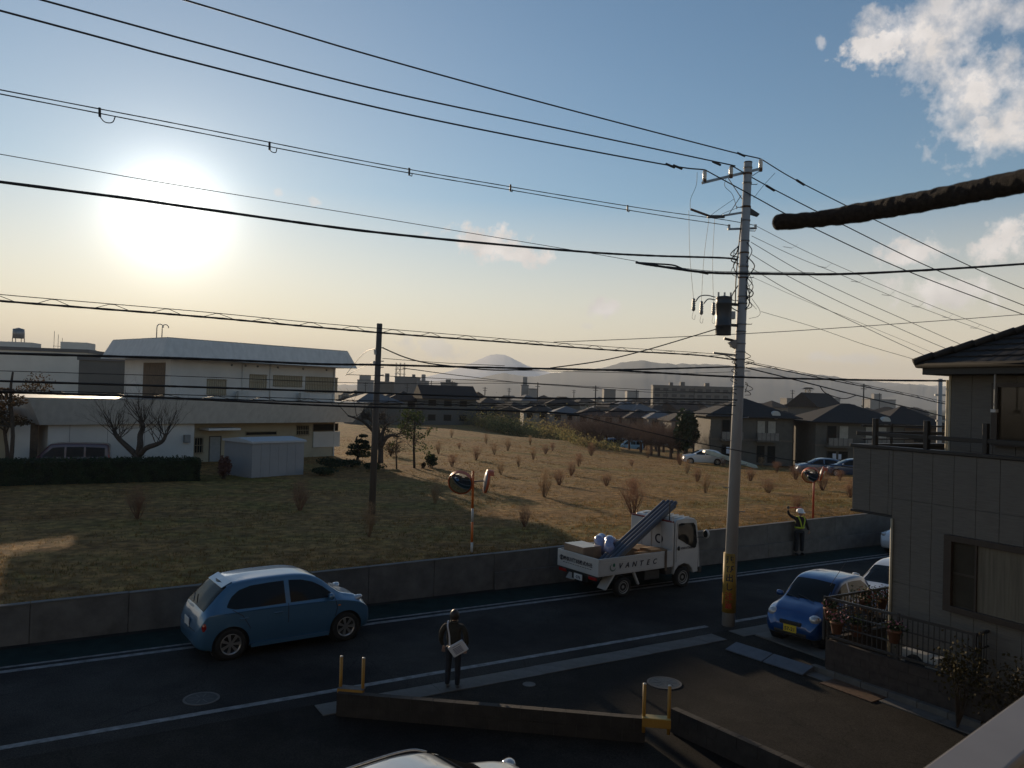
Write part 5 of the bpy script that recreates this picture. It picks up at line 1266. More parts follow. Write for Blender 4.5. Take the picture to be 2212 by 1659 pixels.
def carbody(sh, wheels, rw, x0, x1, nx=90):
    xs = [x0 + (x1 - x0) * i / nx for i in range(nx + 1)]
    # denser at both ends
    xs = sorted(set(xs + [x0 + .01, x0 + .02, x1 - .01, x1 - .02]))
    secs = [sh.dense(x) for x in xs]; m = len(secs[0]); mb = MB()
    bm = bmesh.new(); V_ = {}
    for sgn in (1, -1):
        for i, x in enumerate(xs):
            for j, (y, z) in enumerate(secs[i]):
                if sgn == -1 and (j == 0 or j == m - 1): V_[(-1, i, j)] = V_[(1, i, j)]; continue
                xx, zz = x, z
                V_[(sgn, i, j)] = bm.verts.new((xx, y * sgn, zz))
    def inw(v):
        for wx in wheels:
            if (v.co.x - wx) ** 2 + (v.co.z - rw * .97) ** 2 < (rw * 1.17) ** 2 and abs(v.co.y) > .35: return wx
        return None
    for sgn in (1, -1):
        for i in range(len(xs) - 1):
            for j in range(m - 1):
                q = [V_[(sgn, i, j)], V_[(sgn, i + 1, j)], V_[(sgn, i + 1, j + 1)], V_[(sgn, i, j + 1)]]
                q = [v for k_, v in enumerate(q) if v not in q[:k_]]
                if len(q) < 3: continue
                ins = [inw(v) is not None for v in q]
                if all(ins) : continue
                if sgn == 1: q = q[::-1]
                try: bm.faces.new(q)
                except ValueError: pass
    for e_ in (0, len(xs) - 1):
        lp_ = [V_[(1, e_, j)] for j in range(m)] + [V_[(-1, e_, j)] for j in range(m - 2, 0, -1)]
        try: bm.faces.new(lp_ if e_ else lp_[::-1])
        except ValueError: pass
    for v in bm.verts:                                     # snap the ragged arch edge onto the arch circle
        wx = inw(v)
        if wx is not None and v.link_faces:
            d = Vector((v.co.x - wx, 0, v.co.z - rw * .97)); L = d.length
            if L > 1e-4: d *= (rw * 1.17) / L; v.co.x = wx + d.x; v.co.z = rw * .97 + d.z
    bmesh.ops.delete(bm, geom=[v for v in bm.verts if not v.link_faces], context='VERTS')
    bmesh.ops.recalc_face_normals(bm, faces=bm.faces)
    me = bpy.data.meshes.new('body'); bm.to_mesh(me); bm.free()
    me.polygons.foreach_set('use_smooth', [True] * len(me.polygons)); return me
def wheel(parent, x, y, r, w, sgn, rim, spokes=7, solid=False):
    T = Matrix.Translation((x, y, r)) @ Matrix.Rotation(R(-90) * sgn, 4, 'X')
    wh = part('wheel', MB().lathe([(r * .62, -w / 2), (r * .9, -w / 2), (r, -w * .36), (r, w * .36), (r * .9, w / 2), (r * .66, w / 2), (r * .62, w * .35)], 36), tyre_m, parent, True, T)
    mb = MB().lathe([(r * .62, w * .2), (r * .67, w * .49), (r * .61, w * .50), (r * .58, w * .30)], 36)
    part('rim', mb, rim, wh, True)
    mb = MB()
    if solid:
        mb.lathe([(.01, w * .38), (r * .14, w * .40), (r * .2, w * .30), (r * .36, w * .30), (r * .44, w * .40), (r * .60, w * .22)], 30)
    else:
        for i in range(spokes):
            a = 2 * math.pi * i / spokes
            mb.prism([(r * .08, -r * .055), (r * .60, -r * .10), (r * .60, r * .10), (r * .08, r * .055)], w * .30, w * .44, 'z', Matrix.Rotation(a, 4, 'Z'))
        mb.lathe([(.01, w * .46), (r * .13, w * .46), (r * .15, w * .3)], 16)
    part('spokes' if not solid else 'wheel_disc', mb, rim, wh, solid)
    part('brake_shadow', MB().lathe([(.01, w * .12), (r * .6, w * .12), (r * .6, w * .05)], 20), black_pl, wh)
def patch(poly_top, poly_bot, sh, sgn, nx=22, nz=7, off=.005):
    # side window bounded by two polylines (x, z)
    def f(pl, x):
        for i in range(len(pl) - 1):
            if pl[i][0] <= x <= pl[i + 1][0]: return pl[i][1] + (pl[i + 1][1] - pl[i][1]) * (x - pl[i][0]) / max(1e-6, pl[i + 1][0] - pl[i][0])
        return pl[-1][1]
    x0, x1 = poly_top[0][0], poly_top[-1][0]; mb = MB()
    for i in range(nx + 1):
        x = x0 + (x1 - x0) * i / nx; zt, zb = f(poly_top, x), f(poly_bot, x)
        for j in range(nz + 1):
            z = zb + (zt - zb) * j / nz; mb.v.append((x, sgn * sh.side(x, z, off), z))
    n = nz + 1
    mb.f = [((i + 1) * n + j, i * n + j, i * n + j + 1, (i + 1) * n + j + 1)[::sgn] for i in range(nx) for j in range(nz)]
    return mb
def toppatch(sh, xa, xb, fa, fb, n=12, m=14, off=.006):
    mb = MB()
    for i in range(n + 1):
        x = xa + (xb - xa) * i / n; f = fa + (fb - fa) * i / n; wt = interp_rows(sh.rows, x)[5]
        for j in range(m + 1):
            y = wt * f * (j / m * 2 - 1); mb.v.append((x, y, sh.top(x, abs(y), off)))
    k = m + 1
    mb.f = [(i * k + j, (i + 1) * k + j, (i + 1) * k + j + 1, i * k + j + 1) for i in range(n) for j in range(m)]
    return mb
def seam(sh, pts, sgn, r_=.007, off=.001):
    c = []
    for i in range(len(pts) - 1):
        for k in range(6):
            t = k / 6; x = pts[i][0] + (pts[i + 1][0] - pts[i][0]) * t; z = pts[i][1] + (pts[i + 1][1] - pts[i][1]) * t; c.append((x, sgn * sh.side(x, z, off), z))
    return MB().tube(c, r_, 4)
def make_car(name, label, loc, rz, rows, paint, wheels, rw, rim, side_wins, ws, rear, lights, tails, plates, sc_=1.0, doors=(), handles=(), mirror=None, seams=True, spokes=7, solid=False, ww=.18, glass=None, extras=None):
    t_ = thing(name, label, 'car', loc, rz); t_.scale = (sc_, sc_, sc_)
    sh = Shape(rows); gl = glass or glass_d
    me = carbody(sh, wheels, rw, rows[0][0], rows[-1][0]); me.materials.append(paint); bd = link('body', me, t_)
    hw = max(r_[1] for r_ in rows)
    part('underbody', MB().box((rows[0][0] + .25, -hw * .72, .16), (rows[-1][0] - .25, hw * .72, .5)), black_pl, t_)
    for wx in wheels:
        for sgn in (-1, 1):
            wheel(t_, wx, sgn * (hw - ww / 2 - .015), rw, ww, sgn, rim, spokes, solid)
            T = Matrix.Translation((wx, sgn * (hw - .34), rw)) @ Matrix.Rotation(R(-90) * sgn, 4, 'X')
            part('wheel_well', MB().lathe([(.02, 0), (rw * 1.2, 0), (rw * 1.19, .26)], 28), black_pl, t_, True, T)
    for sgn in (-1, 1):
        for top, bot in side_wins: part('side_window', patch(top, bot, sh, sgn), gl, t_, True)
        for pts in doors: part('door_seam', seam(sh, pts, sgn), black_pl, t_)
        for hx, hz_ in handles: part('door_handle', MB().tube([(hx - .09, sgn * sh.side(hx, hz_, .012), hz_), (hx, sgn * sh.side(hx, hz_, .03), hz_), (hx + .09, sgn * sh.side(hx, hz_, .012), hz_)], .014, 6), paint, t_, True)
        if mirror:
            mx, mz, ms = mirror; yb_ = sh.side(mx, mz, 0)
            mr = part('door_mirror', MB().lathe([(.01, -.09 * ms), (.06 * ms, -.075 * ms), (.085 * ms, 0), (.075 * ms, .06 * ms), (.01, .08 * ms)], 14, Matrix.Translation((mx, sgn * (yb_ + .12 * ms), mz + .05)) @ Matrix.Diagonal((.7, 1.15, .85, 1)) @ Matrix.Rotation(R(90), 4, 'X')), paint, t_, True)
            part('mirror_arm', MB().tube([(mx, sgn * (yb_ - .02), mz), (mx, sgn * (yb_ + .08), mz + .03)], .02, 6), black_pl, mr)
    part('windscreen', toppatch(sh, *ws), gl, t_, True)
    part('rear_window', toppatch(sh, *rear), M_('rear_tint', (.008, .009, .01), .12, spec=.07), t_, True)
    for k, (lx, ly, lz, sx_, sy_, sz_) in enumerate(lights):
        for sgn in (-1, 1): part('headlight', MB().lathe([(.01, -1), (.5, -.87), (.87, -.5), (1, 0), (.87, .5), (.5, .87), (.01, 1)], 18, Matrix.Translation((lx, sgn * ly, lz)) @ Matrix.Rotation(sgn * .5, 4, 'Z') @ Matrix.Rotation(-.35, 4, 'Y') @ Matrix.Diagonal((sx_, sy_, sz_, 1))), lens_c, t_, True)
    for (lx, ly, lz, sx_, sy_, sz_) in tails:
        for sgn in (-1, 1): part('tail_light', MB().lathe([(.01, -1), (.6, -.8), (.95, -.4), (1, 0), (.95, .4), (.6, .8), (.01, 1)], 18, Matrix.Translation((lx, sgn * ly, lz)) @ Matrix.Rotation(-sgn * .55, 4, 'Z') @ Matrix.Rotation(.3, 4, 'Y') @ Matrix.Diagonal((sx_, sy_, sz_, 1))), red_l, t_, True)
    for (px_, pz_, pm, tx_, face) in plates:
        pl_ = part('number_plate', MB().box((px_ - .006, -.165, pz_ - .085), (px_ + .006, .165, pz_ + .085)), pm, t_)
        if tx_: text(tx_, .12, ink, pl_, Matrix.Translation((px_ + .008 * face, 0, pz_ - .015)) @ Matrix.Rotation(R(90) * face, 4, 'Z') @ Matrix.Rotation(R(90), 4, 'X'), 'plate_number')
    if extras: extras(t_, sh, paint)
    return t_
def carpaint(name, c, m=.3, r_=.28): 
    p_ = mat(name, c, r_, m, var=.04, scale=1.2, coat=.9); return p_
blue_p = carpaint('light_blue_paint', (.055, .15, .26), .35, .34)
# heading along the road towards +u
HR = R(90 - 59)
MIC = [(-1.87, .52, .36, .50, .56, .46), (-1.83, .68, .28, .62, .72, .58), (-1.76, .76, .24, .78, .90, .62), (-1.69, .80, .22, .90, 1.00, .67), (-1.55, .825, .2, .94, 1.17, .66), (-1.38, .83, .2, .95, 1.34, .635), (-1.22, .83, .2, .95, 1.45, .60), (-1.05, .83, .2, .955, 1.49, .585), (-.6, .83, .19, .96, 1.525, .585), (0, .83, .19, .955, 1.53, .585), (.4, .83, .19, .95, 1.49, .59), (.7, .83, .19, .94, 1.37, .60), (.98, .83, .2, .92, 1.16, .63), (1.15, .83, .2, .90, 1.03, .66), (1.3, .825, .2, .87, .985, .66), (1.5, .81, .21, .82, .93, .64), (1.66, .77, .22, .74, .83, .60), (1.78, .70, .24, .62, .70, .55), (1.86, .55, .3, .46, .52, .44)]
msw = [([(-1.30, 1.06), (-1.22, 1.20), (-1.05, 1.32), (-.8, 1.385), (-.4, 1.405), (-.12, 1.41)], [(-1.30, 1.03), (-1.15, .985), (-.8, .98), (-.12, .985)]),
       ([(-.02, 1.41), (.25, 1.39), (.5, 1.32), (.72, 1.20), (.92, 1.04)], [(-.02, .985), (.5, .985), (.92, .985)])]
def mic_x(t_, sh, paint):
    part('roof_spoiler', MB().prism([(-1.35, 1.368), (-1.34, 1.384), (-1.15, 1.482), (-1.15, 1.45)], -.50, .50, 'y'), paint, t_, bevel=.008)
    part('rear_wiper', MB().tube([(-1.72, .1, 1.03), (-1.63, .38, 1.13)], .012, 5), black_pl, t_)
    part('rear_bumper_line', MB().tube([(-1.85, -.55, .60), (-1.875, 0, .60), (-1.85, .55, .60)], .008, 4), black_pl, t_)
    part('sill_trim', MB().box((-.82, -.835, .2), (.82, -.80, .27)).box((-.82, .80, .2), (.82, .835, .27)), paint, t_)
    part('wiper', MB().tube([(1.16, .1, 1.06), (1.0, .45, 1.14)], .01, 5), black_pl, t_)
    for sgn in (-1, 1): part('side_marker', MB().box((1.02, sgn * sh.side(1.05, .80) - .008, .79), (1.07, sgn * sh.side(1.05, .80) + .008, .815)), M_('amber', (.6, .2, .02), .3), t_)
vcar = 17.72 + .83 * 1.09
rwp, fwp = G(502, 1418), G(754, 1383); cpos = (rwp + fwp) / 2; uc = UE(cpos)
seamd = [[(-.07, .98), (-.07, .6), (-.07, .28)], [(.95, .96), (1.0, .75), (.93, .5), (.85, .28)], [(-1.2, .98), (-1.0, .85), (-.86, .62), (-.8, .4)]]
mc_loc = UV(uc - .16, vcar); mc_loc.z = 0
make_car('parked_car', 'light blue rounded hatchback on the road at left, seen from its rear right side', mc_loc, R(90 - 54.5), MIC, blue_p, (-1.215, 1.215), .312, rim_m, msw, (.62, 1.12, .86, .97), (-1.71, -1.27, .90, .90), [(1.50, .60, .84, .17, .12, .07)], [(-1.68, .715, .74, .085, .075, .17)], [(-1.87, .68, plate_w, '', -1)], 1.09, seamd, [(-.98, .80), (-.28, .83)], (.82, .98, 1.0), extras=mic_x)

# small dark blue car facing the lane mouth
R2 = [(-1.69, .55, .32, .55, .62, .46), (-1.64, .66, .25, .75, .9, .56), (-1.5, .72, .2, .88, 1.15, .58), (-1.25, .737, .18, .9, 1.38, .56), (-.8, .737, .18, .9, 1.49, .56), (-.2, .737, .18, .9, 1.51, .56), (.25, .737, .18, .89, 1.46, .565), (.6, .737, .18, .88, 1.28, .58), (.92, .737, .18, .87, 1.05, .60), (1.05, .735, .18, .85, .99, .60), (1.3, .72, .2, .80, .92, .58), (1.5, .69, .22, .70, .82, .54), (1.62, .64, .24, .60, .70, .50), (1.69, .52, .28, .44, .52, .40)]
r2w = [([(-1.30, 1.02), (-1.15, 1.2), (-.9, 1.34), (-.45, 1.38), (-.15, 1.38)], [(-1.30, .99), (-1.0, .945), (-.15, .94)]), ([(-.05, 1.38), (.2, 1.34), (.5, 1.18), (.75, 1.0)], [(-.05, .94), (.4, .94), (.75, .94)])]
kei_p = carpaint('deep_blue_paint', (.005, .06, .21), .35)
def kei_x(t_, sh, paint):
    part('grille', MB().box((1.60, -.28, .50), (1.70, .28, .60)), black_pl, t_, bevel=.02)
    part('lower_grille', MB().box((1.62, -.42, .27), (1.70, .42, .36)), black_pl, t_, bevel=.02)
    part('wiper', MB().tube([(1.04, .28, 1.015), (.90, -.2, 1.09)], .01, 5), black_pl, t_); part('wiper', MB().tube([(1.04, -.1, 1.015), (.93, -.5, 1.06)], .01, 5), black_pl, t_)
    part('aerial', MB().tube([(.5, .42, 1.36), (-.15, .55, 1.95)], .006, 4), darkm, t_)
kp = G(1704, 1398); kl = Vector((kp.x + .73 * 1.72, kp.y + .68 * 1.72, .03))
make_car('parked_car', 'small deep blue car with a yellow number plate in the driveway', kl, R(90 - 227), R2, kei_p, (-1.15, 1.13), .27, rim_m, r2w, (.36, .97, .88, .95), (-1.58, -1.3, .85, .85), [(1.47, .52, .68, .17, .16, .13)], [(-1.6, .6, .8, .06, .06, .14)], [(1.695, .42, plate_y, '57-21', 1)], 1.0, [[(-.1, .93), (-.1, .25)], [(.8, .9), (.78, .5), (.72, .25)]], [(-.28, .78)], (.70, .93, 1.0), extras=kei_x, ww=.16)
# white sedan-like hatch behind it and another on the road
WH = [(-2.0, .6, .32, .55, .62, .5), (-1.93, .76, .24, .8, .98, .62), (-1.7, .83, .2, .92, 1.15, .64), (-1.4, .845, .19, .93, 1.34, .60), (-.9, .845, .18, .93, 1.45, .59), (-.2, .845, .18, .92, 1.47, .59), (.3, .845, .18, .91, 1.40, .60), (.75, .845, .18, .9, 1.20, .63), (1.1, .845, .18, .88, 1.02, .67), (1.25, .84, .18, .86, .98, .68), (1.6, .82, .2, .80, .90, .66), (1.85, .76, .22, .70, .80, .6), (2.0, .6, .28, .5, .58, .5)]
whw = [([(-1.5, 1.0), (-1.3, 1.2), (-1.0, 1.31), (-.5, 1.35), (-.2, 1.35)], [(-1.5, .98), (-1.2, .96), (-.2, .955)]), ([(-.1, 1.35), (.2, 1.32), (.5, 1.2), (.85, 1.01)], [(-.1, .955), (.4, .955), (.85, .955)])]
white_p = carpaint('white_paint', (.62, .63, .65), 0, .3)
wkw = dict(sc_=1.0, doors=[[(-.15, .95), (-.15, .25)]], handles=[(-.35, .8)], mirror=(.78, .95, 1.15))
def white_car(label, loc, rz, **k): 
    kk = dict(wkw); kk.update(k)
    return make_car('parked_car', label, loc, rz, WH, white_p, (-1.3, 1.28), .3, rim_m, whw, (.42, 1.14, .88, .95), (-1.85, -1.45, .9, .88), [(1.78, .6, .74, .17, .12, .09)], [(-1.85, .66, .85, .06, .07, .12)], [(2.0, .45, plate_w, '', 1)], **kk)
wq = G(1907, 1262, 1.0)
white_car('white car parked behind the small deep blue car, partly hidden by the house corner', (wq.x + .85, wq.y + .80, .02), R(90 - 227))
wq = G(1921, 1203)
white_car('white car on the far side of the road, front just showing past the house corner', (*(UV(UE(wq) + 2.35, 18.75))[:2], 0), HR + math.pi)
# pale grey estate car right under the camera
sil = carpaint('silver_paint', (.42, .43, .43), .55, .3)
gq = G(905, 1640, 1.48)
make_car('parked_car', 'silver car with roof rails at the bottom edge, only its roof and bonnet in view', (gq.x + .10, gq.y - .18, 0), R(40), WH, sil, (-1.3, 1.28), .3, rim_m, whw, (.42, 1.14, .88, .95), (-1.85, -1.45, .9, .88), [(1.78, .6, .74, .17, .12, .09)], [(-1.85, .66, .85, .06, .07, .12)], [(2.0, .45, plate_w, '', 1)],
         extras=lambda t_, sh, p_: [part('roof_rail', MB().tube(catmull([(-1.2, s_ * .56, 1.38), (-1.05, s_ * .56, 1.43), (-.3, s_ * .56, 1.455), (.15, s_ * .565, 1.43), (.4, s_ * .575, 1.34)], 5), .014, 6), lens_c, t_, True) for s_ in (-1, 1)], **wkw)
# cars beyond the field
q = P(1518, 983, 78); q.z = hz(q.x, q.y)
white_car('white car parked at the far edge of the field left of the utility pole', q, R(175), sc_=1.0)
van_p = carpaint('dark_blue_van_paint', (.03, .06, .12), .3)
VAN = [(-2.2, .7, .3, .7, .9, .6), (-2.15, .82, .24, .95, 1.7, .68), (-1.9, .84, .2, 1.0, 1.86, .70), (0, .84, .2, 1.0, 1.9, .70), (.9, .84, .2, 1.0, 1.84, .70), (1.25, .84, .2, .98, 1.5, .70), (1.6, .84, .2, .95, 1.12, .70), (1.9, .8, .22, .8, .92, .66), (2.1, .65, .3, .55, .62, .55)]
vw = [([(-1.9, 1.6), (-.9, 1.66)], [(-1.9, 1.08), (-.9, 1.08)]), ([(-.8, 1.66), (.1, 1.66)], [(-.8, 1.08), (.1, 1.08)]), ([(.2, 1.66), (.8, 1.62), (1.3, 1.15)], [(.2, 1.08), (.8, 1.08), (1.3, 1.08)])]
def van(label, loc, rz, p_, sc_=1.0, name='parked_van'): return make_car(name, label, loc, rz, VAN, p_, (-1.35, 1.35), .31, steelrim, vw, (1.0, 1.52, .88, .95), (-2.17, -2.06, .85, .85), [(1.95, .6, .75, .12, .12, .1)], [(-2.12, .74, 1.1, .05, .05, .2)], [], sc_, solid=True)
q = P(1322, 962, 118); q.z = hz(q.x, q.y)
van('dark blue van beyond the crest of the field, below the orchard', q, R(200), van_p)
q = P(1362, 966, 114); q.z = hz(q.x, q.y)
van('small pale blue van beyond the crest, right of the dark blue van', q, R(180), carpaint('pale_blue_paint', (.25, .42, .50), 0), .8)
q = FG(1775, 1017); q.z += .02
LB = carpaint('pale_blue_metal', (.08, .13, .20), .4)
make_car('parked_car', 'pale blue car at the right edge of the field behind the round mirror', P(1772, 1010, 66).xy.to_3d() + Vector((0, 0, hz(*P(1772, 1010, 66).xy) )), R(170), WH, LB, (-1.3, 1.28), .3, rim_m, whw, (.42, 1.14, .88, .95), (-1.85, -1.45, .9, .88), [(1.78, .6, .74, .17, .12, .09)], [(-1.85, .66, .85, .06, .07, .12)], [], **wkw)
q = P(1838, 1018, 64); q.z = hz(q.x, q.y)
make_car('parked_car', 'dark blue car beside the pale blue car at the right edge of the field', q, R(170), WH, van_p, (-1.3, 1.28), .3, rim_m, whw, (.42, 1.14, .88, .95), (-1.85, -1.45, .9, .88), [(1.78, .6, .74, .17, .12, .09)], [(-1.85, .66, .85, .06, .07, .12)], [], **wkw)
q = P(148, 1040, 43.5); q.z = .8
mar = carpaint('maroon_paint', (.07, .015, .018), .2)
make_car('parked_car', 'dark maroon estate car behind the hedge, only its roof and windows showing', q, R(180 + 50 - 26), VAN, mar, (-1.35, 1.35), .31, steelrim, vw, (1.0, 1.52, .88, .95), (-2.17, -2.06, .85, .85), [(1.95, .6, .75, .12, .12, .1)], [(-2.12, .74, 1.1, .05, .05, .2)], [], .93, solid=True, glass=M_('dark_tinted_glass', (.012, .008, .009), .3, spec=.2))
single('tilted_panel', MB().prism([(-2.6, 1.35), (-2.5, 1.6), (-2.2, 1.65), (2.4, .35), (2.6, .05), (2.3, 0), (-2.2, 1.2)], -.5, .5, 'y', Matrix.Translation(P(1577, 994, 76).xy.to_3d() + Vector((0, 0, hz(*P(1577, 994, 76).xy) - .1)))), M_('hull_paint', (.42, .43, .36), .5), 'long pale tilted panel leaning down behind the utility pole at the field edge', 'panel', bevel=.05)

# ------------------------------------------------------------------ truck
tk = thing('flatbed_truck', 'white flatbed delivery truck loaded with pipes, parked on the far side of the road', 'truck', UV(16.3, 19.26), R(90 - 55))
tk.scale = (1.08, 1.12, 1.02)
tw = M_('truck_white', (.46, .46, .45), .45, var=.06, scale=1.5, coat=.3)
# cab
cab = [(.76, .55), (.76, 2.02), (.82, 2.10), (1.2, 2.14), (1.55, 2.10), (1.66, 2.02), (1.74, 1.55), (1.80, 1.15), (1.83, .55), (1.80, .42), (1.62, .42)]
arc = [(1.15 + .42 * math.cos(a), .32 + .42 * math.sin(a)) for a in [R(x) for x in (12, 35, 60, 90, 120, 145, 165)]]
part('cab', MB().prism(cab + arc, -.80, .80, 'y'), tw, tk, bevel=.035)
wp = [(.88, 1.52), (.88, 1.96), (1.0, 1.99), (1.52, 1.97), (1.60, 1.88), (1.69, 1.36), (1.64, 1.20), (1.56, 1.17)]
for sgn in (-1, 1):
    y0 = sgn * .802
    part('side_window', MB().prism(wp, min(y0, y0 + sgn * .006), max(y0, y0 + sgn * .006), 'y'), glass_d, tk)
    c_ = [(.80, .78), (.80, 1.52), (.86, 2.03), (1.58, 2.02)]
    part('door_seam', MB().tube([(x, sgn * .802, z) for x, z in [(.82, .80), (.82, 1.5), (.84, 2.0)]], .005, 4).tube([(x, sgn * .802, z) for x, z in [(1.74, 1.35), (1.76, .9), (1.74, .5)]], .005, 4), black_pl, tk)
    part('door_handle', MB().lathe([(.01, 0), (.055, 0), (.05, .02), (.01, .02)], 14, Matrix.Translation((.92, sgn * .80, 1.22)) @ Matrix.Diagonal((1, 1, 1.3, 1)) @ Matrix.Rotation(R(-90) * sgn, 4, 'X')), black_pl, tk, True)
    mr = part('door_mirror', MB().lathe([(.01, -.02), (.10, -.02), (.115, .02), (.10, .05), (.01, .07)], 18, Matrix.Translation((1.86, sgn * .98, 1.62)) @ Matrix.Rotation(R(90), 4, 'Y') @ Matrix.Diagonal((1.25, .9, 1, 1))), tw, tk, True)
    part('mirror_glass', MB().lathe([(.01, 0), (.092, 0), (.09, .004), (.01, .004)], 18, Matrix.Translation((1.834, sgn * .98, 1.62)) @ Matrix.Rotation(R(90), 4, 'Y') @ Matrix.Diagonal((1.25, .9, 1, 1))), glass_d, mr)
    part('mirror_arm', MB().tube([(1.70, sgn * .79, 1.50), (1.86, sgn * .96, 1.52)], .014, 6), black_pl, mr)
part('windscreen', MB().add([(1.752, -.70, 1.38), (1.752, .70, 1.38), (1.672, .68, 1.95), (1.672, -.68, 1.95)], [(0, 1, 2, 3)]).add([(1.765, -.70, 1.38), (1.765, .70, 1.38), (1.684, .68, 1.95), (1.684, -.68, 1.95)], [(0, 1, 2, 3)]), glass_d, tk)
part('bumper', MB().box((1.74, -.82, .38), (1.90, .82, .58)), black_pl, tk, bevel=.03)
mb = MB()
for i in range(7): mb.box((.85, -.66 + i * .2, 2.118), (1.5, -.62 + i * .2, 2.15))
part('roof_ribs', mb, tw, tk)
# head board (guard frame) behind the cab and bed
hb = part('head_board', MB().box((.62, -.83, .72), (.67, .83, 2.02)), tw, tk, bevel=.006)
part('frame_bar', MB().tube([(.64, -.83, 2.05), (.64, .83, 2.05)], .03, 8), M_('red_oxide', (.16, .03, .025), .6), tk)
for y in (-.80, .80): part('frame_post', MB().tube([(.64, y, .7), (.64, y, 2.2 if y < 0 else 2.05)], .028, 8), tw, tk)
mb = MB()
for y in (-.4, 0, .4): mb.box((.60, y - .02, .78), (.618, y + .02, 2.0))
part('head_board_ribs', mb, tw, tk)
for z_, lab in ((1.55, 'O'),): text('O', .40, ink, tk, Matrix.Translation((.612, -.32, 1.45)) @ Matrix.Rotation(R(-90), 4, 'Z') @ Matrix.Rotation(R(90), 4, 'X')); text('C', .40, ink, tk, Matrix.Translation((.612, .30, 1.75)) @ Matrix.Rotation(R(-90), 4, 'Z') @ Matrix.Rotation(R(90), 4, 'X'))
part('bed_floor', MB().box((-2.15, -.80, .70), (.60, .80, .78)), M_('bed_floor', (.16, .15, .14), .7), tk)
def gate(name, lo, hi, T=None):
    g_ = part(name, MB().box(lo, hi), tw, tk, bevel=.006, T=T); return g_
for sgn in (-1, 1):
    y0, y1 = sorted((sgn * .81, sgn * .845))
    g_ = gate('side_gate', (-2.16, y0, .70), (.60, y1, 1.20))
    mb = MB(); yy = sorted((sgn * .846, sgn * .853))
    for z in (.76, 1.06, 1.13): mb.box((-2.12, yy[0], z), (.56, yy[1], z + .022))
    part('gate_ribs', mb, tw, g_)
    part('gate_post', MB().box((-.02 + .32, sgn * .86 - .012, .62), (.05 + .32, sgn * .86 + .012, 1.22)), M_('strap_brown', (.10, .07, .05), .8), tk)
g_ = gate('tail_gate', (-2.20, -.845, .70), (-2.165, .845, 1.20))
mb = MB()
for z in (.76, 1.06, 1.13): mb.box((-2.208, -.80, z), (-2.201, .80, z + .022))
part('gate_ribs', mb, tw, g_)
# lettering
Tside = lambda x, z: Matrix.Translation((x, -.8545, z)) @ Matrix.Rotation(R(90), 4, 'X')
for i, ch in enumerate('VANTEC'): text(ch, .21, ink, tk, Tside(-1.42 + i * .262, .935), 'lettering', shear=.28, ext=.002)
logo = MB()
for i in range(14):
    a0, a1 = R(120 + i * 16), R(120 + (i + 1) * 16); w0 = .018 * math.sin(math.pi * i / 14) + .004; w1 = .018 * math.sin(math.pi * (i + 1) / 14) + .004
    logo.add([(math.cos(a0) * (.10 - w0), math.sin(a0) * (.10 - w0), 0), (math.cos(a0) * (.10 + w0), math.sin(a0) * (.10 + w0), 0), (math.cos(a1) * (.10 + w1), math.sin(a1) * (.10 + w1), 0), (math.cos(a1) * (.10 - w1), math.sin(a1) * (.10 - w1), 0)], [(0, 1, 2, 3)])
part('logo_arc', logo, M_('logo_grey', (.10, .14, .12), .5), tk, T=Tside(-1.68, .93))
part('logo_dot', MB().lathe([(.001, 0), (.042, 0), (.042, .002), (.001, .002)], 18, Matrix.Translation((.035, .055, 0)) @ Matrix.Diagonal((1, 1.3, 1, 1))), M_('logo_green', (.01, .13, .07), .5), tk, T=Tside(-1.68, .93))
Tback = lambda y, z: Matrix.Translation((-2.2095, y, z)) @ Matrix.Rotation(R(-90), 4, 'Z') @ Matrix.Rotation(R(90), 4, 'X')
text('神奈川管材株式会社', .135, ink, tk, Tback(-.02, .965), 'lettering')
def emblem(T, s_):
    part('emblem', MB().tube([(math.cos(a) * s_, math.sin(a) * s_ * 1.1, 0) for a in [i * math.pi / 10 for i in range(21)]], s_ * .14, 5, False).tube([(0, -s_, 0), (0, s_, 0)], s_ * .22, 5), ink, tk, T=T)
emblem(Tback(.66, .97), .065)
mb = MB()
for k_ in range(12): mb.box((-.002, -.60 + k_ * .1, -.008), (.0, -.60 + k_ * .1 + .07, .008))
part('small_print', mb, ink, tk, T=Matrix.Translation((-2.2035, .02, .855)))
Tdoor = lambda x, z: Matrix.Translation((x, -.8035, z)) @ Matrix.Rotation(R(90), 4, 'X')
text('神奈川管材㈱', .085, ink, tk, Tdoor(1.27, 1.205), 'lettering'); emblem(Tdoor(1.24, 1.37), .034)
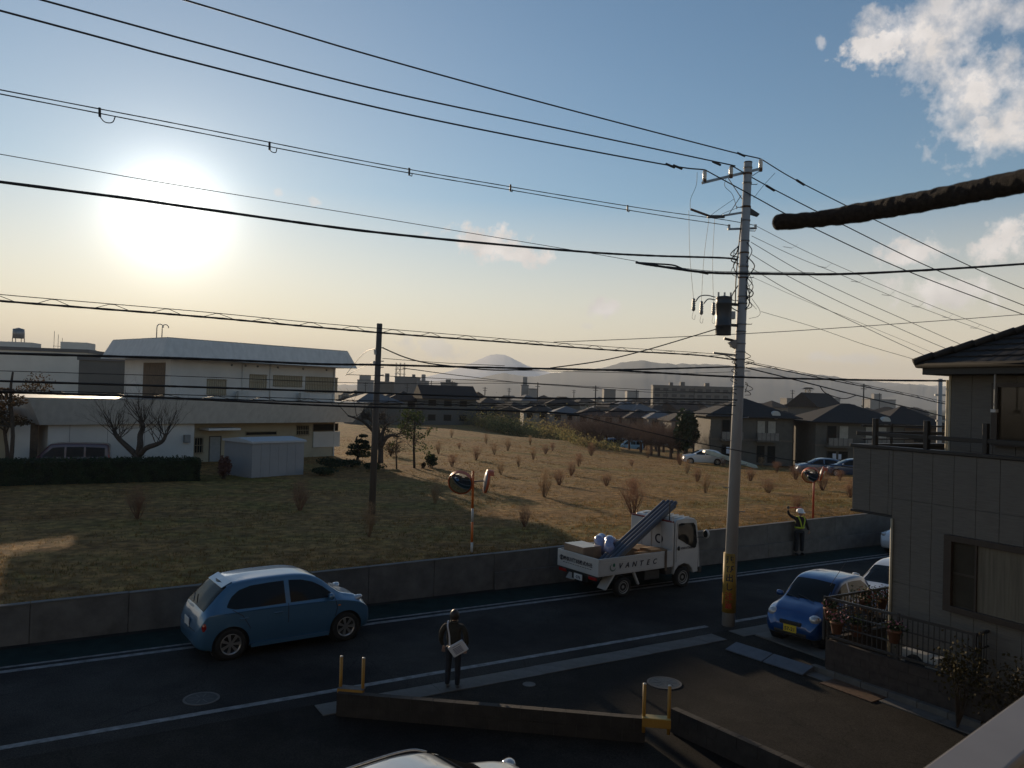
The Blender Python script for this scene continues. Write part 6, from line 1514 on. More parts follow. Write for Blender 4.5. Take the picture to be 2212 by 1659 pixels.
# chassis, lights, plates
part('chassis', MB().box((-2.1, -.32, .42), (1.5, .32, .66)), black_pl, tk)
part('fuel_tank', MB().box((-.35, -.72, .36), (.25, -.36, .64)), darkm, tk, bevel=.03); part('battery_box', MB().box((.42, -.78, .46), (.66, -.45, .70)), black_pl, tk, bevel=.01)
part('rear_bar', MB().box((-2.18, -.80, .60), (-2.10, .80, .70)), black_pl, tk)
for sgn in (-1, 1):
    part('tail_light', MB().box((-2.21, sgn * .62 - .15, .57), (-2.15, sgn * .62 + .15, .66)), red_l, tk, bevel=.008)
    part('mud_guard', MB().prism([(-.55, .60), (-.62, .66), (-1.68, .66), (-1.92, .30), (-1.86, .28), (-1.64, .60)], min(sgn * .55, sgn * .80), max(sgn * .55, sgn * .80), 'y'), tw, tk) if False else None
    m1 = MB().add([(-1.55, sgn * .80, .68), (-1.62, sgn * .80, .68), (-1.92, sgn * .80, .30), (-1.86, sgn * .80, .28), (-1.55, sgn * .5, .68), (-1.62, sgn * .5, .68), (-1.92, sgn * .5, .30), (-1.86, sgn * .5, .28)], [(0, 1, 2, 3), (4, 7, 6, 5), (0, 4, 5, 1), (2, 6, 7, 3), (1, 5, 6, 2), (0, 3, 7, 4)])
    part('mud_guard', m1, tw, tk)
    m1 = MB().add([(-.80, sgn * .80, .68), (-.86, sgn * .80, .68), (-.66, sgn * .80, .30), (-.62, sgn * .80, .32), (-.80, sgn * .72, .68), (-.86, sgn * .72, .68), (-.66, sgn * .72, .30), (-.62, sgn * .72, .32)], [(0, 1, 2, 3), (4, 7, 6, 5), (0, 4, 5, 1), (2, 6, 7, 3), (1, 5, 6, 2), (0, 3, 7, 4)])
    part('guard_stay', m1, tw, tk)
pl_ = part('number_plate', MB().box((-2.225, -.23, .46), (-2.213, .10, .63)), plate_w, tk)
text('·376', .12, ink, tk, Matrix.Translation((-2.228, -.065, .53)) @ Matrix.Rotation(R(-90), 4, 'Z') @ Matrix.Rotation(R(90), 4, 'X'), 'plate_number')
for x, r_ in ((-1.20, .29), (1.15, .31)):
    for sgn in (-1, 1): wheel(tk, x, sgn * .70, r_, .17, sgn, steelrim, solid=True)
# load
def on_truck(): pass
TM = Matrix.Translation(UV(16.3, 19.26)) @ Matrix.Rotation(R(90 - 55), 4, 'Z') @ Matrix.Diagonal((1.08, 1.12, 1.02, 1))
card = M_('cardboard', (.26, .16, .085), .85, var=.15, scale=2); card2 = M_('plastic_wrapped_carton', (.24, .165, .11), .45, var=.2, scale=3, coat=.5)
single('carton_stack', MB().box((-2.08, -.10, .79), (-1.42, .72, 1.38), TM), card2, 'large plastic wrapped carton at the rear of the truck bed', 'carton', bevel=.01)
for i, (x, y, z, dx, dy, dz, l) in enumerate(((-.55, -.75, .79, .38, .3, .40, 'small brown carton nearest the pipes on the truck bed'), (-.15, -.76, .79, .40, .5, .47, 'brown carton in the middle of the truck bed side'), (.27, -.74, .79, .28, .5, .42, 'brown carton next to the cab of the truck'), (-.12, -.2, .79, .65, .8, .38, 'wide brown carton in the middle of the truck bed'))):
    t_ = thing('carton', l, 'carton', TM @ Vector((x, y, z)), R(90 - 55)); part('box', MB().box((0, 0, 0), (dx, dy, dz)), card, t_, bevel=.006)
    part('flap', MB().add([(0, 0, dz + .004), (dx, 0, dz + .004), (dx, dy * .48, dz + .03), (0, dy * .48, dz + .03)], [(0, 1, 2, 3)]).add([(0, dy * .52, dz + .03), (dx, dy * .52, dz + .03), (dx, dy, dz + .004), (0, dy, dz + .004)], [(0, 1, 2, 3)]), card, t_)
rgt = random.Random(6)
bagm = M_('bluish_plastic_wrap', (.22, .25, .42), .22, var=.2, scale=6, coat=.8, bump=.5, bscale=25)
def coil(name, c, r_, tr_, rot, label):
    pts = []
    for i in range(25):
        a = i / 24 * 2 * math.pi; w = 1 + .08 * math.sin(a * 3); pts.append(Vector((math.cos(a) * r_ * w, 0, math.sin(a) * r_ * w)))
    mb = MB().tube(pts, [tr_ * (1 + .16 * math.sin(i * 1.7)) for i in range(25)], 12, False, TM @ Matrix.Translation(c) @ rot)
    single(name, mb, bagm, label, 'pipe coil', smooth=True)
coil('wrapped_pipe_coil', (-1.05, -.12, 1.22), .30, .14, Matrix.Rotation(R(25), 4, 'Y') @ Matrix.Rotation(R(30), 4, 'Z') @ Matrix.Rotation(R(-25), 4, 'X'), 'blue coil of pipe wrapped in shiny plastic on the truck bed')
coil('wrapped_pipe_coil', (-.90, .34, 1.24), .28, .13, Matrix.Rotation(R(30), 4, 'Z') @ Matrix.Rotation(R(-30), 4, 'X'), 'rear pale wrapped pipe coil behind the blue one on the truck bed')
pipem = M_('grey_blue_pipe', (.05, .062, .09), .5, var=.06)
a_, b_ = Vector((-1.72, -.50, .88)), Vector((1.52, -.02, 2.46)); pd = (b_ - a_).normalized(); e1 = pd.cross(Vector((0, 0, 1))).normalized(); e2 = e1.cross(pd).normalized()
k_ = 0
for i in range(4):
    for j in range(2):
        off = e1 * ((i - 1.5) * .128 + (j % 2) * .05) + e2 * (j * .115)
        p0 = a_ + off + pd * rgt.uniform(-.05, .05); p1 = b_ + off + pd * rgt.uniform(-.06, .06)
        t_ = thing('pipe', f'grey blue pipe over the truck cab, {("lower", "upper")[j]} layer, {ORD[i]} from the camera side', 'pipe', TM @ p0, R(90 - 55), 'grey blue pipes on the truck')
        d_ = p1 - p0
        part('tube', MB().tube([(0, 0, 0), d_], .060, 18, False), pipem, t_, True); part('socket', MB().tube([d_ * .975, d_ * 1.0], .067, 18, True), pipem, t_, True)
        part('bore_shade', MB().tube([d_ * 1.0002, d_ * 1.0012], .052, 16, True), black_pl, t_)  # black disc stands for the shade inside the pipe end
single('pipe_rack_post', MB().tube([(.70, -.62, 1.2), (.70, -.62, 2.62)], .02, 6, True, TM), darkm, 'dark upright bar holding the pipes at the truck cab', 'bar')
single('wooden_batten', MB().tube([(-1.0, .55, .9), (-.55, .62, 1.62)][::-1], .025, 4, True, TM), M_('batten_wood', (.35, .24, .11), .8), 'wooden batten leaning behind the coils on the truck bed', 'batten')
# ------------------------------------------------------------------ near house at right
HC = Vector((8.28, 17.0, 0)); HA = math.atan2(-.883, .469)
hx_ = Vector((.469, -.883, 0)); hy_ = Vector((.883, .469, 0))
def HL(x, y, yo=0.0):
    q = PL(x, y, HC + hy_ * yo, hy_) - HC
    return q.dot(hx_), q.z
nh = thing('near_house', 'dark grey panelled two storey house with a balcony at the right edge', 'house', HC, HA)
side_m = M_('siding_panel', (.135, .128, .115), .8, var=.16, scale=5, bump=.5, bscale=9, stretch=(.6, .6, 9))
core_m = M_('siding_core', (.06, .06, .06), .9)
def hbox(name, lo, hi, m, bevel=0, par=None, T=None): return part(name, MB().box(lo, hi), m, par or nh, bevel=bevel, T=T)
hbox('wall', (.02, .02, .35), (12, 8, 3.545), core_m)
hbox('foundation', (.03, .03, -.1), (12, 8, .345), concrete)
hbox('balcony_floor', (-1.0, .06, 3.555), (12, 1.0, 3.70), core_m)
hbox('balcony_wall', (-1.01, .02, 3.55), (12, .12, 4.95), core_m); hbox('balcony_wall', (-1.02, .13, 3.552), (-.90, 6, 4.95), core_m)
hbox('balcony_floor', (-.90, 1.0, 3.556), (.6, 6, 3.70), core_m)
hbox('balcony_cap', (-1.08, -.05, 4.955), (12, .16, 5.03), black_pl, .01); hbox('balcony_cap', (-1.08, .161, 4.957), (-.86, 6, 5.028), black_pl, .01)
hbox('balcony_edge', (-1.05, -.03, 3.50), (.0, .1, 3.548), black_pl, .008); hbox('balcony_edge', (-1.05, .101, 3.50), (-.95, 6, 3.547), black_pl)
rg = random.Random(55)
def panels(x0, x1, z0, z1, w=.455, y=0.0):
    x = x0
    while x < x1 - .05:
        xe = min(x + w, x1); dy = rg.uniform(-.0015, .0015)
        part('siding_panel', MB().box((x + .004, y - .018 + dy, z0 + .003), (xe - .004, y + .018, z1 - .003)), side_m, nh, bevel=.004); x = xe
panels(-1.01, 0, 3.552, 4.95); panels(0, 5.5, 3.92, 4.95); panels(0, 5.5, 2.15, 3.92); panels(0, 5.5, .36, 2.15)
panels(.62, 6, 3.75, 6.6, y=1.0)
hbox('corner_trim', (-.004, -.02, .35), (.018, .04, 3.49), M_('trim_pale', (.40, .36, .26), .6), .005)  # pale yellow trim colour stands in for the sunlit corner edge
hbox('upper_wall', (.60, 1.02, 3.70), (12, 8, 6.85), core_m); hbox('corner_trim', (.565, .98, 3.70), (.615, 1.04, 6.6), M_('trim_pale', (.4, .36, .26), .6), .005)
part('drain_pipe', MB().tube([(.03, -.05, .1), (.03, -.05, 3.48)], .028, 8), M_('trim_pale', (.40, .36, .26), .6), nh, True)
part('drain_pipe', MB().tube([(.50, 1.06, 3.7), (.50, 1.06, 6.5)], .04, 8), M_('trim_pale', (.40, .36, .26), .6), nh, True)
# balcony rails
for z in (5.20, 5.27):
    pass
rl_ = part('balcony_rail', MB().box((-.95, -.0, 5.23), (12, .06, 5.32)), black_pl, nh, bevel=.008)
part('balcony_rail', MB().box((-.99, .2, 5.23), (-.93, 6, 5.31)), black_pl, nh, bevel=.008); part('balcony_rail', MB().box((-.99, .2, 5.42), (-.93, 6, 5.46)), darkm, nh)
part('balcony_rail', MB().box((-.99, .2, 5.12), (-.93, 6, 5.15)), darkm, nh)
for px in (1891, 2002, 2130):
    x = HL(px, 940, .03)[0]; part('rail_post', MB().box((x - .045, -.02, 5.03), (x + .045, .08, 5.62)), black_pl, nh, bevel=.008)
for y in (1.2, 2.6, 4.0): part('rail_post', MB().box((-.98, y, 5.03), (-.94, y + .05, 5.5)), black_pl, nh)
# roof: hip with tiles
ex, ey, ez = .27, .5, 6.80
part('fascia', MB().box((ex, ey, 6.60), (12, ey + .06, 6.80)).box((ex, ey + .06, 6.60), (ex + .06, 8.4, 6.80)), black_pl, nh, bevel=.01)
part('soffit', MB().box((ex + .06, ey + .06, 6.62), (12, 8.4, 6.66)), M_('soffit', (.10, .09, .08), .8), nh)
part('gutter', MB().tube([(ex - .07, ey - .07, 6.80), (12, ey - .07, 6.80)], .06, 8).tube([(ex - .07, ey - .07, 6.80), (ex - .07, 8.4, 6.80)], .06, 8), M_('gutter_black', (.02, .02, .02), .8, spec=.1), nh, True)
part('roof_deck', MB().add([(ex, ey, 6.81), (12, ey, 6.81), (12, 4.4, 8.76), (3.96, 4.4, 8.76), (ex, 8.4, 6.81)], [(0, 1, 2, 3), (0, 3, 4)]), M_('roof_under', (.03, .03, .03), .8), nh)
tile_m = M_('roof_tile', (.026, .025, .025), .75, spec=.25, var=.3, scale=5)
sl = math.atan(.5)
tme = MB().prism([(0, 0), (.30, 0), (.30, .03), (.22, .036), (.10, .036), (.03, .046), (0, .046)], 0, .33, 'y').mesh('roof_tile', tile_m)
n_t = 0
for r_ in range(11):
    yy = ey - .06 + r_ * .27; zz = 6.825 + r_ * .135
    x = ex - .05 + r_ * .27
    while x < 7.2 and n_t < 280:
        T = Matrix.Translation((x, yy, zz)) @ Matrix.Rotation(sl - .11, 4, 'X')
        link('roof_tile', tme, nh, T); x += .29; n_t += 1
for r_ in range(11):
    T = Matrix.Translation((ex - .12 + r_ * .27, ey - .12 + r_ * .27, 6.86 + r_ * .135)) @ Matrix.Rotation(R(45), 4, 'Z') @ Matrix.Rotation(-math.atan(.5 / 1.414) - .07, 4, 'Y')
    part('ridge_tile', MB().tube([(0, 0, 0), (.42, 0, 0)], [.085, .075], 10), tile_m, nh, True, T)
# windows
x0, z1 = HL(2048, 1155); x1 = x0 + 2.6; z0 = HL(2048, 1317)[1]
f = part('window', MB().box((x0, -.14, z1 - .10), (x1, -.02, z1 + .02)).box((x0, -.14, z0), (x1, -.02, z0 + .12)).box((x0, -.14, z0 + .12), (x0 + .16, -.02, z1 - .10)).box((x1 - .1, -.14, z0 + .12), (x1, -.02, z1 - .10)), frame_d, nh, bevel=.006)
xc = HL(2111, 1250)[0]
part('pane', MB().box((x0 + .16, -.05, z0 + .12), (xc, -.04, z1 - .10)), M_('pane_behind', (.05, .045, .035), .15), f); part('pane', MB().box((xc + .04, -.06, z0 + .12), (x1 - .1, -.05, z1 - .10)), M_('curtain_pane', (.13, .12, .095), .35, var=.3, scale=3, stretch=(6, 1, .3)), f)
part('mullion', MB().box((xc, -.10, z0 + .12), (xc + .04, -.03, z1 - .1)), frame_d, f); part('transom', MB().box((x0 + .16, -.07, (z0 + z1) / 2), (xc, -.052, (z0 + z1) / 2 + .04)), frame_d, f)
x0, z1 = HL(2151, 828, 1.0); z0 = HL(2151, 962, 1.0)[1]; x1 = x0 + 1.9
f = part('window', MB().box((x0, .86, z1 - .08), (x1, .98, z1)).box((x0, .86, z0), (x1, .98, z0 + .08)).box((x0, .86, z0 + .08), (x0 + .12, .98, z1 - .08)), frame_d, nh)
part('pane', MB().box((x0 + .12, .93, z0 + .08), (x1, .94, z1 - .08)), M_('pane_dark', (.04, .032, .022), .12), f)
part('hanging_rod', MB().tube([(x0 + .25, .55, 6.6), (x0 + .25, .55, 5.9)], .02, 6), greym, nh); part('laundry_hook', MB().box((x0 + .2, .50, 5.84), (x0 + .3, .60, 5.9)), white_fascia, nh)
part('satellite_bracket', MB().tube([(x0 + 1.0, .4, 6.3), (x0 + 1.15, .4, 6.2)], .05, 8), white_fascia, nh)

# garden wall with fence
fa, fb = G(1785, 1380, .78), G(2026, 1451, .78); fdir = (fb - fa).normalized(); fa = Vector((fa.x, fa.y, 0)); fend = fa + fdir * 8.0
bw = M_('garden_block', (.05, .04, .035), .9, var=.3, scale=6, bump=.4)
block_wall('garden_wall', 'reddish brown block wall under the black fence, beside the driveway', fa, fend, .76, .12, 4, .4, bw, concrete, z0=0.0)
fr_ = fa + Vector((RS, RC, 0)) * 3.4
block_wall('garden_wall', 'short brown block wall behind the small deep blue car', fa + Vector((RS, RC, 0)) * .13, fr_, .76, .12, 4, .4, bw, concrete, z0=0.0)
cap = concrete_l
def fence(name, label, a, d, L, z0=.78, z1=1.66, step=.105):
    rz = math.atan2(d.y, d.x); t_ = thing(name, label, 'fence', (a.x, a.y, 0), rz)
    for z in (z1, z0 + .06): part('rail', MB().box((0, .04, z - .03), (L, .08, z + .02)), darkm, t_)
    part('rail', MB().box((0, .045, z0 + .30), (L, .075, z0 + .325)), darkm, t_); part('rail', MB().box((0, .045, z0 + .58), (L, .075, z0 + .605)), darkm, t_)
    n = int(L / step); bm_ = MB().box((-.008, .052, z0 + .08), (.008, .068, z1 - .03)).mesh('bar', darkm)
    for i in range(n): link('bar', bm_, t_, Matrix.Translation((step * (i + .5), 0, 0)))
    for i in range(max(1, int(L / 1.2)) + 1): part('post', MB().box((i * L / max(1, int(L / 1.2)) - .025, .035, z0 - .02), (i * L / max(1, int(L / 1.2)) + .025, .085, z1 + .04)), darkm, t_, bevel=.004)
    return t_
fence('fence', 'black metal bar fence on the garden wall, side towards the lane', fa, fdir, 3.1)
fence('fence', 'black metal bar fence behind the small deep blue car, running along the road', fa, Vector((RS, RC, 0)), 3.2)
fcor = fa + fdir * 3.1
fence('fence', 'short black fence returning from the garden wall to the house', fcor, Vector((-fdir.y, fdir.x, 0)) , .9)
# flowers, pots, shrubs by the fence
rg = random.Random(77)
pinkm = M_('pink_petals', (.42, .16, .20), .7, var=.3, scale=9); potm = M_('clay_pot', (.16, .07, .04), .8, var=.2)
def pot(x, y, Y, label, r_, petals, n=60, z=None, lm_=leafd, hang=None):
    c = P(x, y, Y)
    t_ = thing('potted_flowers', label, 'flowers', c)
    part('pot', MB().lathe([(.09, -.30), (.13, -.08), (.14, -.08), (.14, -.05), (.01, -.05)], 14), potm, t_, True)
    lm = MB(); leaf_cloud(lm, 160, lambda r: (r.gauss(0, r_ * .6), r.gauss(0, r_ * .6), r.gauss(.03, r_ * .4)), .035, rg); part('leaves', lm, lm_, t_)
    if petals: 
        pm_ = MB(); leaf_cloud(pm_, n, lambda r: (r.gauss(0, r_ * .55), r.gauss(0, r_ * .55), abs(r.gauss(.06, r_ * .45))), .03, rg); stuff(part('petals', pm_, petals, t_))
    part('hook', MB().tube([(0, 0, -.05), (0, .1, .12)], .008, 4), darkm, t_)
def fy(t): return (fa + fdir * t)
pot(1808, 1338, 16.75, 'pink cyclamen flowers in the pot hanging at the fence corner', .17, pinkm, 90)
pot(1932, 1356, 15.95, 'smaller pink flowers in a pot in the middle of the garden fence', .13, pinkm, 50)
pot(1793, 1308, 17.25, 'pale pink flowers beside the windscreen side of the blue car', .10, pinkm, 30)
pot(1850, 1344, 17.1, 'yellow green leafy pot between the two pink flower pots', .13, M_('lime_leaves', (.16, .20, .06), .7), 60)
pot(1868, 1290, 18.0, 'dark red flowers high on the road side fence', .2, M_('red_petals', (.16, .03, .03), .7), 60)
pot(1905, 1286, 18.4, 'rusty red flowers at the road side fence near the house corner', .2, M_('red_petals', (.16, .03, .03), .7), 50)
def leafy(x, y, Y, w, h, label, m, seed, n=700, z0=0.0):
    c = P(x, y, Y); c.z = z0; r_ = random.Random(seed); a = w / 2 / F * Y; hh = h / F * Y
    t_ = thing('garden_shrub', label, 'shrub', c)
    lm = MB(); tm_ = MB()
    for k_ in range(9):
        q = Vector((r_.gauss(0, .5) * a, r_.gauss(0, .4) * a, hh * r_.uniform(.55, 1.0))); tm_.tube([(0, 0, 0), q * .5 + Vector((.03, 0, .1)), q], [.018, .012, .005], 4)
        leaf_cloud(lm, n // 9, lambda r, q=q: (q.x + r.gauss(0, .3) * a, q.y + r.gauss(0, .3) * a, q.z + r.gauss(0, .16) * hh), .035, r_)
    part('stems', tm_, bark, t_); part('foliage', lm, m, t_)
leafy(2070, 1450, 14.6, 110, 150, 'leafy shrub with yellowish leaves in front of the house beside the fence end', M_('olive_leaves', (.05, .04, .014), .8, spec=.15, var=.5, scale=8), 5)
leafy(2180, 1470, 13.6, 100, 170, 'leafy shrub with glinting leaves at the right edge in front of the house', M_('olive_leaves2', (.045, .035, .016), .8, spec=.15, var=.5, scale=8), 6)
leafy(1845, 1330, 18.3, 90, 95, 'dark garden shrub with thin twigs behind the road side fence', leafb, 8, 600, .3)
leafy(1960, 1370, 17.0, 90, 80, 'dark low garden shrub inside the fence below the house corner', leafd, 9, 500, .3)
pc = G(2066, 1478, .0); t_ = thing('flower_pot', 'pale green flower pot below the yellowish shrub', 'flower pot', pc); part('pot', MB().lathe([(.10, 0), (.15, .30), (.17, .30), (.17, .34), (.01, .34)], 16), M_('green_pot', (.10, .12, .08), .7), t_, True); part('soil', MB().lathe([(.01, .341), (.14, .341), (.14, .33)], 12), bark, t_)
ac_c = P(1985, 1420, 15.9); t_ = thing('outdoor_unit', 'white outdoor air conditioner unit behind the garden fence', 'air conditioner', (ac_c.x, ac_c.y, .4), HA)
part('casing', MB().box((-.4, 0, 0), (.4, .28, .55)), M_('unit_white', (.45, .45, .43), .5), t_, bevel=.01); part('fan_grille', MB().lathe([(.01, 0), (.22, 0), (.22, .01), (.01, .01)], 20, Matrix.Translation((-.08, -.012, .28)) @ Matrix.Rotation(R(-90), 4, 'X')), darkm, t_)

# the flats the photograph was taken from, behind the camera; unseen, enlarged and darkened to cut ambient light
fl_ = thing('flats', 'unseen block of flats from whose balcony the view opens, enlarged and darkened against sky light', 'building', (0, 0, 0), R(90 - 46.5))
part('wall', MB().box((-22, -8, 0), (22, -1.0, 12.5)), M_('flats_wall', (.15, .14, .125), .85, var=.08), fl_)
part('balcony_slab', MB().box((-3, -.995, 3.9), (4, .55, 4.05)), concrete, fl_)

# ------------------------------------------------------------------ traffic mirrors
chrome = M_('mirror_face', (.75, .76, .78), .04, metal=1.0, var=.02)
orim = M_('mirror_rim_orange', (.50, .10, .03), .5)
def mirror_post(base, top, label, stripes, discs):
    t_ = thing('traffic_mirror', label, 'traffic mirror', base); h = (top - base).z; lean = Vector(((top - base).x, 0, 0)) / h
    n = 40
    bounds = stripes
    for i in range(len(bounds) - 1):
        z0, z1, m = bounds[i][0] * h, bounds[i + 1][0] * h, bounds[i][1]
        part('post', MB().tube([lean * z0 + Vector((0, 0, z0 + .0005)), lean * z1 + Vector((0, 0, z1))], .038, 14), m, t_, True)
    part('cap', MB().lathe([(.01, .02), (.04, 0)], 12, Matrix.Translation((top - base))), orange_p, t_)
    for (off, az, r_, tilt) in discs:
        T = Matrix.Translation(off) @ Matrix.Rotation(-az, 4, 'Z') @ Matrix.Rotation(R(90) + tilt, 4, 'X')
        # local +z after rotation looks along the mirror's facing direction
        prof = [(r_ * math.sin(a) * 1.0 / math.sin(.5), .10 - (1 - math.cos(a)) * r_ / math.sin(.5) ) for a in [.001 + .5 * k_ / 10 for k_ in range(11)]]
        mf = part('mirror', MB().lathe(prof[::-1], 36), chrome, t_, True, T)
        part('rim', MB().lathe([(r_ * .98, -.05), (r_ * 1.08, -.05), (r_ * 1.08, .02), (r_ * .985, .022)], 36, None, False), orim, mf, True)
        part('back_shell', MB().lathe([(.01, -.10), (r_ * .5, -.09), (r_ * 1.02, -.05), (r_ * .99, .0)], 36), M_('mirror_back', (.20, .19, .19), .5), mf, True)
        part('mirror_hood', MB().add([(r_ * 1.1 * math.cos(a), r_ * 1.1 * math.sin(a), z) for a in [R(35 + 110 * k_ / 12) for k_ in range(13)] for z in (-.04, .14)], [(2 * k_, 2 * k_ + 2, 2 * k_ + 3, 2 * k_ + 1) for k_ in range(12)]), orim, mf)
        part('mirror_arm', MB().tube([(0, 0, off[2]), Vector(off) + (T.to_3x3() @ Vector((0, 0, -.10)))], .02, 6), greym, t_)
m1b = G(1019, 1197, .95); m1b.z = .9; m1t = P(1022, 1018, m1b.y)
cm1 = P(995, 1042, m1b.y) - m1b; cm1b = P(1052, 1040, m1b.y + .1) - m1b
sm_w = M_('post_white_band', (.5, .5, .48), .5, var=.2, scale=20)
mirror_post(m1b, m1t, 'orange and white post with two round traffic mirrors behind the wall at centre', [(0, orange_p), (.02, sm_w), (.16, orange_p), (.40, sm_w), (.56, orange_p), (1.0, orange_p)], [(tuple(cm1 + Vector((0, -.1, 0))), R(6), .36, R(20)), (tuple(cm1b), R(-100), .34, R(8))])
m2b = G(1756, 1125, 1.15); m2b.z = 1.1; m2t = P(1759, 1010, m2b.y); c1_ = P(1749, 1026, m2b.y) - m2b; c2_ = P(1776, 1024, m2b.y) - m2b
mirror_post(m2b, m2t, 'red post with two round traffic mirrors behind the wall near the flagman', [(0, orange_p), (.04, M_('post_red', (.45, .05, .02), .5)), (1.0, orange_p)], [(tuple(c1_ + Vector((0, -.1, 0))), R(14), .32, R(20)), (tuple(c2_), R(-72), .28, R(14))])

# ------------------------------------------------------------------ people
def skin(name, verts, edges, m, parent, lv=2, root=0, smooth=True):
    me = bpy.data.meshes.new(name); me.from_pydata([v[:3] for v in verts], edges, []); me.update(); me.materials.append(m)
    o = bpy.data.objects.new(name, me); col.objects.link(o)
    if parent: o.parent = parent
    bm = bmesh.new(); bm.from_mesh(me); sl_ = bm.verts.layers.skin.verify(); bm.verts.ensure_lookup_table()
    for i, v in enumerate(verts):
        r_ = v[3]; bm.verts[i][sl_].radius = (r_, v[4] if len(v) > 4 else r_)
    bm.verts[root][sl_].use_root = True; bm.to_mesh(me); bm.free()
    s_ = o.modifiers.new('skin', 'SKIN'); s_.use_smooth_shade = True; s_.branch_smoothing = .6
    u_ = o.modifiers.new('sub', 'SUBSURF'); u_.levels = lv; u_.render_levels = lv
    return o
skinm = M_('skin', (.28, .16, .11), .6, var=.05); hairm = M_('black_hair', (.012, .009, .008), .5, var=.3, scale=30)
def head(parent, c, face, hair=True, s_=1.0):
    T = Matrix.Translation(c) @ Matrix.Rotation(face, 4, 'Z') @ Matrix.Scale(s_, 4)     # face looks along local -y
    mb = MB(); n, k = 20, 14
    for i in range(k + 1):
        th = math.pi * i / k
        for j in range(n):
            ph = 2 * math.pi * j / n; x, y, z = math.sin(th) * math.cos(ph) * .078, math.sin(th) * math.sin(ph) * .095, math.cos(th) * .118
            if z < -.02: x *= 1 - (-z - .02) * 3.2; y = y * (1 - (-z - .02) * 1.6) - (-z - .02) * .22
            d = math.exp(-((x / .016) ** 2 + ((z + .022) / .028) ** 2))
            if y < 0: y -= .022 * d
            for ex_ in (-.032, .032):
                if y < 0: y += .008 * math.exp(-(((x - ex_) / .014) ** 2 + ((z - .005) / .012) ** 2))
            if y < 0: y -= .006 * math.exp(-((x / .025) ** 2 + ((z + .062) / .009) ** 2))
            mb.v.append((x, y, z))
    mb.f = [(i * n + j, (i + 1) * n + j, (i + 1) * n + (j + 1) % n, i * n + (j + 1) % n) for i in range(k) for j in range(n)]
    hd_ = part('head', mb, skinm, parent, True, T)
    for sx2 in (-1, 1):
        if not hair: part('ear', MB().lathe([(.001, -.008), (.02, -.006), (.024, .004), (.001, .006)], 10, Matrix.Translation((sx2 * .079, .008, -.01)) @ Matrix.Rotation(R(90), 4, 'Y') @ Matrix.Diagonal((1.3, .8, 1, 1))), skinm, hd_, True)
        part('eye', MB().lathe([(.001, -.006), (.009, 0), (.001, .006)], 8, Matrix.Translation((sx2 * .032, -.083, .004))), black_pl, hd_, True)
    part('mouth', MB().tube([(-.02, -.098, -.062), (0, -.102, -.064), (.02, -.098, -.062)], .004, 5), M_('lips', (.2, .07, .06), .5), hd_)
    if hair:
        hb_ = MB()
        for i in range(11):
            th = math.pi * .66 * i / 10
            for j in range(24):
                ph = 2 * math.pi * j / 24; front = max(0, -math.sin(ph)); t2 = th * (1 - .42 * front)
                w = 1 + .04 * mnoise.noise((math.cos(ph) * 6, math.sin(ph) * 6, i * .6))
                hb_.v.append((math.sin(t2) * math.cos(ph) * .094 * w, math.sin(t2) * math.sin(ph) * .112 * w + .006, math.cos(t2) * .135 * w - (.01 if i == 10 else 0)))
        hb_.f = [(i * 24 + j, (i + 1) * 24 + j, (i + 1) * 24 + (j + 1) % 24, i * 24 + (j + 1) % 24) for i in range(10) for j in range(24)]
        part('hair', hb_, hairm, hd_, True)
    return hd_
def hand(parent, c, rot, s_=1.0, curl=.5, m=None, name='hand'):
    # palm along local -z, fingers continue, thumb at local +x
    V2, E2 = [(0, 0, .02, .024, .020), (0, 0, -.03, .036, .018), (0, 0, -.075, .040, .015)], [(0, 1), (1, 2)]
    for k_, (fx, L) in enumerate(((-.030, .055), (-.010, .068), (.011, .072), (.030, .062))):
        b_ = len(V2); V2.append((fx, 0, -.088, .0095)); E2.append((2, b_))
        V2.append((fx * 1.05, curl * .03, -.088 - L * .55, .0085)); E2.append((b_, b_ + 1)); V2.append((fx * 1.05, curl * .075, -.088 - L * (1 - curl * .35), .0075)); E2.append((b_ + 1, b_ + 2))
    b_ = len(V2); V2 += [(.040, .008, -.035, .012), (.062, .02, -.062, .0095), (.066, .03, -.088, .008)]; E2 += [(1, b_), (b_, b_ + 1), (b_ + 1, b_ + 2)]
    o = skin(name, V2, E2, m or skinm, parent, 1); o.matrix_local = Matrix.Translation(c) @ rot @ Matrix.Scale(s_, 4); return o
# woman with a white shoulder bag, seen from behind (she faces local -y, turned away from the camera)
wp_ = G(977, 1487, 0)
wm = thing('person', 'person with black hair in dark jacket and trousers, seen from behind at the roadside', 'person', (wp_.x, wp_.y, .012), R(180 - 8)); wm.scale = (1.0, .98, .90)
jack = M_('olive_black_jacket', (.022, .020, .014), .85, var=.3, scale=12, bump=.4, bscale=40); trs = M_('navy_trousers', (.014, .018, .028), .85, var=.25, scale=10, bump=.3, bscale=30)
BV = [(0, .0, .94, .155, .115), (0, 0, 1.10, .165, .125), (0, .01, 1.26, .18, .13), (0, .01, 1.38, .15, .10), (0, 0, 1.45, .06, .06), (0, -.01, 1.50, .05, .05),
      (-.17, .01, 1.385, .062), (-.24, .02, 1.24, .062), (-.265, .0, 1.05, .052), (-.235, -.08, .90, .040),
      (.17, .01, 1.385, .062), (.24, .02, 1.24, .062), (.265, .0, 1.05, .052), (.235, -.08, .90, .040)]
skin('jacket', BV, [(0, 1), (1, 2), (2, 3), (3, 4), (4, 5), (3, 6), (6, 7), (7, 8), (8, 9), (3, 10), (10, 11), (11, 12), (12, 13)], jack, wm, 2)
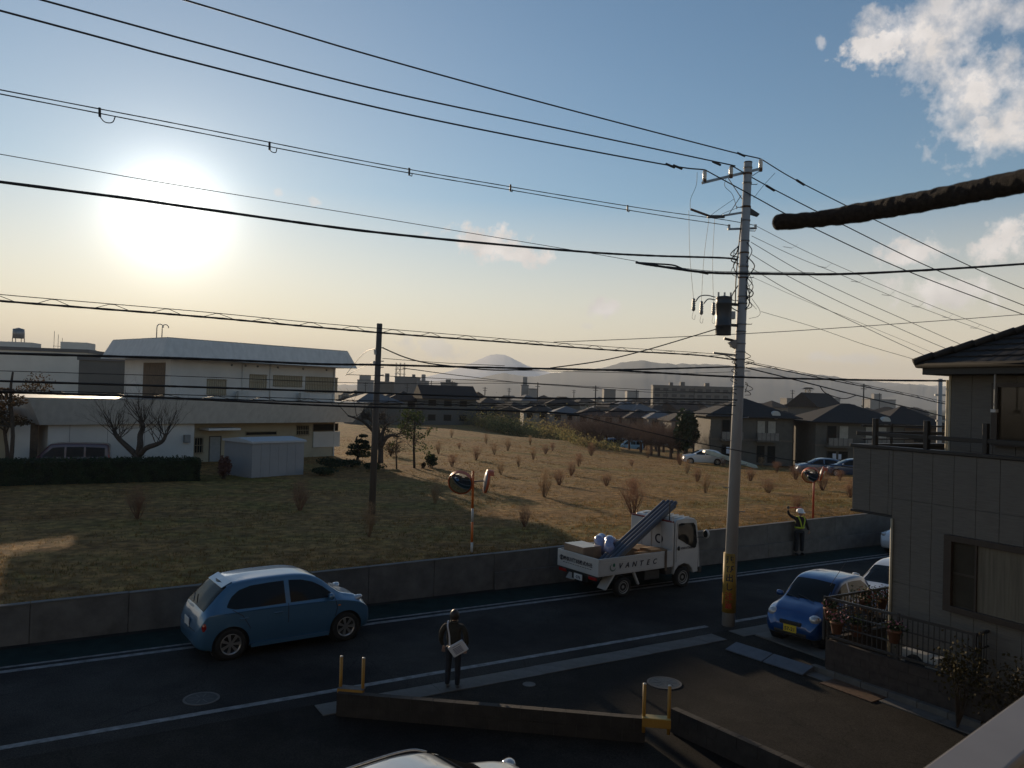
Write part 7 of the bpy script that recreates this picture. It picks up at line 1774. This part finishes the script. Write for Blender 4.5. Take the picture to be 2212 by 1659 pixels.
LV = [(0, 0, .95, .13, .11), (-.09, 0, .86, .09), (-.095, -.005, .50, .068), (-.10, .015, .12, .055), (-.10, 0, .07, .045), (.09, 0, .86, .09), (.095, -.005, .50, .068), (.105, .015, .12, .055), (.105, 0, .07, .045)]
skin('trousers', LV, [(0, 1), (1, 2), (2, 3), (3, 4), (0, 5), (5, 6), (6, 7), (7, 8)], trs, wm, 2)
shoe = M_('grey_shoes', (.12, .12, .12), .6)
for x in (-.10, .105): skin('shoe', [(x, .05, .045, .042, .04), (x, -.03, .05, .045, .045), (x, -.13, .04, .045, .034), (x, -.17, .035, .035, .028)], [(0, 1), (1, 2), (2, 3)], shoe, wm, 1)
skin('neck', [(0, 0, 1.44, .052), (0, -.01, 1.52, .048)], [(0, 1)], skinm, wm, 1)
head(wm, (0, -.02, 1.60), R(6))
hand(wm, (-.225, -.10, .875), Matrix.Rotation(R(15), 4, 'X'), .9, .5); hand(wm, (.225, -.10, .875), Matrix.Rotation(R(15), 4, 'X') @ Matrix.Rotation(R(180), 4, 'Z'), .9, .5)
part('collar', MB().lathe([(.075, 1.43), (.085, 1.46), (.078, 1.49), (.068, 1.485)], 18, None, False), jack, wm, True)
bagw = M_('white_bag', (.52, .53, .56), .6, var=.05)
bt = thing('shoulder_bag', 'white shoulder bag with dark print on the back of the standing person', 'bag', (wp_.x, wp_.y, .012), R(180 - 8)); bt.scale = (1.0, .98, .90)
# strap from her left shoulder (image left) down to the bag on the right hip
part('strap', MB().tube(catmull([(.10, -.12, 1.36), (.115, .03, 1.475), (.10, .155, 1.40), (.06, .165, 1.2), (.04, .175, .98), (-.02, .19, .88)], 8), .020, 4).tube([(.1, -.12, 1.36), (-.1, -.15, 1.0), (-.24, -.05, .98), (-.25, .12, 1.0)], .018, 4), bagw, bt)
TB = Matrix.Translation((-.135, .215, .955)) @ Matrix.Rotation(R(4), 4, 'Z') @ Matrix.Rotation(R(35), 4, 'Y')
part('bag_body', MB().box((-.17, -.035, -.125), (.17, .035, .125)), bagw, bt, T=TB, bevel=.015)
mb = MB()
for i in range(5): mb.box((-.09, .0355, -.085 + i * .028), (.10, .0375, -.085 + i * .028 + .014))
mb.box((-.10, .0355, .07), (.08, .0375, .08)); part('print', mb, M_('bag_print', (.08, .08, .14), .6), bt, T=TB)
# flagman in a white helmet
gp_ = G(1726, 1199, .004)
gd = thing('person', 'guard in white helmet and reflective vest with one arm raised, standing by the retaining wall', 'person', (gp_.x, gp_.y, .006), R(18)); gd.scale = (1.12, 1.1, 1.0)
gj = M_('guard_jacket', (.022, .014, .016), .85, var=.25, scale=10, bump=.3, bscale=30); gt_ = M_('guard_trousers', (.010, .012, .018), .85, var=.2, scale=10)
GV = [(0, 0, .98, .16, .12), (0, 0, 1.14, .165, .13), (0, 0, 1.30, .18, .13), (0, 0, 1.42, .16, .10), (0, 0, 1.49, .06, .06),
      (-.19, 0, 1.43, .068), (-.33, .02, 1.50, .058), (-.45, .02, 1.60, .05), (-.52, -.02, 1.76, .040),
      (.19, 0, 1.42, .066), (.25, .0, 1.26, .06), (.31, .0, 1.10, .05), (.35, -.04, .96, .042)]
skin('jacket', GV, [(0, 1), (1, 2), (2, 3), (3, 4), (3, 5), (5, 6), (6, 7), (7, 8), (3, 9), (9, 10), (10, 11), (11, 12)], gj, gd, 2)
skin('trousers', [(0, 0, .98, .13, .115), (-.10, 0, .88, .10), (-.115, .0, .50, .078), (-.13, .01, .12, .075), (.10, 0, .88, .10), (.11, .0, .50, .078), (.12, .01, .12, .072)], [(0, 1), (1, 2), (2, 3), (0, 4), (4, 5), (5, 6)], gt_, gd, 2)
for x in (-.13, .12): skin('boot', [(x, .05, .05, .05, .05), (x, -.05, .055, .05, .05), (x, -.16, .04, .048, .038)], [(0, 1), (1, 2)], black_pl, gd, 1)
skin('neck', [(0, 0, 1.47, .055), (0, -.01, 1.55, .05)], [(0, 1)], skinm, gd, 1)
head(gd, (0, -.02, 1.64), R(0), hair=False)
hel = part('helmet', MB().lathe([(.125, 0), (.135, -.004), (.128, .012), (.124, .05), (.108, .095), (.075, .125), (.03, .14), (.001, .142)], 24, Matrix.Diagonal((1, 1.12, 1, 1))), M_('helmet_white', (.7, .7, .7), .3, coat=.5), gd, True, Matrix.Translation((0, -.01, 1.675)))
part('visor', MB().add([(.135 * math.cos(a) * f_, .135 * 1.12 * math.sin(a) * f_ , -.002 - (f_ - 1) * .06) for a in [R(205 + 130 * k_ / 10) for k_ in range(11)] for f_ in (1.0, 1.3)], [(2 * k_, 2 * k_ + 1, 2 * k_ + 3, 2 * k_ + 2) for k_ in range(10)]), M_('helmet_white', (.7, .7, .7), .3), hel)
vest = M_('reflective_yellow', (.42, .50, .03), .45, var=.1); 
part('vest_belt', MB().lathe([(.176, 1.05), (.182, 1.055), (.183, 1.105), (.177, 1.11)], 26, Matrix.Diagonal((1, .80, 1, 1)), False), vest, gd, True)
for sx2 in (-1, 1):
    pts = catmull([(sx2 * .03, -.150, 1.10), (sx2 * .07, -.158, 1.25), (sx2 * .105, -.13, 1.40), (sx2 * .11, -.02, 1.505), (sx2 * .09, .11, 1.42), (sx2 * .04, .15, 1.2), (sx2 * .02, .15, 1.1)], 5)
    part('vest_strap', MB().tube(pts, .022, 6), vest, gd)
hand(gd, (-.525, -.03, 1.80), Matrix.Rotation(R(180), 4, 'X'), .95, .9, M_('white_glove', (.10, .09, .09), .8)); hand(gd, (.36, -.05, .93), Matrix.Rotation(R(10), 4, 'X'), .95, .4)
bt2 = thing('baton', 'red signal baton held level above the guard\'s head', 'baton', (gp_.x, gp_.y, .006), R(18)); bt2.scale = (1.12, 1.1, 1.0)
part('tube', MB().tube([(-.50, -.09, 1.86), (-.02, -.10, 1.87)], .022, 12), M_('baton_red', (.50, .06, .02), .35), bt2, True); part('grip', MB().tube([(-.63, -.09, 1.858), (-.50, -.09, 1.86)], .017, 10), black_pl, bt2, True)
# ------------------------------------------------------------------ haze
hm = bpy.data.materials.new('haze_air'); hm.use_nodes = True; t = hm.node_tree; t.nodes.clear()
pv = t.nodes.new('ShaderNodeVolumePrincipled'); ou = t.nodes.new('ShaderNodeOutputMaterial'); t.links.new(pv.outputs[0], ou.inputs['Volume'])
pv.inputs['Color'].default_value = (.86, .91, .97, 1); pv.inputs['Density'].default_value = 1.3e-4; pv.inputs['Anisotropy'].default_value = 0.0
o = part('haze', MB().box((-12000, -150, -9), (14000, 9200, 450)), hm, None); o['kind'] = 'stuff'; o['label'] = 'thin pale air haze in front of the far hills'
